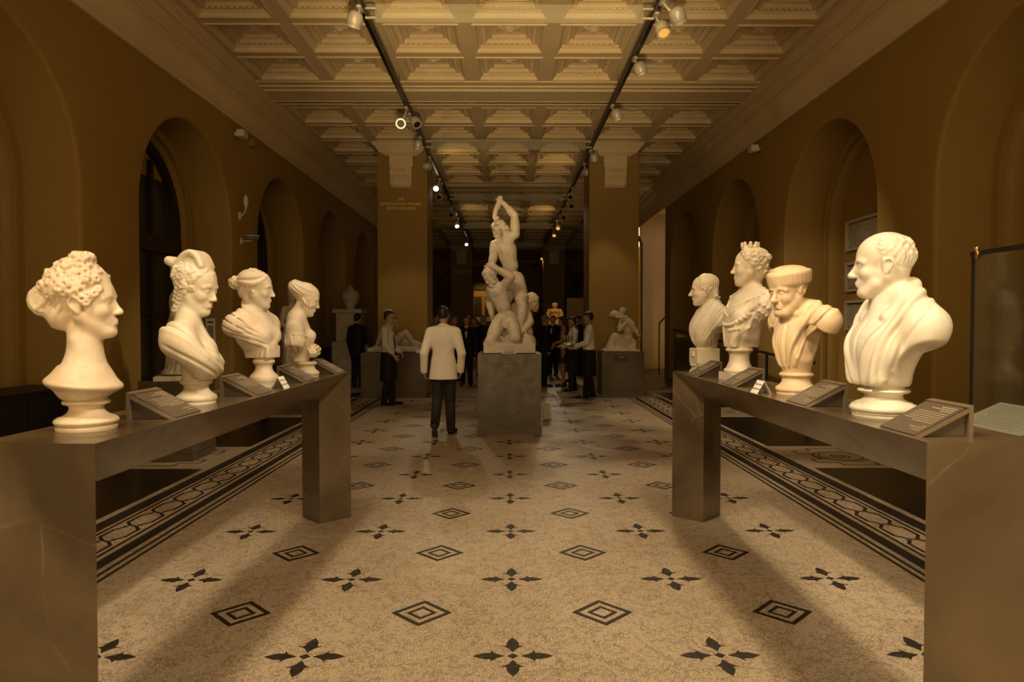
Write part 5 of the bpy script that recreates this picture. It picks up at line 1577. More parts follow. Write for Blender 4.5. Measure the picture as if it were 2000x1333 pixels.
def bathing_woman():
    V = Vol((-0.30, -0.32, 0.0), (0.32, 0.32, 1.62), 0.008)
    V.ell((0, 0, 0.03), (0.20, 0.18, 0.035), k=0.01)
    bodytrunk(V, (0.0, 0, 1.30), (-0.01, 0, 1.15), (-0.01, 0, 0.97), (-0.02, 0, 0.84), (0.0, 0.14, 1.24), (0.0, -0.14, 1.24), (-0.02, 0.085, 0.78), (-0.02, -0.085, 0.78), 0.85)
    for s in (1, -1): V.ell((0.075, s * 0.055, 1.17), 0.048, k=0.03)
    limb(V, (0.0, -0.15, 1.22), (-0.03, -0.19, 0.98), (0.10, -0.10, 0.90), (0.046, 0.038, 0.028)); fist(V, (0.10, -0.10, 0.90), (0.8, 0.5, -0.1), (0, 0.6, -0.6), 0.85, -1, 1.2)
    limb(V, (0.0, 0.15, 1.22), (0.02, 0.19, 1.00), (0.13, 0.06, 0.94), (0.046, 0.038, 0.028)); fist(V, (0.13, 0.06, 0.94), (0.7, -0.6, -0.1), (0, -0.6, -0.6), 0.85, 1, 1.2)
    limb(V, (-0.02, -0.08, 0.76), (0.05, -0.09, 0.44), (-0.03, -0.09, 0.12), (0.085, 0.060, 0.040)); foot(V, (-0.03, -0.09, 0.12), (1, -0.2), 0.9)
    limb(V, (-0.02, 0.08, 0.76), (0.0, 0.08, 0.44), (-0.02, 0.08, 0.12), (0.085, 0.060, 0.040)); foot(V, (-0.02, 0.08, 0.12), (1, 0.2), 0.9)
    # drapery round the hips
    V.cone((-0.05, 0, 0.84), (-0.07, 0.02, 0.10), 0.115, 0.135, k=0.03)
    draped(V, [[(a, 0.84), (a + 10, 0.62), (a + 4, 0.38), (a + 12, 0.08)] for a in range(-200, 160, 15)], 0.017, 0.012, (-0.03, 0))
    draped(V, [[(-120 + 60 * i, 0.82 - 0.03 * i), (-60 + 50 * i, 0.72), (0, 0.60 - 0.03 * i)] for i in range(3)], 0.016, 0.012, (-0.03, 0))
    V.push((0.02, 0, 1.45), rotm(-15, -18), 0.92); head(V, True, ears=False); V.ell((-0.04, 0, 0.05), (0.094, 0.083, 0.080), k=0.008)
    for s in (1, -1): combed(V, [[(s * 8, e0), (s * 45, e0 * .85), (s * 90, e0 * .6), (s * 140, e0 * .4 + 4), (s * 172, 4)] for e0 in (75, 55, 35, 18)], 0.011, 0.003)
    V.ell((-0.13, 0, 0.03), 0.035, k=0.01); V.pop()
    return V.mesh()

# ---- seated mother kissing a child, on the right-hand plinth; x to the viewer's right, y away
def seated_group():
    V = Vol((-0.48, -0.36, 0.0), (0.48, 0.36, 1.05), 0.0085)
    V.ell((0, 0, 0.02), (0.42, 0.28, 0.03), k=0.01); V.box((0, 0, 0.012), (0.40, 0.26, 0.024), rnd_=0.01, k=0.02)
    V.box((0.24, 0.02, 0.13), (0.10, 0.17, 0.12), rnd_=0.01, k=0.01)                      # block seat
    V.ell((0.10, 0, 0.26), (0.19, 0.17, 0.13), k=0.05)
    V.cone((0.18, 0, 0.28), (0.16, 0, 0.52), 0.12, 0.095, k=0.05)
    V.cone((0.16, 0, 0.52), (0.10, -0.02, 0.66), 0.095, 0.075, k=0.05)
    for s in (1, -1):
        V.cone((0.15, s * 0.07, 0.28), (-0.13, s * 0.085, 0.33), 0.085, 0.072, k=0.04)
        V.cone((-0.13, s * 0.085, 0.33), (-0.22, s * 0.07, 0.08), 0.070, 0.085, k=0.04)
        V.cone((-0.22, s * 0.06, 0.06), (-0.34, s * 0.05, 0.05), 0.040, 0.026, k=0.02)
    V.cone((-0.10, 0, 0.26), (-0.14, 0, 0.06), 0.10, 0.16, k=0.05)
    V.cone((0.02, 0, 0.22), (0.02, 0, 0.06), 0.13, 0.17, k=0.05)
    draped(V, [[(a, 0.30), (a + 6, 0.18), (a - 4, 0.05)] for a in range(-170, -10, 13)], 0.016, 0.010, (-0.04, 0.0))
    # mother's arms lifting the child towards her face
    limb(V, (0.10, -0.11, 0.62), (-0.04, -0.17, 0.46), (-0.02, -0.12, 0.66), (0.046, 0.040, 0.028)); fist(V, (-0.02, -0.12, 0.66), (0.2, 0.4, 0.8), (0.5, 0.6, 0), 0.85, 1, 0.8)
    limb(V, (0.10, 0.11, 0.62), (0.0, 0.17, 0.52), (0.08, 0.10, 0.70), (0.046, 0.040, 0.028)); fist(V, (0.08, 0.10, 0.70), (0.5, -0.4, 0.6), (0.5, -0.6, 0), 0.85, -1, 0.8)
    V.cone((0.08, -0.01, 0.66), (0.0, -0.01, 0.73), 0.046, 0.040, k=0.03)
    V.push((-0.10, -0.01, 0.80), rotm(-8, 34) @ rotm(0, 0), 0.86); head(V, True, ears=True, lids=0.8); V.ell((-0.04, 0, 0.05), (0.094, 0.083, 0.080), k=0.008); V.ell((-0.12, 0, 0.06), 0.042, k=0.01)
    for s in (1, -1): combed(V, [[(s * 8, e0), (s * 50, e0 * .85), (s * 100, e0 * .6), (s * 160, 20)] for e0 in (75, 50, 28)], 0.012, 0.003)
    V.pop()
    # child
    V.cone((0.10, -0.06, 0.72), (0.24, -0.10, 0.58), 0.075, 0.080, k=0.03)
    V.cone((0.24, -0.11, 0.56), (0.33, -0.16, 0.45), 0.056, 0.042, k=0.03); V.cone((0.33, -0.16, 0.45), (0.36, -0.17, 0.36), 0.040, 0.026, k=0.02); V.cone((0.36, -0.17, 0.36), (0.40, -0.20, 0.34), 0.024, 0.016, k=0.015)
    V.cone((0.26, -0.03, 0.54), (0.34, -0.05, 0.42), 0.054, 0.040, k=0.03); V.cone((0.34, -0.05, 0.42), (0.37, -0.05, 0.34), 0.038, 0.024, k=0.02)
    V.cone((0.10, -0.12, 0.76), (-0.02, -0.14, 0.74), 0.034, 0.026, k=0.02); V.cone((-0.02, -0.14, 0.74), (-0.10, -0.10, 0.74), 0.024, 0.020, k=0.015)
    V.push((0.045, -0.04, 0.865), rotm(195, -10), 0.72); head(V, True, ears=True, lids=0.7, nose=0.8); curly(V, 0.018, 6); V.pop()
    return V.mesh()

# ---- reclining wounded figure on the left-hand plinth
def reclining():
    V = Vol((-0.72, -0.34, 0.0), (0.75, 0.34, 1.0), 0.010)
    V.box((0, 0, 0.05), (0.66, 0.26, 0.05), rnd_=0.02, k=0.02); V.ell((-0.1, 0, 0.10), (0.5, 0.24, 0.05), k=0.04)
    bodytrunk(V, (-0.25, 0.02, 0.66), (-0.24, 0.02, 0.54), (-0.20, 0.02, 0.36), (-0.16, 0.02, 0.22), (-0.24, -0.13, 0.60), (-0.24, 0.17, 0.60), (-0.14, -0.07, 0.20), (-0.14, 0.11, 0.20), 0.92)
    limb(V, (-0.25, -0.15, 0.60), (-0.38, -0.18, 0.38), (-0.48, -0.16, 0.14), (0.055, 0.045, 0.032)); fist(V, (-0.48, -0.16, 0.14), (-0.8, 0, -0.3), (0, 0, -1), 0.9, 1, 0.4)
    limb(V, (-0.24, 0.18, 0.60), (-0.10, 0.20, 0.50), (-0.10, 0.06, 0.66), (0.055, 0.045, 0.032)); fist(V, (-0.10, 0.06, 0.66), (-0.6, -0.2, 0.5), (-0.5, 0, -0.5), 0.9, -1, 1.0)
    limb(V, (-0.12, -0.08, 0.20), (0.14, -0.12, 0.42), (0.34, -0.10, 0.14), (0.090, 0.062, 0.040)); foot(V, (0.35, -0.10, 0.16), (1, 0), 0.9)
    limb(V, (-0.12, 0.10, 0.20), (0.22, 0.14, 0.20), (0.52, 0.08, 0.14), (0.090, 0.062, 0.040)); foot(V, (0.52, 0.08, 0.16), (1, -0.1), 0.9)
    V.push((-0.24, 0.0, 0.79), rotm(-20, -22, 8), 0.95); head(V, ears=True); curly(V, 0.022, 6); V.pop()
    return V.mesh()
#PLACE#
PG = plinth('tall grey stone plinth under the three struggling marble figures', (0.005, 10.14), (0.895, 0.90), 1.12, None, 0.085)
t = thing('marble_group', 'marble group of three struggling naked men on the middle plinth', 'sculpture', (0.005, 10.14, 1.12))
link('figure', figure_group(), M['m7'], t)
t = thing('plinth_card', 'small white card lying before the feet of the three marble figures', 'card', (0.0, 9.73, 1.12))
bm = bmesh.new(); bbox(bm, (0, 0.006, 0.028), (0.205, 0.003, 0.056), Matrix.Rotation(math.radians(-20), 3, 'X')); link('sheet', finish(bm), M['card'], t)
bm = bmesh.new()
for i, (z, w_) in enumerate(((0.042, 0.13), (0.028, 0.16), (0.016, 0.15))):
    bbox(bm, (0, 0.006 + (z - 0.028) * math.tan(math.radians(20)) - 0.0025, z), (w_, 0.001, 0.005), Matrix.Rotation(math.radians(-20), 3, 'X'))
link('lettering', finish(bm), M['ink'], t)
plinth('dark grey stone plinth under the reclining marble, behind the bespectacled waiter', (-2.40, 14.86), (1.36, 0.92), 0.93, None, 0.10, 'stone2', False)
t = thing('reclining_sculpture', 'marble reclining figure propped on one arm, half hidden by the bespectacled waiter', 'sculpture', (-2.33, 14.86, 0.93))
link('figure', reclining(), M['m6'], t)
t = thing('plinth_card', 'small white card at the edge of the reclining marble, beside the white jacket', 'card', (-1.86, 14.46, 0.93))
bm = bmesh.new(); bbox(bm, (0, 0, 0.035), (0.16, 0.004, 0.07), Matrix.Rotation(math.radians(-22), 3, 'X')); link('sheet', finish(bm), M['card'], t)
plinth('dark grey stone plinth under the seated marble mother and child', (2.44, 15.06), (0.90, 0.74), 0.94, None, 0.10, 'stone2', False)
t = thing('seated_sculpture', 'pale marble seated mother lifting a child to her face', 'sculpture', (2.43, 15.04, 0.94))
link('figure', seated_group(), M['m2'], t)
t = thing('plinth_plaque', 'dark reddish plaque fixed to the plinth of the marble mother and child', 'plaque', (2.40, 14.682, 0.80))
box('plate', (0, 0, 0), (0.30, 0.012, 0.15), mat('red_brown_plaque', (0.10, 0.035, 0.02), 0.5), t, 0.004)
box('lettering', (0, -0.0065, 0.03), (0.12, 0.002, 0.02), M['ltext'], t)
# statues before the left wall
plinth('low dark stone plinth with a white slab, behind the bust with scrolled headdress', (-3.86, 8.06), (0.60, 0.62), 0.90, None, 0.08, 'stone', False)
t = thing('draped_statue', 'grey marble draped standing woman, half hidden behind the bust with scrolled headdress', 'statue', (-3.80, 8.06, 0.90), math.radians(20))
box('slab', (0, 0, 0.025), (0.56, 0.56, 0.05), M['m2'], t, 0.005)
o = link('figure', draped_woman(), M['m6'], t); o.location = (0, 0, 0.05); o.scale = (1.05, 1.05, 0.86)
plinth('low dark stone plinth of the half-draped woman at the second pier', (-3.78, 12.05), (0.60, 0.62), 0.56, None, 0.08, 'stone', False)
t = thing('bathing_statue', 'grey marble half-draped standing woman seen between two busts', 'statue', (-3.78, 12.05, 0.56), math.radians(-35))
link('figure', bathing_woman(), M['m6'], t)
# ================================================================== people
M['skin'] = mat_noise('skin', (0.46, 0.27, 0.17), (0.50, 0.30, 0.19), 14, 0.5)
M['skin_dark'] = mat_noise('tanned_skin', (0.30, 0.17, 0.10), (0.34, 0.20, 0.12), 14, 0.5)
M['hair_black'] = mat('black_hair', (0.010, 0.008, 0.007), 0.42)
M['hair_brown'] = mat('brown_hair', (0.045, 0.025, 0.014), 0.5)
M['hair_grey'] = mat('grey_hair', (0.20, 0.17, 0.14), 0.5)
M['ivory'] = mat_noise('ivory_wool', (0.80, 0.72, 0.58), (0.84, 0.76, 0.62), 30, 0.8, 0.15, 0.002, 0.2)
M['shirt'] = mat_noise('white_cotton', (0.66, 0.63, 0.58), (0.71, 0.68, 0.63), 20, 0.8, 0.1, 0.002, 0.2)
M['suit'] = mat_noise('black_wool', (0.012, 0.011, 0.011), (0.016, 0.015, 0.014), 40, 0.75, 0.1, 0.001, 0.25)
M['trouser'] = mat_noise('charcoal_trousers', (0.024, 0.022, 0.020), (0.030, 0.027, 0.024), 40, 0.72, 0.1, 0.001, 0.25)
M['leather'] = mat('polished_black_leather', (0.010, 0.009, 0.008), 0.18)
M['sole'] = mat('grey_shoe_sole', (0.055, 0.050, 0.045), 0.6)
M['dress'] = mat('dark_dress_fabric', (0.014, 0.012, 0.014), 0.6)

STAND = dict(el_l=(-0.02, 0.235, 1.15), wr_l=(0.05, 0.235, 0.90), el_r=(-0.02, -0.235, 1.15), wr_r=(0.05, -0.235, 0.90),
             hd_l=(0.15, 0, -1), hd_r=(0.15, 0, -1), pn_l=(0, -1, 0), pn_r=(0, 1, 0),
             kn_l=(0.01, 0.09, 0.50), an_l=(-0.02, 0.10, 0.09), kn_r=(0.01, -0.09, 0.50), an_r=(-0.02, -0.10, 0.09),
             ft_l=(1, 0.12), ft_r=(1, -0.12), lift_l=0.0, lift_r=0.0, head=(0, 0, 0), hz=1.66, curl=0.7)

def hair_short(V, crop=True, vol=0.010):
    V.ell((-0.028, 0, 0.050), (0.092 + vol, 0.074 + vol, 0.078 + vol), k=0.004)
    V.ell((-0.060, 0, 0.000), (0.052 + vol * 0.7, 0.066 + vol * 0.7, 0.060), k=0.02)
    V.ell((0.030, 0, 0.088), (0.050, 0.056, 0.028 + vol), k=0.02)
    V.ell((0.100, 0, -0.010), (0.085, 0.12, 0.075), k=0.008, mode='s')
    V.ell((0.070, 0, -0.09), (0.10, 0.12, 0.10), k=0.008, mode='s')
    for s in (1, -1): V.ell((-0.012, s * 0.088, -0.012), (0.030, 0.020, 0.040), k=0.004, mode='s')
    combed(V, [[(a, 84), (a + 4, 66), (a - 3, 50), (a + 4, 34), (a, 20)] for a in range(70, 291, 17)], 0.006, 0.004)
    combed(V, [[(a, 84), (a + 4, 66), (a - 3, 52)] for a in range(-60, 61, 15)], 0.006, 0.004)

def hair_long(V):
    V.ell((-0.028, 0, 0.050), (0.104, 0.086, 0.090), k=0.004)
    V.cone((-0.06, 0, 0.02), (-0.075, 0, -0.16), 0.085, 0.075, k=0.03)
    V.ell((0.105, 0, -0.030), (0.085, 0.075, 0.095), k=0.01, mode='s')
    combed(V, [[(a, 84), (a + 4, 50), (a - 3, 20), (a + 4, -10), (a, -35)] for a in range(75, 286, 15)], 0.008, 0.004)

def build_person(P, vox, outfit, hair='short', hairmat='hair_black', skin='skin', female=False, glasses=False, tie=None, h_scale=1.0, arms_bare=False):
    """returns a list of (name, mesh, material, [children]) for one figure standing at the origin, facing +x"""
    Q = dict(STAND); Q.update(P)
    out = []
    R = rotm(*Q['head']); hp = np.array((Q.get('hx', 0.02), Q.get('hy', 0.0), Q['hz']))
    # ---- body: one continuous skin surface under the clothes
    V = Vol((-0.50, -0.50, -0.01), (0.62, 0.50, 1.82), vox)
    V.push(hp, R, 0.94); head(V, female, ears=True, lids=0.3); V.pop()
    V.cone((-0.015, 0, Q['hz'] - 0.06), (-0.02, 0, 1.46), 0.052, 0.058, k=0.02)
    V.ell((-0.01, 0, 1.30), (0.095, 0.150, 0.17), k=0.03); V.ell((-0.01, 0, 1.08), (0.085, 0.125, 0.14), k=0.04); V.ell((-0.015, 0, 0.95), (0.09, 0.145, 0.10), k=0.04)
    for s, e, w, hd, pn, kn, an, ft, lf in ((1, 'el_l', 'wr_l', 'hd_l', 'pn_l', 'kn_l', 'an_l', 'ft_l', 'lift_l'), (-1, 'el_r', 'wr_r', 'hd_r', 'pn_r', 'kn_r', 'an_r', 'ft_r', 'lift_r')):
        V.cone((-0.02, s * 0.04, 1.48), (-0.02, s * 0.165, 1.43), 0.045, 0.048, k=0.04)
        limb(V, (-0.02, s * 0.180, 1.42), Q[e], Q[w], (0.046, 0.038, 0.028))
        fist(V, Q[w], Q[hd], Q[pn], 1.0, s, Q['curl'])
        limb(V, (-0.01, s * 0.085, 0.92), Q[kn], Q[an], (0.070, 0.048, 0.034) if outfit != 'dress' else (0.078, 0.052, 0.036))
        a = np.array(Q[an], float); d = np.array((*Q[ft], 0.0)); d /= np.linalg.norm(d)
        V.cone(a, a + d * 0.08 * math.cos(Q[lf]) + np.array((0, 0, -0.035 - 0.08 * math.sin(Q[lf]))), 0.026, 0.020, k=0.01)
    body = ('body', V.mesh(), M[skin], [])
    out.append(body)
    # ---- hair
    V = Vol(hp - 0.22, hp + 0.20, min(vox, 0.006))
    V.push(hp, R, 0.955)
    (hair_long if hair == 'long' else hair_short)(V)
    V.pop(); out.append(('hair', V.mesh(), M[hairmat], []))
    if glasses:
        bm = bmesh.new()
        T = Matrix.Translation(Vector(hp)) @ Matrix(R.tolist()).to_4x4()
        for s in (1, -1):
            pts = [T @ Vector((0.095, s * (0.031 + 0.024 * math.cos(a)), -0.002 + 0.019 * math.sin(a))) for a in [2 * PI * i / 14 for i in range(15)]]
            tube(bm, pts, 0.0028, 6); tube(bm, [T @ Vector((0.092, s * 0.055, 0.004)), T @ Vector((-0.01, s * 0.080, 0.006))], 0.0028, 6)
        tube(bm, [T @ Vector((0.098, -0.008, 0.002)), T @ Vector((0.098, 0.008, 0.002))], 0.0028, 6)
        out.append(('spectacles', finish(bm), M['black'], []))
    # ---- upper garment
    def sleeves(V, r, end=1.0):
        for s, e, w in ((1, 'el_l', 'wr_l'), (-1, 'el_r', 'wr_r')):
            sh, el, wr = np.array((-0.02, s * 0.178, 1.418)), np.array(Q[e], float), np.array(Q[w], float)
            we = el + (wr - el) * end
            V.cone(sh, el, r[0], r[1], 0.02); V.cone(el, we, r[1], r[2], 0.02)
            V.cone((-0.02, s * 0.05, 1.475), (-0.02, s * 0.160, 1.435), 0.055, 0.058 if r[0] < 0.06 else 0.064, 0.04)
            for t_ in (0.25, 0.5, 0.72, 0.9):      # creases
                p = el + (we - el) * (t_ - 0.3); ax = (we - el) / np.linalg.norm(we - el)
                u = np.cross(ax, (0.3, 0.8 * s, 0.5)); u /= np.linalg.norm(u)
                V.cone(p + u * r[1] * 1.05 + ax * 0.02, p - u * r[1] * 0.9 - ax * 0.02 + np.cross(ax, u) * r[1], 0.004, k=0.012, mode='s')
            V.plane_local = None
    if outfit in ('jacket', 'suit'):
        V = Vol((-0.50, -0.50, 0.68), (0.62, 0.50, 1.62), vox)
        V.ell((-0.012, 0, 1.31), (0.128, 0.182, 0.185), k=0.02); V.ell((-0.008, 0, 1.10), (0.118, 0.152, 0.20), k=0.06)
        for i in range(6):
            z_ = 1.02 - 0.06 * i
            V.ell((-0.008, 0, z_), (0.125 + 0.006 * i, 0.160 + 0.0075 * i, 0.10), k=0.06)
        sleeves(V, (0.072, 0.058, 0.050), 0.97)
        V.chain([(0.045, 0.045, 1.470), (-0.020, 0.068, 1.512), (-0.075, 0.035, 1.530), (-0.085, 0, 1.532), (-0.075, -0.035, 1.530), (-0.020, -0.068, 1.512), (0.045, -0.045, 1.470)], 0.017, 0.010, smooth=3)
        V.cone((-0.045, 0, 1.40), (-0.045, 0, 1.505), 0.075, 0.050, 0.03)
        V.plane((0, 0, 0.775), (0, 0, -1))
        # back seam, vents and side shaping
        for z0, z1, y in ((1.42, 0.70, 0.0), (0.93, 0.70, 0.10), (0.93, 0.70, -0.10)):
            P_ = [V.hit((-0.4, y, z0 + (z1 - z0) * i / 10), (0, y, z0 + (z1 - z0) * i / 10)) for i in range(11)]
            V.chain(P_[:10], 0.003, 0.010, 's')
        for sy in (1, -1):
            P_ = [V.hit((-0.4, sy * (0.15 - 0.012 * i), 1.20 - 0.010 * i), (0, sy * (0.10 - 0.008 * i), 1.20 - 0.010 * i)) for i in range(8)]
            V.chain(P_, 0.006, 0.02)
        if outfit == 'suit' or True:       # open front with shirt
            for s in (1, -1): V.cone((0.085, s * 0.062, 1.47), (0.128, s * 0.010, 1.16), 0.022, 0.010, 0.010)
            V.field(lambda X, Y, Z: np.maximum(np.abs(Y) - 0.055 * (Z - 1.14) / 0.34, 0.10 - X) + 0 * X, (0.08, -0.07, 1.14), (0.2, 0.07, 1.5), 0.004, 's')
        up = ('jacket', V.mesh(), M['ivory' if outfit == 'jacket' else 'suit'], [])
        out.append(up)
        V = Vol((-0.14, -0.12, 1.10), (0.17, 0.12, 1.60), min(vox, 0.008))
        V.ell((0.0, 0, 1.31), (0.118, 0.085, 0.17), k=0.01); V.cone((-0.012, 0, 1.46), (-0.012, 0, 1.535), 0.066, 0.062, 0.02)
        V.plane((0, 0, 1.535), (0, 0, 1)); V.push((0.03, 0, 1.56), rotm(0, -35)); V.box((0.06, 0, 0.02), (0.06, 0.10, 0.03), k=0.005, mode='s'); V.pop()
        out.append(('shirt', V.mesh(), M['shirt'], []))
        for s, w in ((1, 'wr_l'), (-1, 'wr_r')):
            bm = bmesh.new()
            e = np.array(Q['el_l' if s > 0 else 'el_r'], float); w_ = np.array(Q[w], float); d = (w_ - e) / np.linalg.norm(w_ - e)
            tube(bm, [tuple(w_ - d * 0.03), tuple(w_ + d * 0.012)], 0.040, 16)
            out.append(('cuff', finish(bm, smooth=True), M['shirt'], []))
    elif outfit == 'waiter':
        V = Vol((-0.50, -0.50, 0.90), (0.62, 0.50, 1.62), vox)
        V.ell((-0.010, 0, 1.31), (0.118, 0.170, 0.18), k=0.02); V.ell((-0.005, 0, 1.10), (0.125, 0.155, 0.16), k=0.06); V.ell((-0.005, 0, 1.02), (0.128, 0.162, 0.09), k=0.04)
        sleeves(V, (0.064, 0.054, 0.044), 0.98)
        V.chain([(0.050, 0.030, 1.495), (-0.010, 0.060, 1.520), (-0.070, 0.0, 1.535), (-0.010, -0.060, 1.520), (0.050, -0.030, 1.495)], 0.015, 0.008, smooth=3)
        V.plane((0, 0, 0.985), (0, 0, -1))
        cloth(V, (0, 0, 1.2), [[(a, 20), (a + 14, -5), (a + 4, -30)] for a in range(-170, 180, 32)] + [[(a, -25), (a + 5, -40), (a, -52)] for a in range(-170, 180, 20)], 0.008, 0.012)
        out.append(('shirt', V.mesh(), M['shirt'], []))
        V = Vol((-0.24, -0.26, 0.36), (0.26, 0.26, 1.04), vox)
        V.field(lambda X, Y, Z: (np.sqrt(((X - 0.0) / 0.82) ** 2 + Y * Y) - (0.172 + 0.05 * np.clip(0.95 - Z, 0, 0.6) - 0.03 * np.clip(Z - 0.9, 0, 1))) * 0.8, (-0.24, -0.26, 0.42), (0.26, 0.26, 1.03), 0.0, 'u')
        V.plane((0, 0, 0.46), (0, 0, -1)); V.plane((0, 0, 1.01), (0, 0, 1))
        draped(V, [[(a, 0.97), (a + 5, 0.8), (a - 3, 0.6), (a + 3, 0.47)] for a in range(-170, 180, 27)], 0.010, 0.02, (0, 0))
        out.append(('apron', V.mesh(), M['suit'], []))
    elif outfit == 'dress':
        V = Vol((-0.34, -0.34, 0.45), (0.34, 0.34, 1.50), vox)
        V.ell((-0.005, 0, 1.29), (0.105, 0.150, 0.16), k=0.02); V.ell((-0.005, 0, 1.10), (0.095, 0.125, 0.14), k=0.05)
        V.cone((-0.005, 0, 1.02), (-0.005, 0, 0.55), 0.125, 0.185, k=0.05)
        for s in (1, -1):
            V.ell((0.075, s * 0.065, 1.28), 0.06, k=0.03); V.cone((-0.02, s * 0.10, 1.44), (0.02, s * 0.10, 1.36), 0.035, 0.04, 0.02)
        V.plane((0, 0, 0.58), (0, 0, -1)); V.plane((0, 0, 1.45), (0, 0, 1))
        draped(V, [[(a, 1.0), (a + 4, 0.8), (a, 0.6)] for a in range(-170, 180, 24)], 0.012, 0.015, (0, 0))
        out.append(('dress', V.mesh(), M['dress'], []))
    # ---- trousers
    if outfit != 'dress':
        V = Vol((-0.50, -0.30, 0.0), (0.50, 0.30, 1.08), vox)
        V.ell((-0.012, 0, 0.95), (0.112, 0.158, 0.13), k=0.02)
        for s, kn, an in ((1, 'kn_l', 'an_l'), (-1, 'kn_r', 'an_r')):
            k_, a_ = np.array(Q[kn], float), np.array(Q[an], float)
            V.cone((-0.012, s * 0.082, 0.90), k_, 0.096, 0.074, 0.03); V.cone(k_, a_ + (k_ - a_) * -0.04, 0.074, 0.062, 0.02)
            V.chain([(-0.105, s * 0.085, 0.84), k_ + (-0.074, 0, 0), a_ + (-0.064, 0, 0.04)], 0.005, 0.012)      # pressed crease
            for t_ in (0.0, 0.12, 0.75, 0.9):
                p = k_ + (a_ - k_) * t_
                V.cone(p + (-0.06, -0.05, 0.02), p + (-0.05, 0.06, -0.01), 0.006, k=0.02, mode='s')
        out.append(('trousers', V.mesh(), M['trouser' if outfit == 'jacket' else 'suit'], []))
    # ---- shoes
    for s, an, ft, lf in ((1, 'an_l', 'ft_l', 'lift_l'), (-1, 'an_r', 'ft_r', 'lift_r')):
        a = np.array(Q[an], float); d = np.array((*Q[ft], 0.0)); d /= np.linalg.norm(d)
        V = Vol(a - 0.25, a + 0.25, 0.006)
        ang = Q[lf]; toe = np.array((d[0] * math.cos(ang), d[1] * math.cos(ang), -math.sin(ang))); up = np.array((d[0] * math.sin(ang), d[1] * math.sin(ang), math.cos(ang)))
        lat = np.cross(up, toe); Rr = np.stack([toe, lat, up], 1)
        V.cone(a + up * 0.01 - toe * 0.01, a - up * 0.045 - toe * 0.035, 0.045, 0.036, k=0.015)
        V.cone(a - up * 0.045 - toe * 0.03, a + toe * 0.15 - up * 0.058, 0.036, 0.030, k=0.02)
        V.ell(a + toe * 0.165 - up * 0.060, (0.052, 0.042, 0.026), Rr, k=0.015)
        V.plane(a - up * 0.078, -up, 0.003)
        m_ = V.mesh()
        bm = bmesh.new(); n = 20; poly = []
        for i in range(n):
            t_ = 2 * PI * i / n; x = 0.075 + 0.140 * math.cos(t_); y = (0.043 if x > 0.06 else 0.036) * math.sin(t_) * (1.0 - 0.15 * (abs(x - 0.04) < 0.03))
            poly.append((x, y))
        prism(bm, poly, -0.090, -0.076); bbox(bm, (-0.03, 0, -0.092), (0.065, 0.062, 0.020))
        Mx = Matrix.Translation(Vector(a)) @ Matrix(Rr.tolist()).to_4x4()
        bmesh.ops.transform(bm, matrix=Mx, verts=bm.verts)
        out.append(('shoe', m_, M['leather'], [('sole', finish(bm), M['sole'])]))
    if tie:
        bm = bmesh.new()
        poly = [(-0.012, 1.470), (0.012, 1.470), (0.016, 1.445), (0.011, 1.440), (0.030, 1.10), (0.0, 1.055), (-0.030, 1.10), (-0.011, 1.440), (-0.016, 1.445)]
        if outfit != 'waiter': poly = [(p[0], max(p[1], 1.14)) for p in poly]
        def fx(z):
            q = lambda c, r, R_, o_: o_ + R_ * math.sqrt(max(1 - ((z - c) / r) ** 2, 0))
            return max(q(1.31, 0.18, 0.118, -0.01), q(1.10, 0.16, 0.125, -0.005), 0.055) + 0.012 if outfit == 'waiter' else max(q(1.31, 0.17, 0.118, 0.0), 0.060) + 0.006
        lo = [bm.verts.new((fx(z) - 0.004, y, z)) for y, z in poly]; hi = [bm.verts.new((fx(z) + 0.006, y, z)) for y, z in poly]
        bm.faces.new(lo[::-1]); bm.faces.new(hi)
        for i in range(len(poly)): bm.faces.new((lo[i], lo[(i + 1) % len(poly)], hi[(i + 1) % len(poly)], hi[i]))
        out.append(('tie', finish(bm), M[tie], []))
    return out

def put_person(parts, label, loc, rz, group=None, scale=1.0):
    t = thing('person', label, 'person', loc, rz, group)
    t.scale = (scale,) * 3
    for n_, me, m_, ch in parts:
        o = link(n_, me, m_, t)
        for c_ in ch: link(c_[0], c_[1], c_[2], o)
    return t
UP = math.radians(90)
#PLACE#
# ---- the man in the ivory dinner jacket, walking away
walk = dict(el_l=(-0.07, 0.262, 1.14), wr_l=(0.02, 0.275, 0.885), el_r=(-0.05, -0.255, 1.14), wr_r=(0.06, -0.235, 0.885),
            hd_l=(0.25, -0.15, -1), hd_r=(0.3, 0.1, -1), pn_l=(0.1, -1, 0), pn_r=(0.1, 1, 0),
            kn_l=(0.02, 0.085, 0.50), an_l=(-0.26, 0.095, 0.185), kn_r=(0.06, -0.085, 0.50), an_r=(0.02, -0.100, 0.092),
            ft_l=(1, 0.02), ft_r=(1, -0.28), lift_l=0.95, lift_r=0.0, head=(-6, -3, 0), curl=1.0)
put_person(build_person(walk, 0.0065, 'jacket', 'short', 'hair_black', 'skin_dark'), 'man in an ivory dinner jacket and dark trousers walking away', (-0.915, 9.62, 0.0), UP)
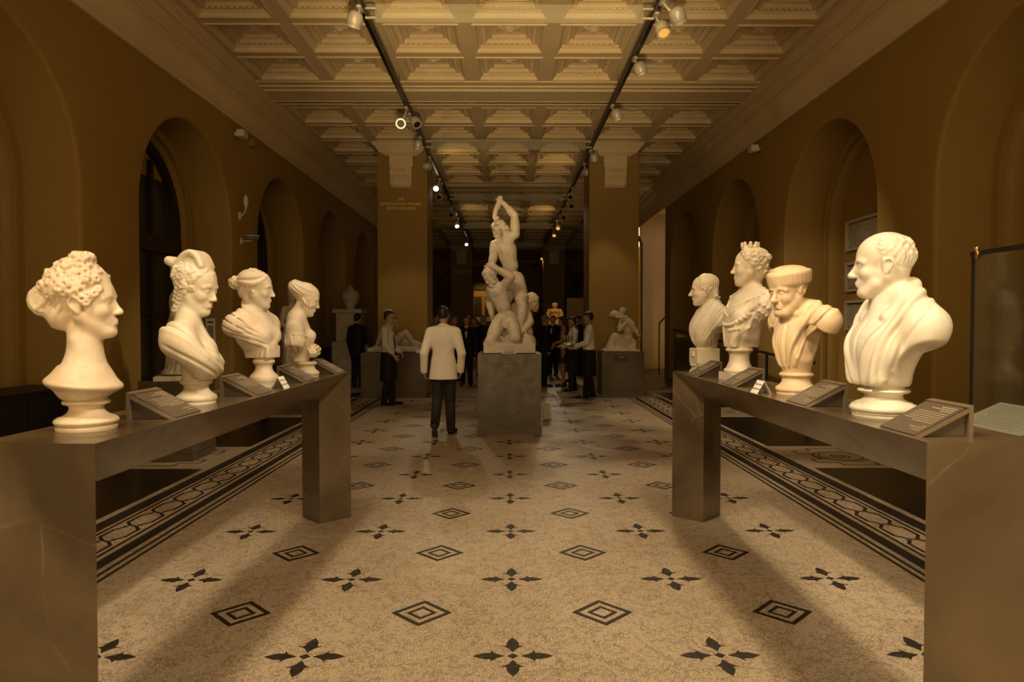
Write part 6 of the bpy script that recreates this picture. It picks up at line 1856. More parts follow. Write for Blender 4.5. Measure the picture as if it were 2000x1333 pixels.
# ---- waiters
w1 = dict(el_l=(0.02, 0.215, 1.15), wr_l=(0.20, 0.10, 0.985), el_r=(0.0, -0.225, 1.14), wr_r=(0.16, -0.14, 0.93), hd_l=(0.7, -0.6, -0.4), hd_r=(0.5, 0.35, -0.75),
          pn_l=(-0.3, -0.4, -0.6), pn_r=(-0.4, 0.7, 0.1), head=(-14, -6, 0), curl=1.2, an_l=(0.04, 0.09, 0.09), an_r=(-0.06, -0.09, 0.09))
put_person(build_person(w1, 0.008, 'waiter', 'short', 'hair_brown', 'skin', glasses=True, tie='black'), 'young waiter with spectacles, white shirt, black tie and apron', (-2.27, 13.08, 0.0), math.radians(-8))
w2 = dict(el_l=(0.03, 0.215, 1.16), wr_l=(0.27, 0.13, 1.07), el_r=(0.03, -0.215, 1.16), wr_r=(0.27, -0.13, 1.07), hd_l=(0.9, -0.25, -0.05), hd_r=(0.9, 0.25, -0.05),
          pn_l=(0, -0.15, 1), pn_r=(0, 0.15, 1), head=(10, -6, 0), curl=0.5, an_l=(0.06, 0.10, 0.09), an_r=(-0.08, -0.10, 0.09))
w2_parts = build_person(w2, 0.008, 'waiter', 'short', 'hair_black', 'skin_dark')
put_person(w2_parts, 'waiter in white shirt holding a tray of glasses, before the right pillar', (1.66, 14.30, 0.0), math.radians(172))
put_person(w2_parts, 'second server in white shirt, half hidden behind the waiter with the tray', (1.46, 15.75, 0.0), math.radians(188), None, 0.95)
# tray and glasses
TX, TY, TZ = 1.66 - 0.42, 14.30 + 0.06, 1.10
t = thing('serving_tray', 'round dark tray carried level by the waiter at right', 'tray', (TX, TY, TZ))
bm = bmesh.new(); lathe(bm, [(0.150, 0), (0.172, 0.004), (0.182, 0.018), (0.178, 0.018), (0.168, 0.008), (0.150, 0.006)], 32); link('dish', finish(bm, smooth=True), mat('tray_silver', (0.35, 0.32, 0.27), 0.3, 0.8), t)
gl_m = bmesh.new(); lathe(gl_m, [(0.026, 0), (0.026, 0.003), (0.005, 0.008), (0.004, 0.07), (0.012, 0.085), (0.023, 0.12), (0.026, 0.165), (0.024, 0.20), (0.022, 0.20), (0.0235, 0.165), (0.020, 0.12), (0.008, 0.09)], 14)
gl_me = finish(gl_m, smooth=True); gl_me.materials.append(glass('flute_glass', (0.80, 0.82, 0.76), 0.3, 0.16))
wn_m = bmesh.new(); lathe(wn_m, [(0.006, 0.092), (0.018, 0.12), (0.0225, 0.160)], 12); wn_me = finish(wn_m, smooth=True); wn_me.materials.append(mat('pale_wine', (0.62, 0.50, 0.24), 0.2))
k = 0
for i, rr in ((0, 0.0), (6, 0.085)):
    for j in range(max(i, 1)):
        a = 2 * PI * j / max(i, 1) + 0.3
        g_ = thing('champagne_flute', 'tall flute of pale wine on the round tray', 'glass', (TX + rr * math.cos(a), TY + rr * math.sin(a), TZ + 0.0065), 0, 'flutes on the waiter\'s tray')
        link('bowl', gl_me, None, g_); link('wine', wn_me, None, g_)
# ---- guests in the dark beyond
A = build_person(dict(head=(0, 2, 0), wr_r=(0.14, -0.12, 1.08), el_r=(0.0, -0.23, 1.12), hd_r=(0.6, 0.4, 0.6), pn_r=(-0.5, 0.6, 0)), 0.011, 'suit', 'short', 'hair_black', 'skin', tie='black')
B = build_person(dict(head=(20, -3, 0), wr_l=(0.20, 0.14, 1.02), el_l=(0.0, 0.225, 1.12)), 0.011, 'suit', 'short', 'hair_grey', 'skin', tie='black')
C = build_person(dict(head=(-15, -4, 0), wr_l=(0.22, 0.10, 1.06), el_l=(0.02, 0.20, 1.12), hz=1.60), 0.011, 'dress', 'long', 'hair_brown', 'skin', True)
GR = 'guests in the dim nave beyond'
def guest(parts, label, px, Y, deg, sc=1.0):
    put_person(parts, label, ((px - 991) * Y / F_PX - 0.025, Y, 0), math.radians(deg), GR, sc)
guest(A, 'guest in black suit and tie facing the room, between white jacket and marble group', 911, 17.1, -90, 0.97)
guest(B, 'dark-suited guest seen just beside the walking man\'s right ear', 886, 18.6, -60, 0.97)
guest(A, 'guest whose face shows left of the walking man\'s head', 849, 17.6, -50, 0.98)
guest(B, 'guest in black turned away, close to the left side of the marble group', 944, 17.6, 60, 0.98)
guest(C, 'woman in a dark dress behind the suited guest with the tie', 926, 20.2, -100, 1.0)
guest(B, 'grey-haired guest in a dark suit, right of the marble group', 1064, 16.9, 8, 0.98)
guest(C, 'woman in a sleeveless dark dress turning left towards the grey-haired guest', 1100, 16.9, 172, 1.0)
guest(A, 'guest in a dark suit behind the woman in the sleeveless dress', 1080, 20.6, -120, 1.0)
guest(C, 'long-haired woman between the tray and the sleeveless dress', 1116, 18.2, -140, 0.99)
guest(A, 'guest in a dark suit, head near the left of the server\'s tray', 1130, 20.5, 200, 1.0)
guest(A, 'tall man in a black suit seen from behind, left of the reclining marble', 699, 16.6, 70, 1.0)
# ================================================================== labels and cards on the benches
def bench_x(side, y):
    return (-1.335 + 0.060 * (y - 2.194) / 3.306) if side < 0 else (1.321 - 0.021 * (y - 2.2) / 3.32)
def label_wedge(side, y0, length, label, seed):
    """bent-metal label stand: vertical back, sloped face with a printed plate, low edge on the aisle side"""
    x0 = bench_x(side, y0) + side * 0.012
    t = thing('label_stand', label, 'label stand', (x0, y0, BT), 0, 'label stands on the benches')
    d, h, s = 0.185, 0.098, side
    def panel(name, prof, y_a, y_b, m):
        bm = bmesh.new()
        a = [bm.verts.new((s * x, y_a, z)) for x, z in prof]; b = [bm.verts.new((s * x, y_b, z)) for x, z in prof]
        bm.faces.new(a); bm.faces.new(b[::-1])
        for i in range(len(prof)): bm.faces.new((a[i], a[(i + 1) % len(prof)], b[(i + 1) % len(prof)], b[i]))
        return link(name, finish(bm), m, t)
    panel('sloped_shell', [(0, 0.0), (d, h), (d, h - 0.014), (0.026, 0.0)], 0, length, M['bronze'])
    panel('back', [(d, 0), (d + 0.014, 0), (d + 0.014, h + 0.010), (d - 0.012, h + 0.004), (d, h - 0.004)], 0, length, M['bronze'])
    panel('side_web', [(0.03, 0.001), (d, 0.001), (d, h - 0.016)], 0.022, length - 0.022, M['label'])
    pl = panel('plate', [(0.006, 0.0045), (d - 0.010, h - 0.0025), (d - 0.012, h + 0.0015), (0.004, 0.0085)], 0.006, length - 0.006, M['label'])
    # printed lines: rows parallel to the aisle, reading from the aisle
    g = random.Random(seed)
    bm = bmesh.new()
    def row(u, w, th, off=0.018):
        y = off
        while y < off + w - 0.004:
            L_ = min(g.uniform(0.008, 0.026), off + w - y)
            yy = (y + L_ / 2) if s > 0 else (length - y - L_ / 2)
            x = 0.005 + (d - 0.017) * u; z = 0.0085 + (h - 0.007) * u + 0.0006
            bbox(bm, (s * x, yy, z), (th, L_, 0.0005), Matrix.Rotation(-s * math.atan2(h, d), 3, 'Y'))
            y += L_ + 0.0035
    row(0.90, 0.085, 0.0045); row(0.84, 0.125, 0.0045); row(0.78, 0.060, 0.0045)
    for i in range(6): row(0.70 - 0.062 * i, length - 0.05 - (0.06 if i == 5 else g.uniform(0, 0.012)), 0.0032)
    row(0.27, 0.02, 0.003); row(0.21, 0.075, 0.003); row(0.14, 0.05, 0.003)
    lt = link('lettering', finish(bm, recalc=False), M['ltext'], pl); lt['kind'] = 'stuff'
    return t
for y0, ln, lb in ((2.74, 0.235, 'bronze label stand between the curly-haired bust and the scrolled-headdress bust'), (3.60, 0.235, 'label stand before the profile bust with the hair knot'),
                   (4.44, 0.235, 'label stand before the bowed bust, just behind the folded white card'), (5.20, 0.235, 'label stand at the far end of the left bench')):
    label_wedge(-1, y0, ln, lb, int(y0 * 100))
for y0, ln, lb in ((2.29, 0.225, 'large label stand at the near end of the right bench, beside the bald bust'), (3.13, 0.225, 'label stand at the foot of the bust in the flat cap'),
                   (4.13, 0.225, 'label stand before the crowned bust, behind the folded white card'), (4.94, 0.225, 'label stand before the lean man at the far end of the right bench')):
    label_wedge(1, y0, ln, lb, int(y0 * 100))

def tent_card(side, x, y, label):
    t = thing('tent_card', label, 'card', (x, y, BT), 0, 'folded notice cards')
    w, hh, a = 0.105, 0.068, 0.038
    for q, nm in ((-1, 'leaf'), (1, 'leaf')):
        bm = bmesh.new()
        vs = [(q * a, 0, 0), (q * a, w, 0), (0, w, hh), (0, 0, hh)]
        A_ = [bm.verts.new(v) for v in vs]; B_ = [bm.verts.new((v[0] + q * 0.001, v[1], v[2] + 0.0008)) for v in vs]
        bm.faces.new(A_); bm.faces.new(B_[::-1])
        for i in range(4): bm.faces.new((A_[i], A_[(i + 1) % 4], B_[(i + 1) % 4], B_[i]))
        lf = link(nm, finish(bm), M['card'], t)
        if q == -side:
            for i, tx in enumerate(('Please do not', 'touch the works')):
                o = link('lettering', text_mesh(tx, 0.0165, 'CENTER', 0.0002), M['ink'], lf)
                u = 0.64 - 0.36 * i
                rot = Matrix.Rotation(-side * UP, 4, 'Z') @ Matrix.Rotation(math.atan2(hh, a), 4, 'X')
                o.matrix_local = Matrix.Translation((q * (a * (1 - u) + 0.0016), w / 2, hh * u + 0.0012)) @ rot
    return t
tent_card(-1, -1.362, 4.02, 'folded white notice card on the left bench')
tent_card(1, 1.365, 3.72, 'folded white notice card on the right bench, behind the capped bust')

# ================================================================== lighting tracks, glass fins, spotlights
ZT = 5.20
for s, lb in ((-1, 'black lighting track hung along the left of the nave ceiling'), (1, 'black lighting track hung along the right of the nave ceiling')):
    t = thing('light_track', lb, 'light track', (s * 1.72, 0, ZT))
    box('rail', (0, 21, 0), (0.055, 48, 0.045), M['track'], t, 0.004)
    box('upper_rail', (0, 21, 0.085), (0.030, 48, 0.03), M['track'], t, 0.003)
    for i in range(13):
        box('hanger', (0, 2 + i * 3.0, 0.04), (0.018, 0.03, 0.12), M['track'], t)
        tubeobj('suspension_wire', [(0, 2 + i * 3.0, 0.09), (0, 2 + i * 3.0, 0.33)], 0.003, M['track'], t, 6)
for i, y in enumerate((8.24, 14.2, 20.1, 26.0, 32.0)):
    lb = ('nearest glass fin spanning the two lighting tracks', 'glass fin between the tracks at the height of the pillar capitals', 'third glass fin from the front, above the marble group', 'fourth glass fin, deep in the nave', 'farthest small glass fin between the tracks')[i]
    t = thing('glass_fin', lb, 'glass panel', (0, y, ZT))
    box('pane', (0, 0, 0), (3.16, 0.012, 0.215), M['glassfin'], t)
    for s in (-1, 1):
        for z in (-0.055, 0.055):
            box('clip', (s * 1.635, 0, z), (0.125, 0.03, 0.022), M['grey'], t, 0.003)

LIGHT = (1.0, 0.77, 0.47)
GAIN = 2.4
BUSTLIGHT = (1.0, 0.785, 0.51)
def head_mesh():
    R_ = {}
    bm = bmesh.new(); lathe(bm, [(0.030, -0.105), (0.062, -0.092), (0.082, -0.060), (0.090, -0.020), (0.090, 0.020), (0.084, 0.052), (0.076, 0.060)], 24); R_['housing'] = finish(bm, smooth=True)
    bm = bmesh.new()
    for i in range(24):
        a0, a1 = 2 * PI * i / 24, 2 * PI * (i + 1) / 24
        q = [(r * math.cos(a), r * math.sin(a), z) for a in (a0, a1) for r, z in ((0.084, 0.050), (0.084, 0.078), (0.064, 0.078), (0.064, 0.056))]
        v = [bm.verts.new(p) for p in q]
        for j in range(4): bm.faces.new((v[j], v[(j + 1) % 4], v[4 + (j + 1) % 4], v[4 + j]))
    R_['bezel'] = finish(bm)
    bm = bmesh.new(); lathe(bm, [(0.064, 0.058), (0.064, 0.064)], 20); R_['lens'] = finish(bm)
    return R_
HM = head_mesh()
for k_ in ('housing', 'bezel'): HM[k_].materials.append(M['grey'])
lens_lit = {}
for k_, m_ in (('amber', M['amber']), ('bright', M['bright']), ('dark', M['track'])):
    me = HM['lens'].copy(); me.materials.append(m_); lens_lit[k_] = me
ring_bezel = HM['bezel'].copy(); ring_bezel.materials.clear(); ring_bezel.materials.append(emis('glowing_bezel', (1.0, 0.62, 0.25), 1.3))
def track_light(label, s, y, target, drop=0.20, lens='amber', watts=0, angle=30, side=0.0, blend=0.5, col=None, radius=0.05):
    """adjustable spotlight hung from a track, aimed at a point; its lamp sits in front of the lens"""
    p = Vector((s * 1.72 + side, y, ZT - drop))
    t = thing('track_spotlight', label, 'spotlight', (s * 1.72, y, ZT - 0.022), 0, 'spotlights on the two tracks')
    box('mount', (0, 0, -0.012), (0.05, 0.16, 0.03), M['grey'], t, 0.005)
    tubeobj('arm', [(0, 0, -0.02), (side * 0.4, 0.0, -drop * 0.55), (side, 0.0, -drop + 0.022 + 0.075)], 0.014, M['grey'], t, 8)
    q = (Vector(target) - p).to_track_quat('Z', 'Y').to_matrix().to_4x4()
    for nm in ('housing', 'bezel', 'lens'):
        me = HM[nm] if nm != 'lens' else lens_lit['dark' if lens == 'ring' else lens]
        if nm == 'bezel' and lens == 'ring': me = ring_bezel
        o = link(nm, me, None, t)
        o.matrix_local = Matrix.Translation((side, 0, -drop + 0.022)) @ q
    if watts:
        d = (Vector(target) - p).normalized()
        spot('lamp', p + d * 0.13, target, watts * GAIN, angle, col or LIGHT, blend, radius)
    return t

# ================================================================== things on the walls
def wall_box(name, label, side, y, z, size, m, cat, depth=0.14):
    t = thing(name, label, cat, (side * XW, y, z))
    return t
def px_wall(px, py, side):          # where a sight line of the photograph meets the wall face
    Y = (XW + 0.025 * side) * F_PX / abs(px - 991); return Y, HC + (632 - py) * Y / F_PX
Y, z = px_wall(464, 266, -1)
t = thing('wall_speaker', 'white box speaker high on the left wall under the cornice', 'speaker', (-XW, Y, z))
box('bracket', (0.03, 0, 0), (0.06, 0.05, 0.05), M['white'], t); box('cabinet', (0.12, 0, 0), (0.13, 0.20, 0.115), M['white'], t, 0.012); box('grille', (0.187, 0, 0), (0.006, 0.16, 0.08), M['grey'], t)
Y, z = px_wall(492, 283, -1)
t = thing('junction_box', 'small ochre junction box beside the white speaker', 'box', (-XW, Y, z))
box('cover', (0.05, 0, 0), (0.10, 0.14, 0.13), M['wall'], t, 0.008); box('lid', (0.104, 0, 0), (0.008, 0.12, 0.11), M['wall'], t, 0.002)
Y, z = px_wall(469, 396, -1)
t = thing('wall_lamp', 'white oval detector on a bent arm, left wall between two arches', 'detector', (-XW, Y, z))
bm = bmesh.new(); bmesh.ops.create_uvsphere(bm, u_segments=20, v_segments=12, radius=1); bmesh.ops.transform(bm, matrix=Matrix.Translation((0.13, 0, 0)) @ Matrix.Diagonal((0.035, 0.065, 0.115, 1)), verts=bm.verts)
link('shell', finish(bm, smooth=True), M['white'], t)
tubeobj('arm', [(0.13, 0.0, -0.09), (0.11, 0.03, -0.16), (0.05, 0.05, -0.22), (0.01, 0.05, -0.24)], 0.012, M['white'], t, 8); box('wall_plate', (0.012, 0.05, -0.235), (0.024, 0.08, 0.12), M['white'], t, 0.006)
Y, z = px_wall(474, 470, -1)
t = thing('security_camera', 'small security camera on a white bracket, left wall beneath the oval detector', 'camera', (-XW, Y, z))
tubeobj('bracket', [(0.0, 0, -0.02), (0.16, 0, -0.02), (0.18, 0, 0.01)], 0.012, M['white'], t, 8); box('wall_plate', (0.01, 0, -0.02), (0.02, 0.07, 0.10), M['white'], t, 0.004)
box('camera_body', (0.20, 0.0, 0.035), (0.20, 0.075, 0.065), M['track'], t, 0.012, Matrix.Rotation(math.radians(20), 3, 'Z')); box('sun_shield', (0.20, 0.0, 0.072), (0.21, 0.085, 0.012), M['grey'], t, 0.003, Matrix.Rotation(math.radians(20), 3, 'Z'))
Y, z = px_wall(1482, 293, 1)
t = thing('wall_speaker', 'white box speaker high on the right wall under the cornice', 'speaker', (XW, Y, z))
box('bracket', (-0.03, 0, 0), (0.06, 0.05, 0.05), M['white'], t); box('cabinet', (-0.12, 0, 0), (0.13, 0.20, 0.115), M['white'], t, 0.012); box('grille', (-0.187, 0, 0), (0.006, 0.16, 0.08), M['grey'], t)
# info panel on the far jamb of the window arch
t = thing('info_panel', 'white information panel on the window jamb beside the scrolled-headdress bust', 'panel', (-XW - 0.36, PIER0 + PER / 2 + RA, 1.43))
box('board', (0, -0.008, 0), (0.15, 0.012, 0.40), M['card'], t); box('printed_block', (0, -0.015, -0.03), (0.10, 0.002, 0.22), mat('grey_print', (0.30, 0.29, 0.27), 0.8), t); box('heading', (0, -0.015, 0.14), (0.09, 0.002, 0.03), M['ink'], t)
# framed reliefs in the right-hand niche
M['relief'] = mat_noise('relief_plaster', (0.30, 0.26, 0.20), (0.42, 0.37, 0.29), 9, 0.7, 0.9, 0.02, bscale=14)
for z0, z1, lb in ((2.69, 3.17, 'topmost framed relief panel in the right-hand niche'), (2.05, 2.51, 'middle framed relief panel, behind the bald bust\'s face'), (1.44, 1.91, 'lowest framed relief panel in the right-hand niche')):
    t = thing('framed_relief', lb, 'picture frame', (XW + 0.86, 10.36, (z0 + z1) / 2), 0, 'framed reliefs in the niche')
    hgt, w = z1 - z0, 1.36
    for a, b, c_, d_ in ((0, hgt / 2 - 0.02, w, 0.04), (0, -hgt / 2 + 0.02, w, 0.04)): box('frame_rail', (-0.025, a, b), (0.05, c_, d_), M['frame'], t, 0.006)
    for a in (-1, 1): box('frame_stile', (-0.025, a * (w / 2 - 0.02), 0), (0.05, 0.04, hgt - 0.08), M['frame'], t, 0.006)
    V = Vol((-0.04, -w / 2 + 0.03, -hgt / 2 + 0.03), (0.02, w / 2 - 0.03, hgt / 2 - 0.03), 0.012)
    V.box((0.0, 0, 0), (0.012, w / 2 - 0.045, hgt / 2 - 0.045), k=0.002)
    g = random.Random(int(z0 * 10))
    for i in range(16):
        yy, zz = g.uniform(-w / 2 + 0.1, w / 2 - 0.1), g.uniform(-hgt / 2 + 0.1, hgt / 2 - 0.1)
        V.cone((-0.012, yy, zz), (-0.012, yy + g.uniform(-0.1, 0.1), zz + g.uniform(-0.12, 0.12)), 0.016, 0.012, 0.01)
    link('relief', V.mesh(blur=0), M['relief'], t)
# dark low cabinets in the left-hand niches
for k, lb in ((-1, 'low black cabinet in the nearest left niche, behind the curly-haired bust'), (0, 'low black cabinet under the arched window'), (1, 'low black cabinet in the second left niche'), (2, 'low black cabinet in the third left niche')):
    yc = PIER0 + (k + 0.5) * PER
    hh_ = 0.88 if k in (-1, 2) else (0.30 if k == 0 else 0.62)
    ln_ = (2.2, 1.0, 2.2, 2.2)[k + 1]; yo = (0.2, 0.75, 0.2, 0)[k + 1]
    t = thing('low_cabinet', lb, 'cabinet', (-XW - 0.25, yc + yo, 0), 0, 'low black cabinets along the left wall')
    box('carcass', (0, 0, hh_ / 2), (0.50, ln_, hh_), M['black'], t, 0.008); box('top', (0.01, 0, hh_ + 0.012), (0.53, ln_ + 0.03, 0.024), M['black'], t, 0.004)
    for j in (-1, 0, 1): box('door', (0.256, j * ln_ / 3.1, hh_ / 2), (0.012, ln_ / 3.3, hh_ - 0.08), M['black'], t, 0.003)
# ---- glass showcase at the right edge
t = thing('glass_showcase', 'tall glass showcase panel with dark top rail at the right edge', 'showcase', (2.42, 3.62, 0))
box('plinth', (0.45, -1.10, 0.45), (0.86, 2.20, 0.90), M['black'], t, 0.01)
box('side_pane', (0.0, -1.10, 1.405), (0.012, 2.20, 1.01), M['glass'], t); box('end_pane', (0.44, -0.006, 1.405), (0.868, 0.012, 1.01), M['glass'], t)
box('top_rail', (0.0, -1.10, 1.915), (0.022, 2.22, 0.022), M['track'], t); box('corner_edge', (0.0, 0.0, 1.41), (0.012, 0.012, 1.0), M['track'], t)
tubeobj('hinge_pin', [(-0.014, -0.05, 1.885), (-0.014, -0.05, 1.945)], 0.012, M['brass'], t, 10)
box('bottom_seal', (0.0, -1.10, 0.905), (0.016, 2.2, 0.012), M['track'], t)
t = thing('display_stand', 'low black stand carrying a pale label card, seen through the glass at right', 'stand', (3.08, 4.25, 0))
box('column', (0, 0, 0.42), (0.46, 0.62, 0.84), M['black'], t, 0.008); box('top', (0, 0, 0.855), (0.56, 0.74, 0.03), M['black'], t, 0.006)
t = thing('label_card', 'pale sloping label card seen through the glass showcase', 'card', (3.08, 4.25, 0.871))
TL_ = math.radians(24)
bm = bmesh.new(); bbox(bm, (0, 0, 0.085), (0.34, 0.58, 0.006), Matrix.Rotation(-TL_, 3, 'Y')); link('sheet', finish(bm), mat('grey_card', (0.33, 0.30, 0.25), 0.7), t)
box('prop', (0.07, 0, 0.045), (0.10, 0.46, 0.09), M['track'], t)
bm = bmesh.new()
for i in range(10):
    x_ = 0.12 - 0.025 * i
    bbox(bm, (x_, 0.02, 0.0895 + x_ * math.tan(TL_)), (0.004, 0.42 - 0.05 * (i % 3), 0.001), Matrix.Rotation(-TL_, 3, 'Y'))
lt = link('lettering', finish(bm), mat('grey_print_lines', (0.24, 0.22, 0.18), 0.8), t); lt['kind'] = 'stuff'
# ---- ramp balustrade on the right
t = thing('ramp_balustrade', 'dark handrail and glass balustrade sloping along the right wall', 'balustrade', (4.25, 0, 0))
tubeobj('handrail', [(0, 17.8, 1.40), (0, 11.2, 1.05), (0, 9.6, 1.0)], 0.024, M['track'], t, 10)
tubeobj('lower_rail', [(0, 17.8, 0.62), (0, 11.2, 0.28), (0, 9.6, 0.22)], 0.016, M['track'], t, 8)
for i in range(6):
    y = 9.8 + i * 1.55; zt = 1.0 + max(0, y - 9.6) * 0.0488
    box('post', (0, y, zt / 2), (0.03, 0.04, zt), M['track'], t)
    if i < 5:
        zt2 = zt + 0.0488 * 1.55 * 0.5
        box('glass_panel', (0, y + 0.775, zt2 - 0.42), (0.010, 1.44, 0.66), M['glass'], t, 0, Matrix.Rotation(math.atan(0.0488), 3, 'X'))
t = thing('stair_rail', 'dark stair handrail in the bright opening past the right-hand niches', 'handrail', (4.9, 20.6, 0))
tubeobj('handrail', [(-0.35, 0.2, 1.55), (0.15, 1.4, 1.80), (0.5, 2.2, 2.0)], 0.028, M['track'], t, 10)
for q in ((-0.35, 0.2, 1.55), (0.15, 1.4, 1.80)): tubeobj('post', [(q[0], q[1], 0), q], 0.02, M['track'], t, 8)
# ---- dim monuments and things far down the nave
t = thing('urn_monument', 'dim grey urn monument left of the reclining marble', 'monument', (-3.95, 17.3, 0))
box('pedestal', (0, 0, 0.55), (0.75, 0.75, 1.10), M['m6'], t, 0.02); box('tablet', (0, 0, 1.45), (0.58, 0.58, 0.70), M['m6'], t, 0.02); box('ledge', (0, 0, 1.85), (0.72, 0.72, 0.10), M['m6'], t, 0.02)
bm = bmesh.new(); lathe(bm, [(0.14, 1.90), (0.10, 1.96), (0.20, 2.10), (0.24, 2.24), (0.20, 2.34), (0.10, 2.38), (0.05, 2.50)], 24); link('urn', finish(bm, smooth=True), M['m6'], t)
bw = bathing_woman()
t = thing('amber_statue', 'small statue glowing amber above the guests at right', 'statue', ((1082 - 991) * 27 / F_PX, 27.0, 0))
box('pedestal', (0, 0, 0.50), (0.7, 0.7, 1.0), M['black'], t, 0.01); o = link('figure', bw, M['m4'], t); o.location = (0, 0, 1.0); o.rotation_euler = (0, 0, -1.6); o.scale = (1.0, 1.5, 0.86)
t = thing('lit_wall_relief', 'ornate carved panel lit beside the sleeveless-dress woman', 'panel', (3.0, 30.0, 1.9))
box('panel_board', (0, 0, 0), (0.9, 0.2, 1.5), M['m4'], t, 0.04); box('panel_moulding', (0, -0.12, 0), (0.6, 0.06, 1.1), M['m4'], t, 0.02)
# far doorway
door = link('door_1', None); structure(door); door.location = (-1.7, 48.25, 0)
box('door_leaf', (0, 0, 1.9), (1.6, 0.08, 3.8), mat('amber_door', (0.50, 0.28, 0.07), 0.4), door, 0.02)
for sx in (-1, 1): box('door_jamb', (sx * 0.9, -0.03, 2.0), (0.2, 0.2, 4.0), M['wood_dark'], door, 0.01)
box('door_lintel', (0, -0.03, 4.0), (2.0, 0.2, 0.25), M['wood_dark'], door, 0.01)
for sx in (-1, 1):
    for z in (1.0, 2.7): box('door_panel', (sx * 0.38, -0.05, z), (0.55, 0.03, 1.4), door.children[0].data.materials[0], door, 0.01)
# paper bag by the plinth
t = thing('paper_bag', 'small pale paper bag standing on the floor behind the middle plinth', 'bag', (0.62, 11.2, 0))
bm = bmesh.new(); bbox(bm, (0, 0, 0.12), (0.14, 0.10, 0.24)); 
for v in bm.verts:
    if v.co.z > 0.1: v.co.x *= 0.7; v.co.y *= 0.5
link('sack', finish(bm), M['card'], t); box('fold', (0, 0, 0.245), (0.10, 0.03, 0.02), M['card'], t)
# ================================================================== build the busts, then hang and aim the lights
for f in (bust_1, bust_2, bust_3, bust_4, bust_5, bust_6, bust_7, bust_8):
    f()
TL = track_light
# heads one can see
TL('nearest lit spotlight on the left track', -1, 8.05, (-3.2, 9.5, 0.5), 0.17, 'amber', 60, 60, -0.06)
TL('ring-lit spotlight hanging lowest on the left track', -1, 11.75, (-0.6, 2.0, 1.6), 0.28, 'ring', 0, 30, -0.10)
TL('spotlight turned aside just above the ring-lit one on the left track', -1, 12.1, (0.2, 10.0, 2.2), 0.16, 'dark', 90, 26, 0.10)
TL('amber spotlight before the left capital', -1, 13.6, (-2.4, 14.8, 1.2), 0.17, 'amber', 18, 50, -0.05)
TL('bright white spotlight beside the lettered pillar', -1, 17.5, (-1.2, 9.0, 0.8), 0.24, 'bright', 40, 30, -0.10)
TL('dim spotlight under the bright one beside the lettered pillar', -1, 18.0, (-1.0, 12.0, 0.5), 0.36, 'dark', 0, 30, -0.08)
TL('lit spotlight nearest on the right track', 1, 8.2, (2.4, 5.5, 0.3), 0.19, 'amber', 60, 60, 0.08)
TL('upper twin of the nearest right spotlight', 1, 7.84, (3.6, 9.5, 2.2), 0.20, 'dark', 60, 60, 0.17)
TL('second spotlight along the right track', 1, 9.55, (3.4, 10.5, 1.0), 0.17, 'amber', 55, 60, 0.08)
TL('third spotlight along the right track', 1, 11.6, (3.2, 12.0, 1.0), 0.18, 'amber', 55, 60, 0.08)
TL('spotlight before the right capital', 1, 14.6, (2.43, 15.0, 1.2), 0.18, 'dark', 18, 50, 0.08)
TL('dim spotlight past the right capital', 1, 18.6, (0.5, 13, 1.0), 0.24, 'dark', 30, 50, -0.05)
TL('pale spotlight below the dim one past the right capital', 1, 19.4, (1.2, 15, 1.0), 0.34, 'dark', 0, 30, 0.05)
for i, (s, y, l) in enumerate(((-1, 24.0, 'bright'), (-1, 29.5, 'bright'), (-1, 21.5, 'dark'), (1, 24.5, 'amber'), (1, 26.5, 'amber'), (1, 36.0, 'amber'), (1, 22.0, 'dark'))):
    w = ('first', 'second', 'third')[0]
    TL(('bright far spotlight on the left track above the distant pillar', 'farther bright spotlight on the left track', 'dark spotlight on the left track above the marble hands', 'amber far spotlight on the right track', 'second amber far spotlight on the right track', 'tiny amber spotlight deepest on the right track', 'dark spotlight on the right track above the marble hands')[i], s, y, (s * 0.6, y - 6, 0), 0.26, l, 26 if l == 'amber' else 0, 60, s * 0.05)
# heads above the frame: they light the busts from the opposite track
def over(s, y, target, watts, angle, name, blend=0.5):
    TL(name, s, y, target, 0.20, 'amber', watts, angle, 0.0, blend, BUSTLIGHT if blend < 0.8 else None, 0.22 if blend > 0.8 else 0.07)
over(1, 1.3, (-1.53, 2.5, 1.60), 92, 22, 'overhead spotlight aimed at the curly-haired bust')
over(1, 2.1, (-1.50, 3.3, 1.60), 76, 20, 'overhead spotlight aimed at the scrolled-headdress bust')
over(1, 2.9, (-1.49, 4.4, 1.60), 88, 24, 'overhead spotlight aimed at the two far busts of women')
over(-1, 1.3, (1.53, 2.85, 1.60), 165, 24, 'overhead spotlight aimed at the bald bust')
over(-1, 2.1, (1.54, 3.74, 1.60), 88, 20, 'overhead spotlight aimed at the capped bust')
over(-1, 2.9, (1.53, 4.9, 1.65), 108, 26, 'overhead spotlight aimed at the crowned bust')
over(-1, 0.2, (0.3, 3.2, 0.0), 170, 58, 'overhead spotlight washing the near floor from the left', 0.9)
over(1, 0.2, (-0.1, 3.4, 0.0), 170, 58, 'overhead spotlight washing the near floor from the right', 0.9)
over(-1, 3.4, (-2.5, 4.6, 0.0), 60, 74, 'overhead spotlight washing the left border stripes', 0.9)
over(1, 3.4, (2.5, 4.6, 0.0), 60, 74, 'overhead spotlight washing the right border stripes', 0.9)
over(-1, 4.8, (-0.6, 7.0, 0.0), 16, 60, 'overhead spotlight washing the aisle from the left', 0.9)
over(1, 4.8, (0.6, 7.0, 0.0), 16, 60, 'overhead spotlight washing the aisle from the right', 0.9)
over(-1, 6.0, (0.0, 10.1, 2.2), 70, 24, 'overhead spotlight aimed at the three marble men')
over(-1, 3.8, (-0.9, 9.6, 1.2), 110, 14, 'overhead spotlight catching the walking man')
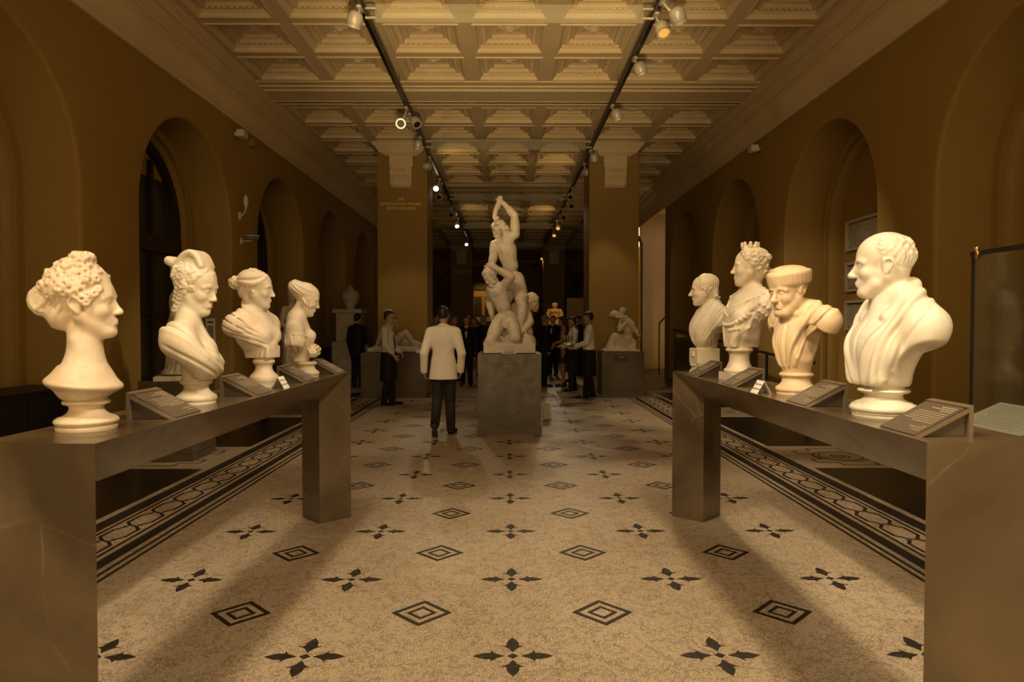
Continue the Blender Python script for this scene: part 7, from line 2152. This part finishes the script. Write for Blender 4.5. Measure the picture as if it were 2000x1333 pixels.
# heads turned up to wash the coffers between the tracks
for s_, y_, w_, nm_ in ((-1, 2.6, 26, 'first left spotlight turned up to the coffers'), (1, 2.6, 26, 'first right spotlight turned up to the coffers'), (-1, 6.6, 14, 'second left spotlight turned up to the coffers'), (1, 6.6, 14, 'second right spotlight turned up to the coffers'),
                        (-1, 15.2, 5, 'left spotlight by the pillar turned up to the coffers'), (1, 15.8, 5, 'right spotlight by the pillar turned up to the coffers'), (-1, 22.6, 6, 'far left spotlight turned up to the coffers'), (1, 23.2, 6, 'far right spotlight turned up to the coffers')):
    TL(nm_, s_, y_, (-s_ * 1.2, y_ + 5.0, 5.55), 0.22, 'dark', w_, 100, s_ * 0.06, 0.9, (1.0, 0.66, 0.24), 0.12)
# floor uplighters added out of view below the frame to brighten the nave ceiling
for s_, nm_ in ((-1, 'left added floor uplighter, out of view before the benches'), (1, 'right added floor uplighter, out of view before the benches')):
    t = thing('added_uplighter', nm_, 'uplighter', (s_ * 0.19, 0.30, 0), 0, 'unseen floor uplighters added for the ceiling')
    box('base', (0, 0, 0.012), (0.22, 0.22, 0.024), M['track'], t, 0.004)
    for q in (-1, 1): box('yoke_arm', (q * 0.10, 0, 0.12), (0.012, 0.03, 0.20), M['track'], t)
    tg = Vector((s_ * 0.4, 9.8, 5.6)); pp = Vector((s_ * 0.19, 0.30, 0.20))
    qm = (tg - pp).to_track_quat('Z', 'Y').to_matrix().to_4x4()
    for nm, me in (('housing', HM['housing']), ('bezel', HM['bezel']), ('lens', lens_lit['amber'])):
        o = link(nm, me, None, t); o.matrix_local = Matrix.Translation((0, 0, 0.20)) @ qm
    spot('lamp', pp + (tg - pp).normalized() * 0.13, tg, 680, 38, (1.0, 0.72, 0.36), 1.0, 0.08)
# far lamps
spot('lamp', (-1.7, 44.5, 4.8), (-1.7, 48.2, 2.2), 160, 60, (1.0, 0.55, 0.14))
spot('lamp', (2.6, 24.0, 4.9), (1.8, 27.0, 1.8), 160, 24, (1.0, 0.50, 0.10))
spot('lamp', (6.4, 21.2, 5.0), (5.0, 23.6, 2.0), 22, 110, (1.0, 0.72, 0.45))
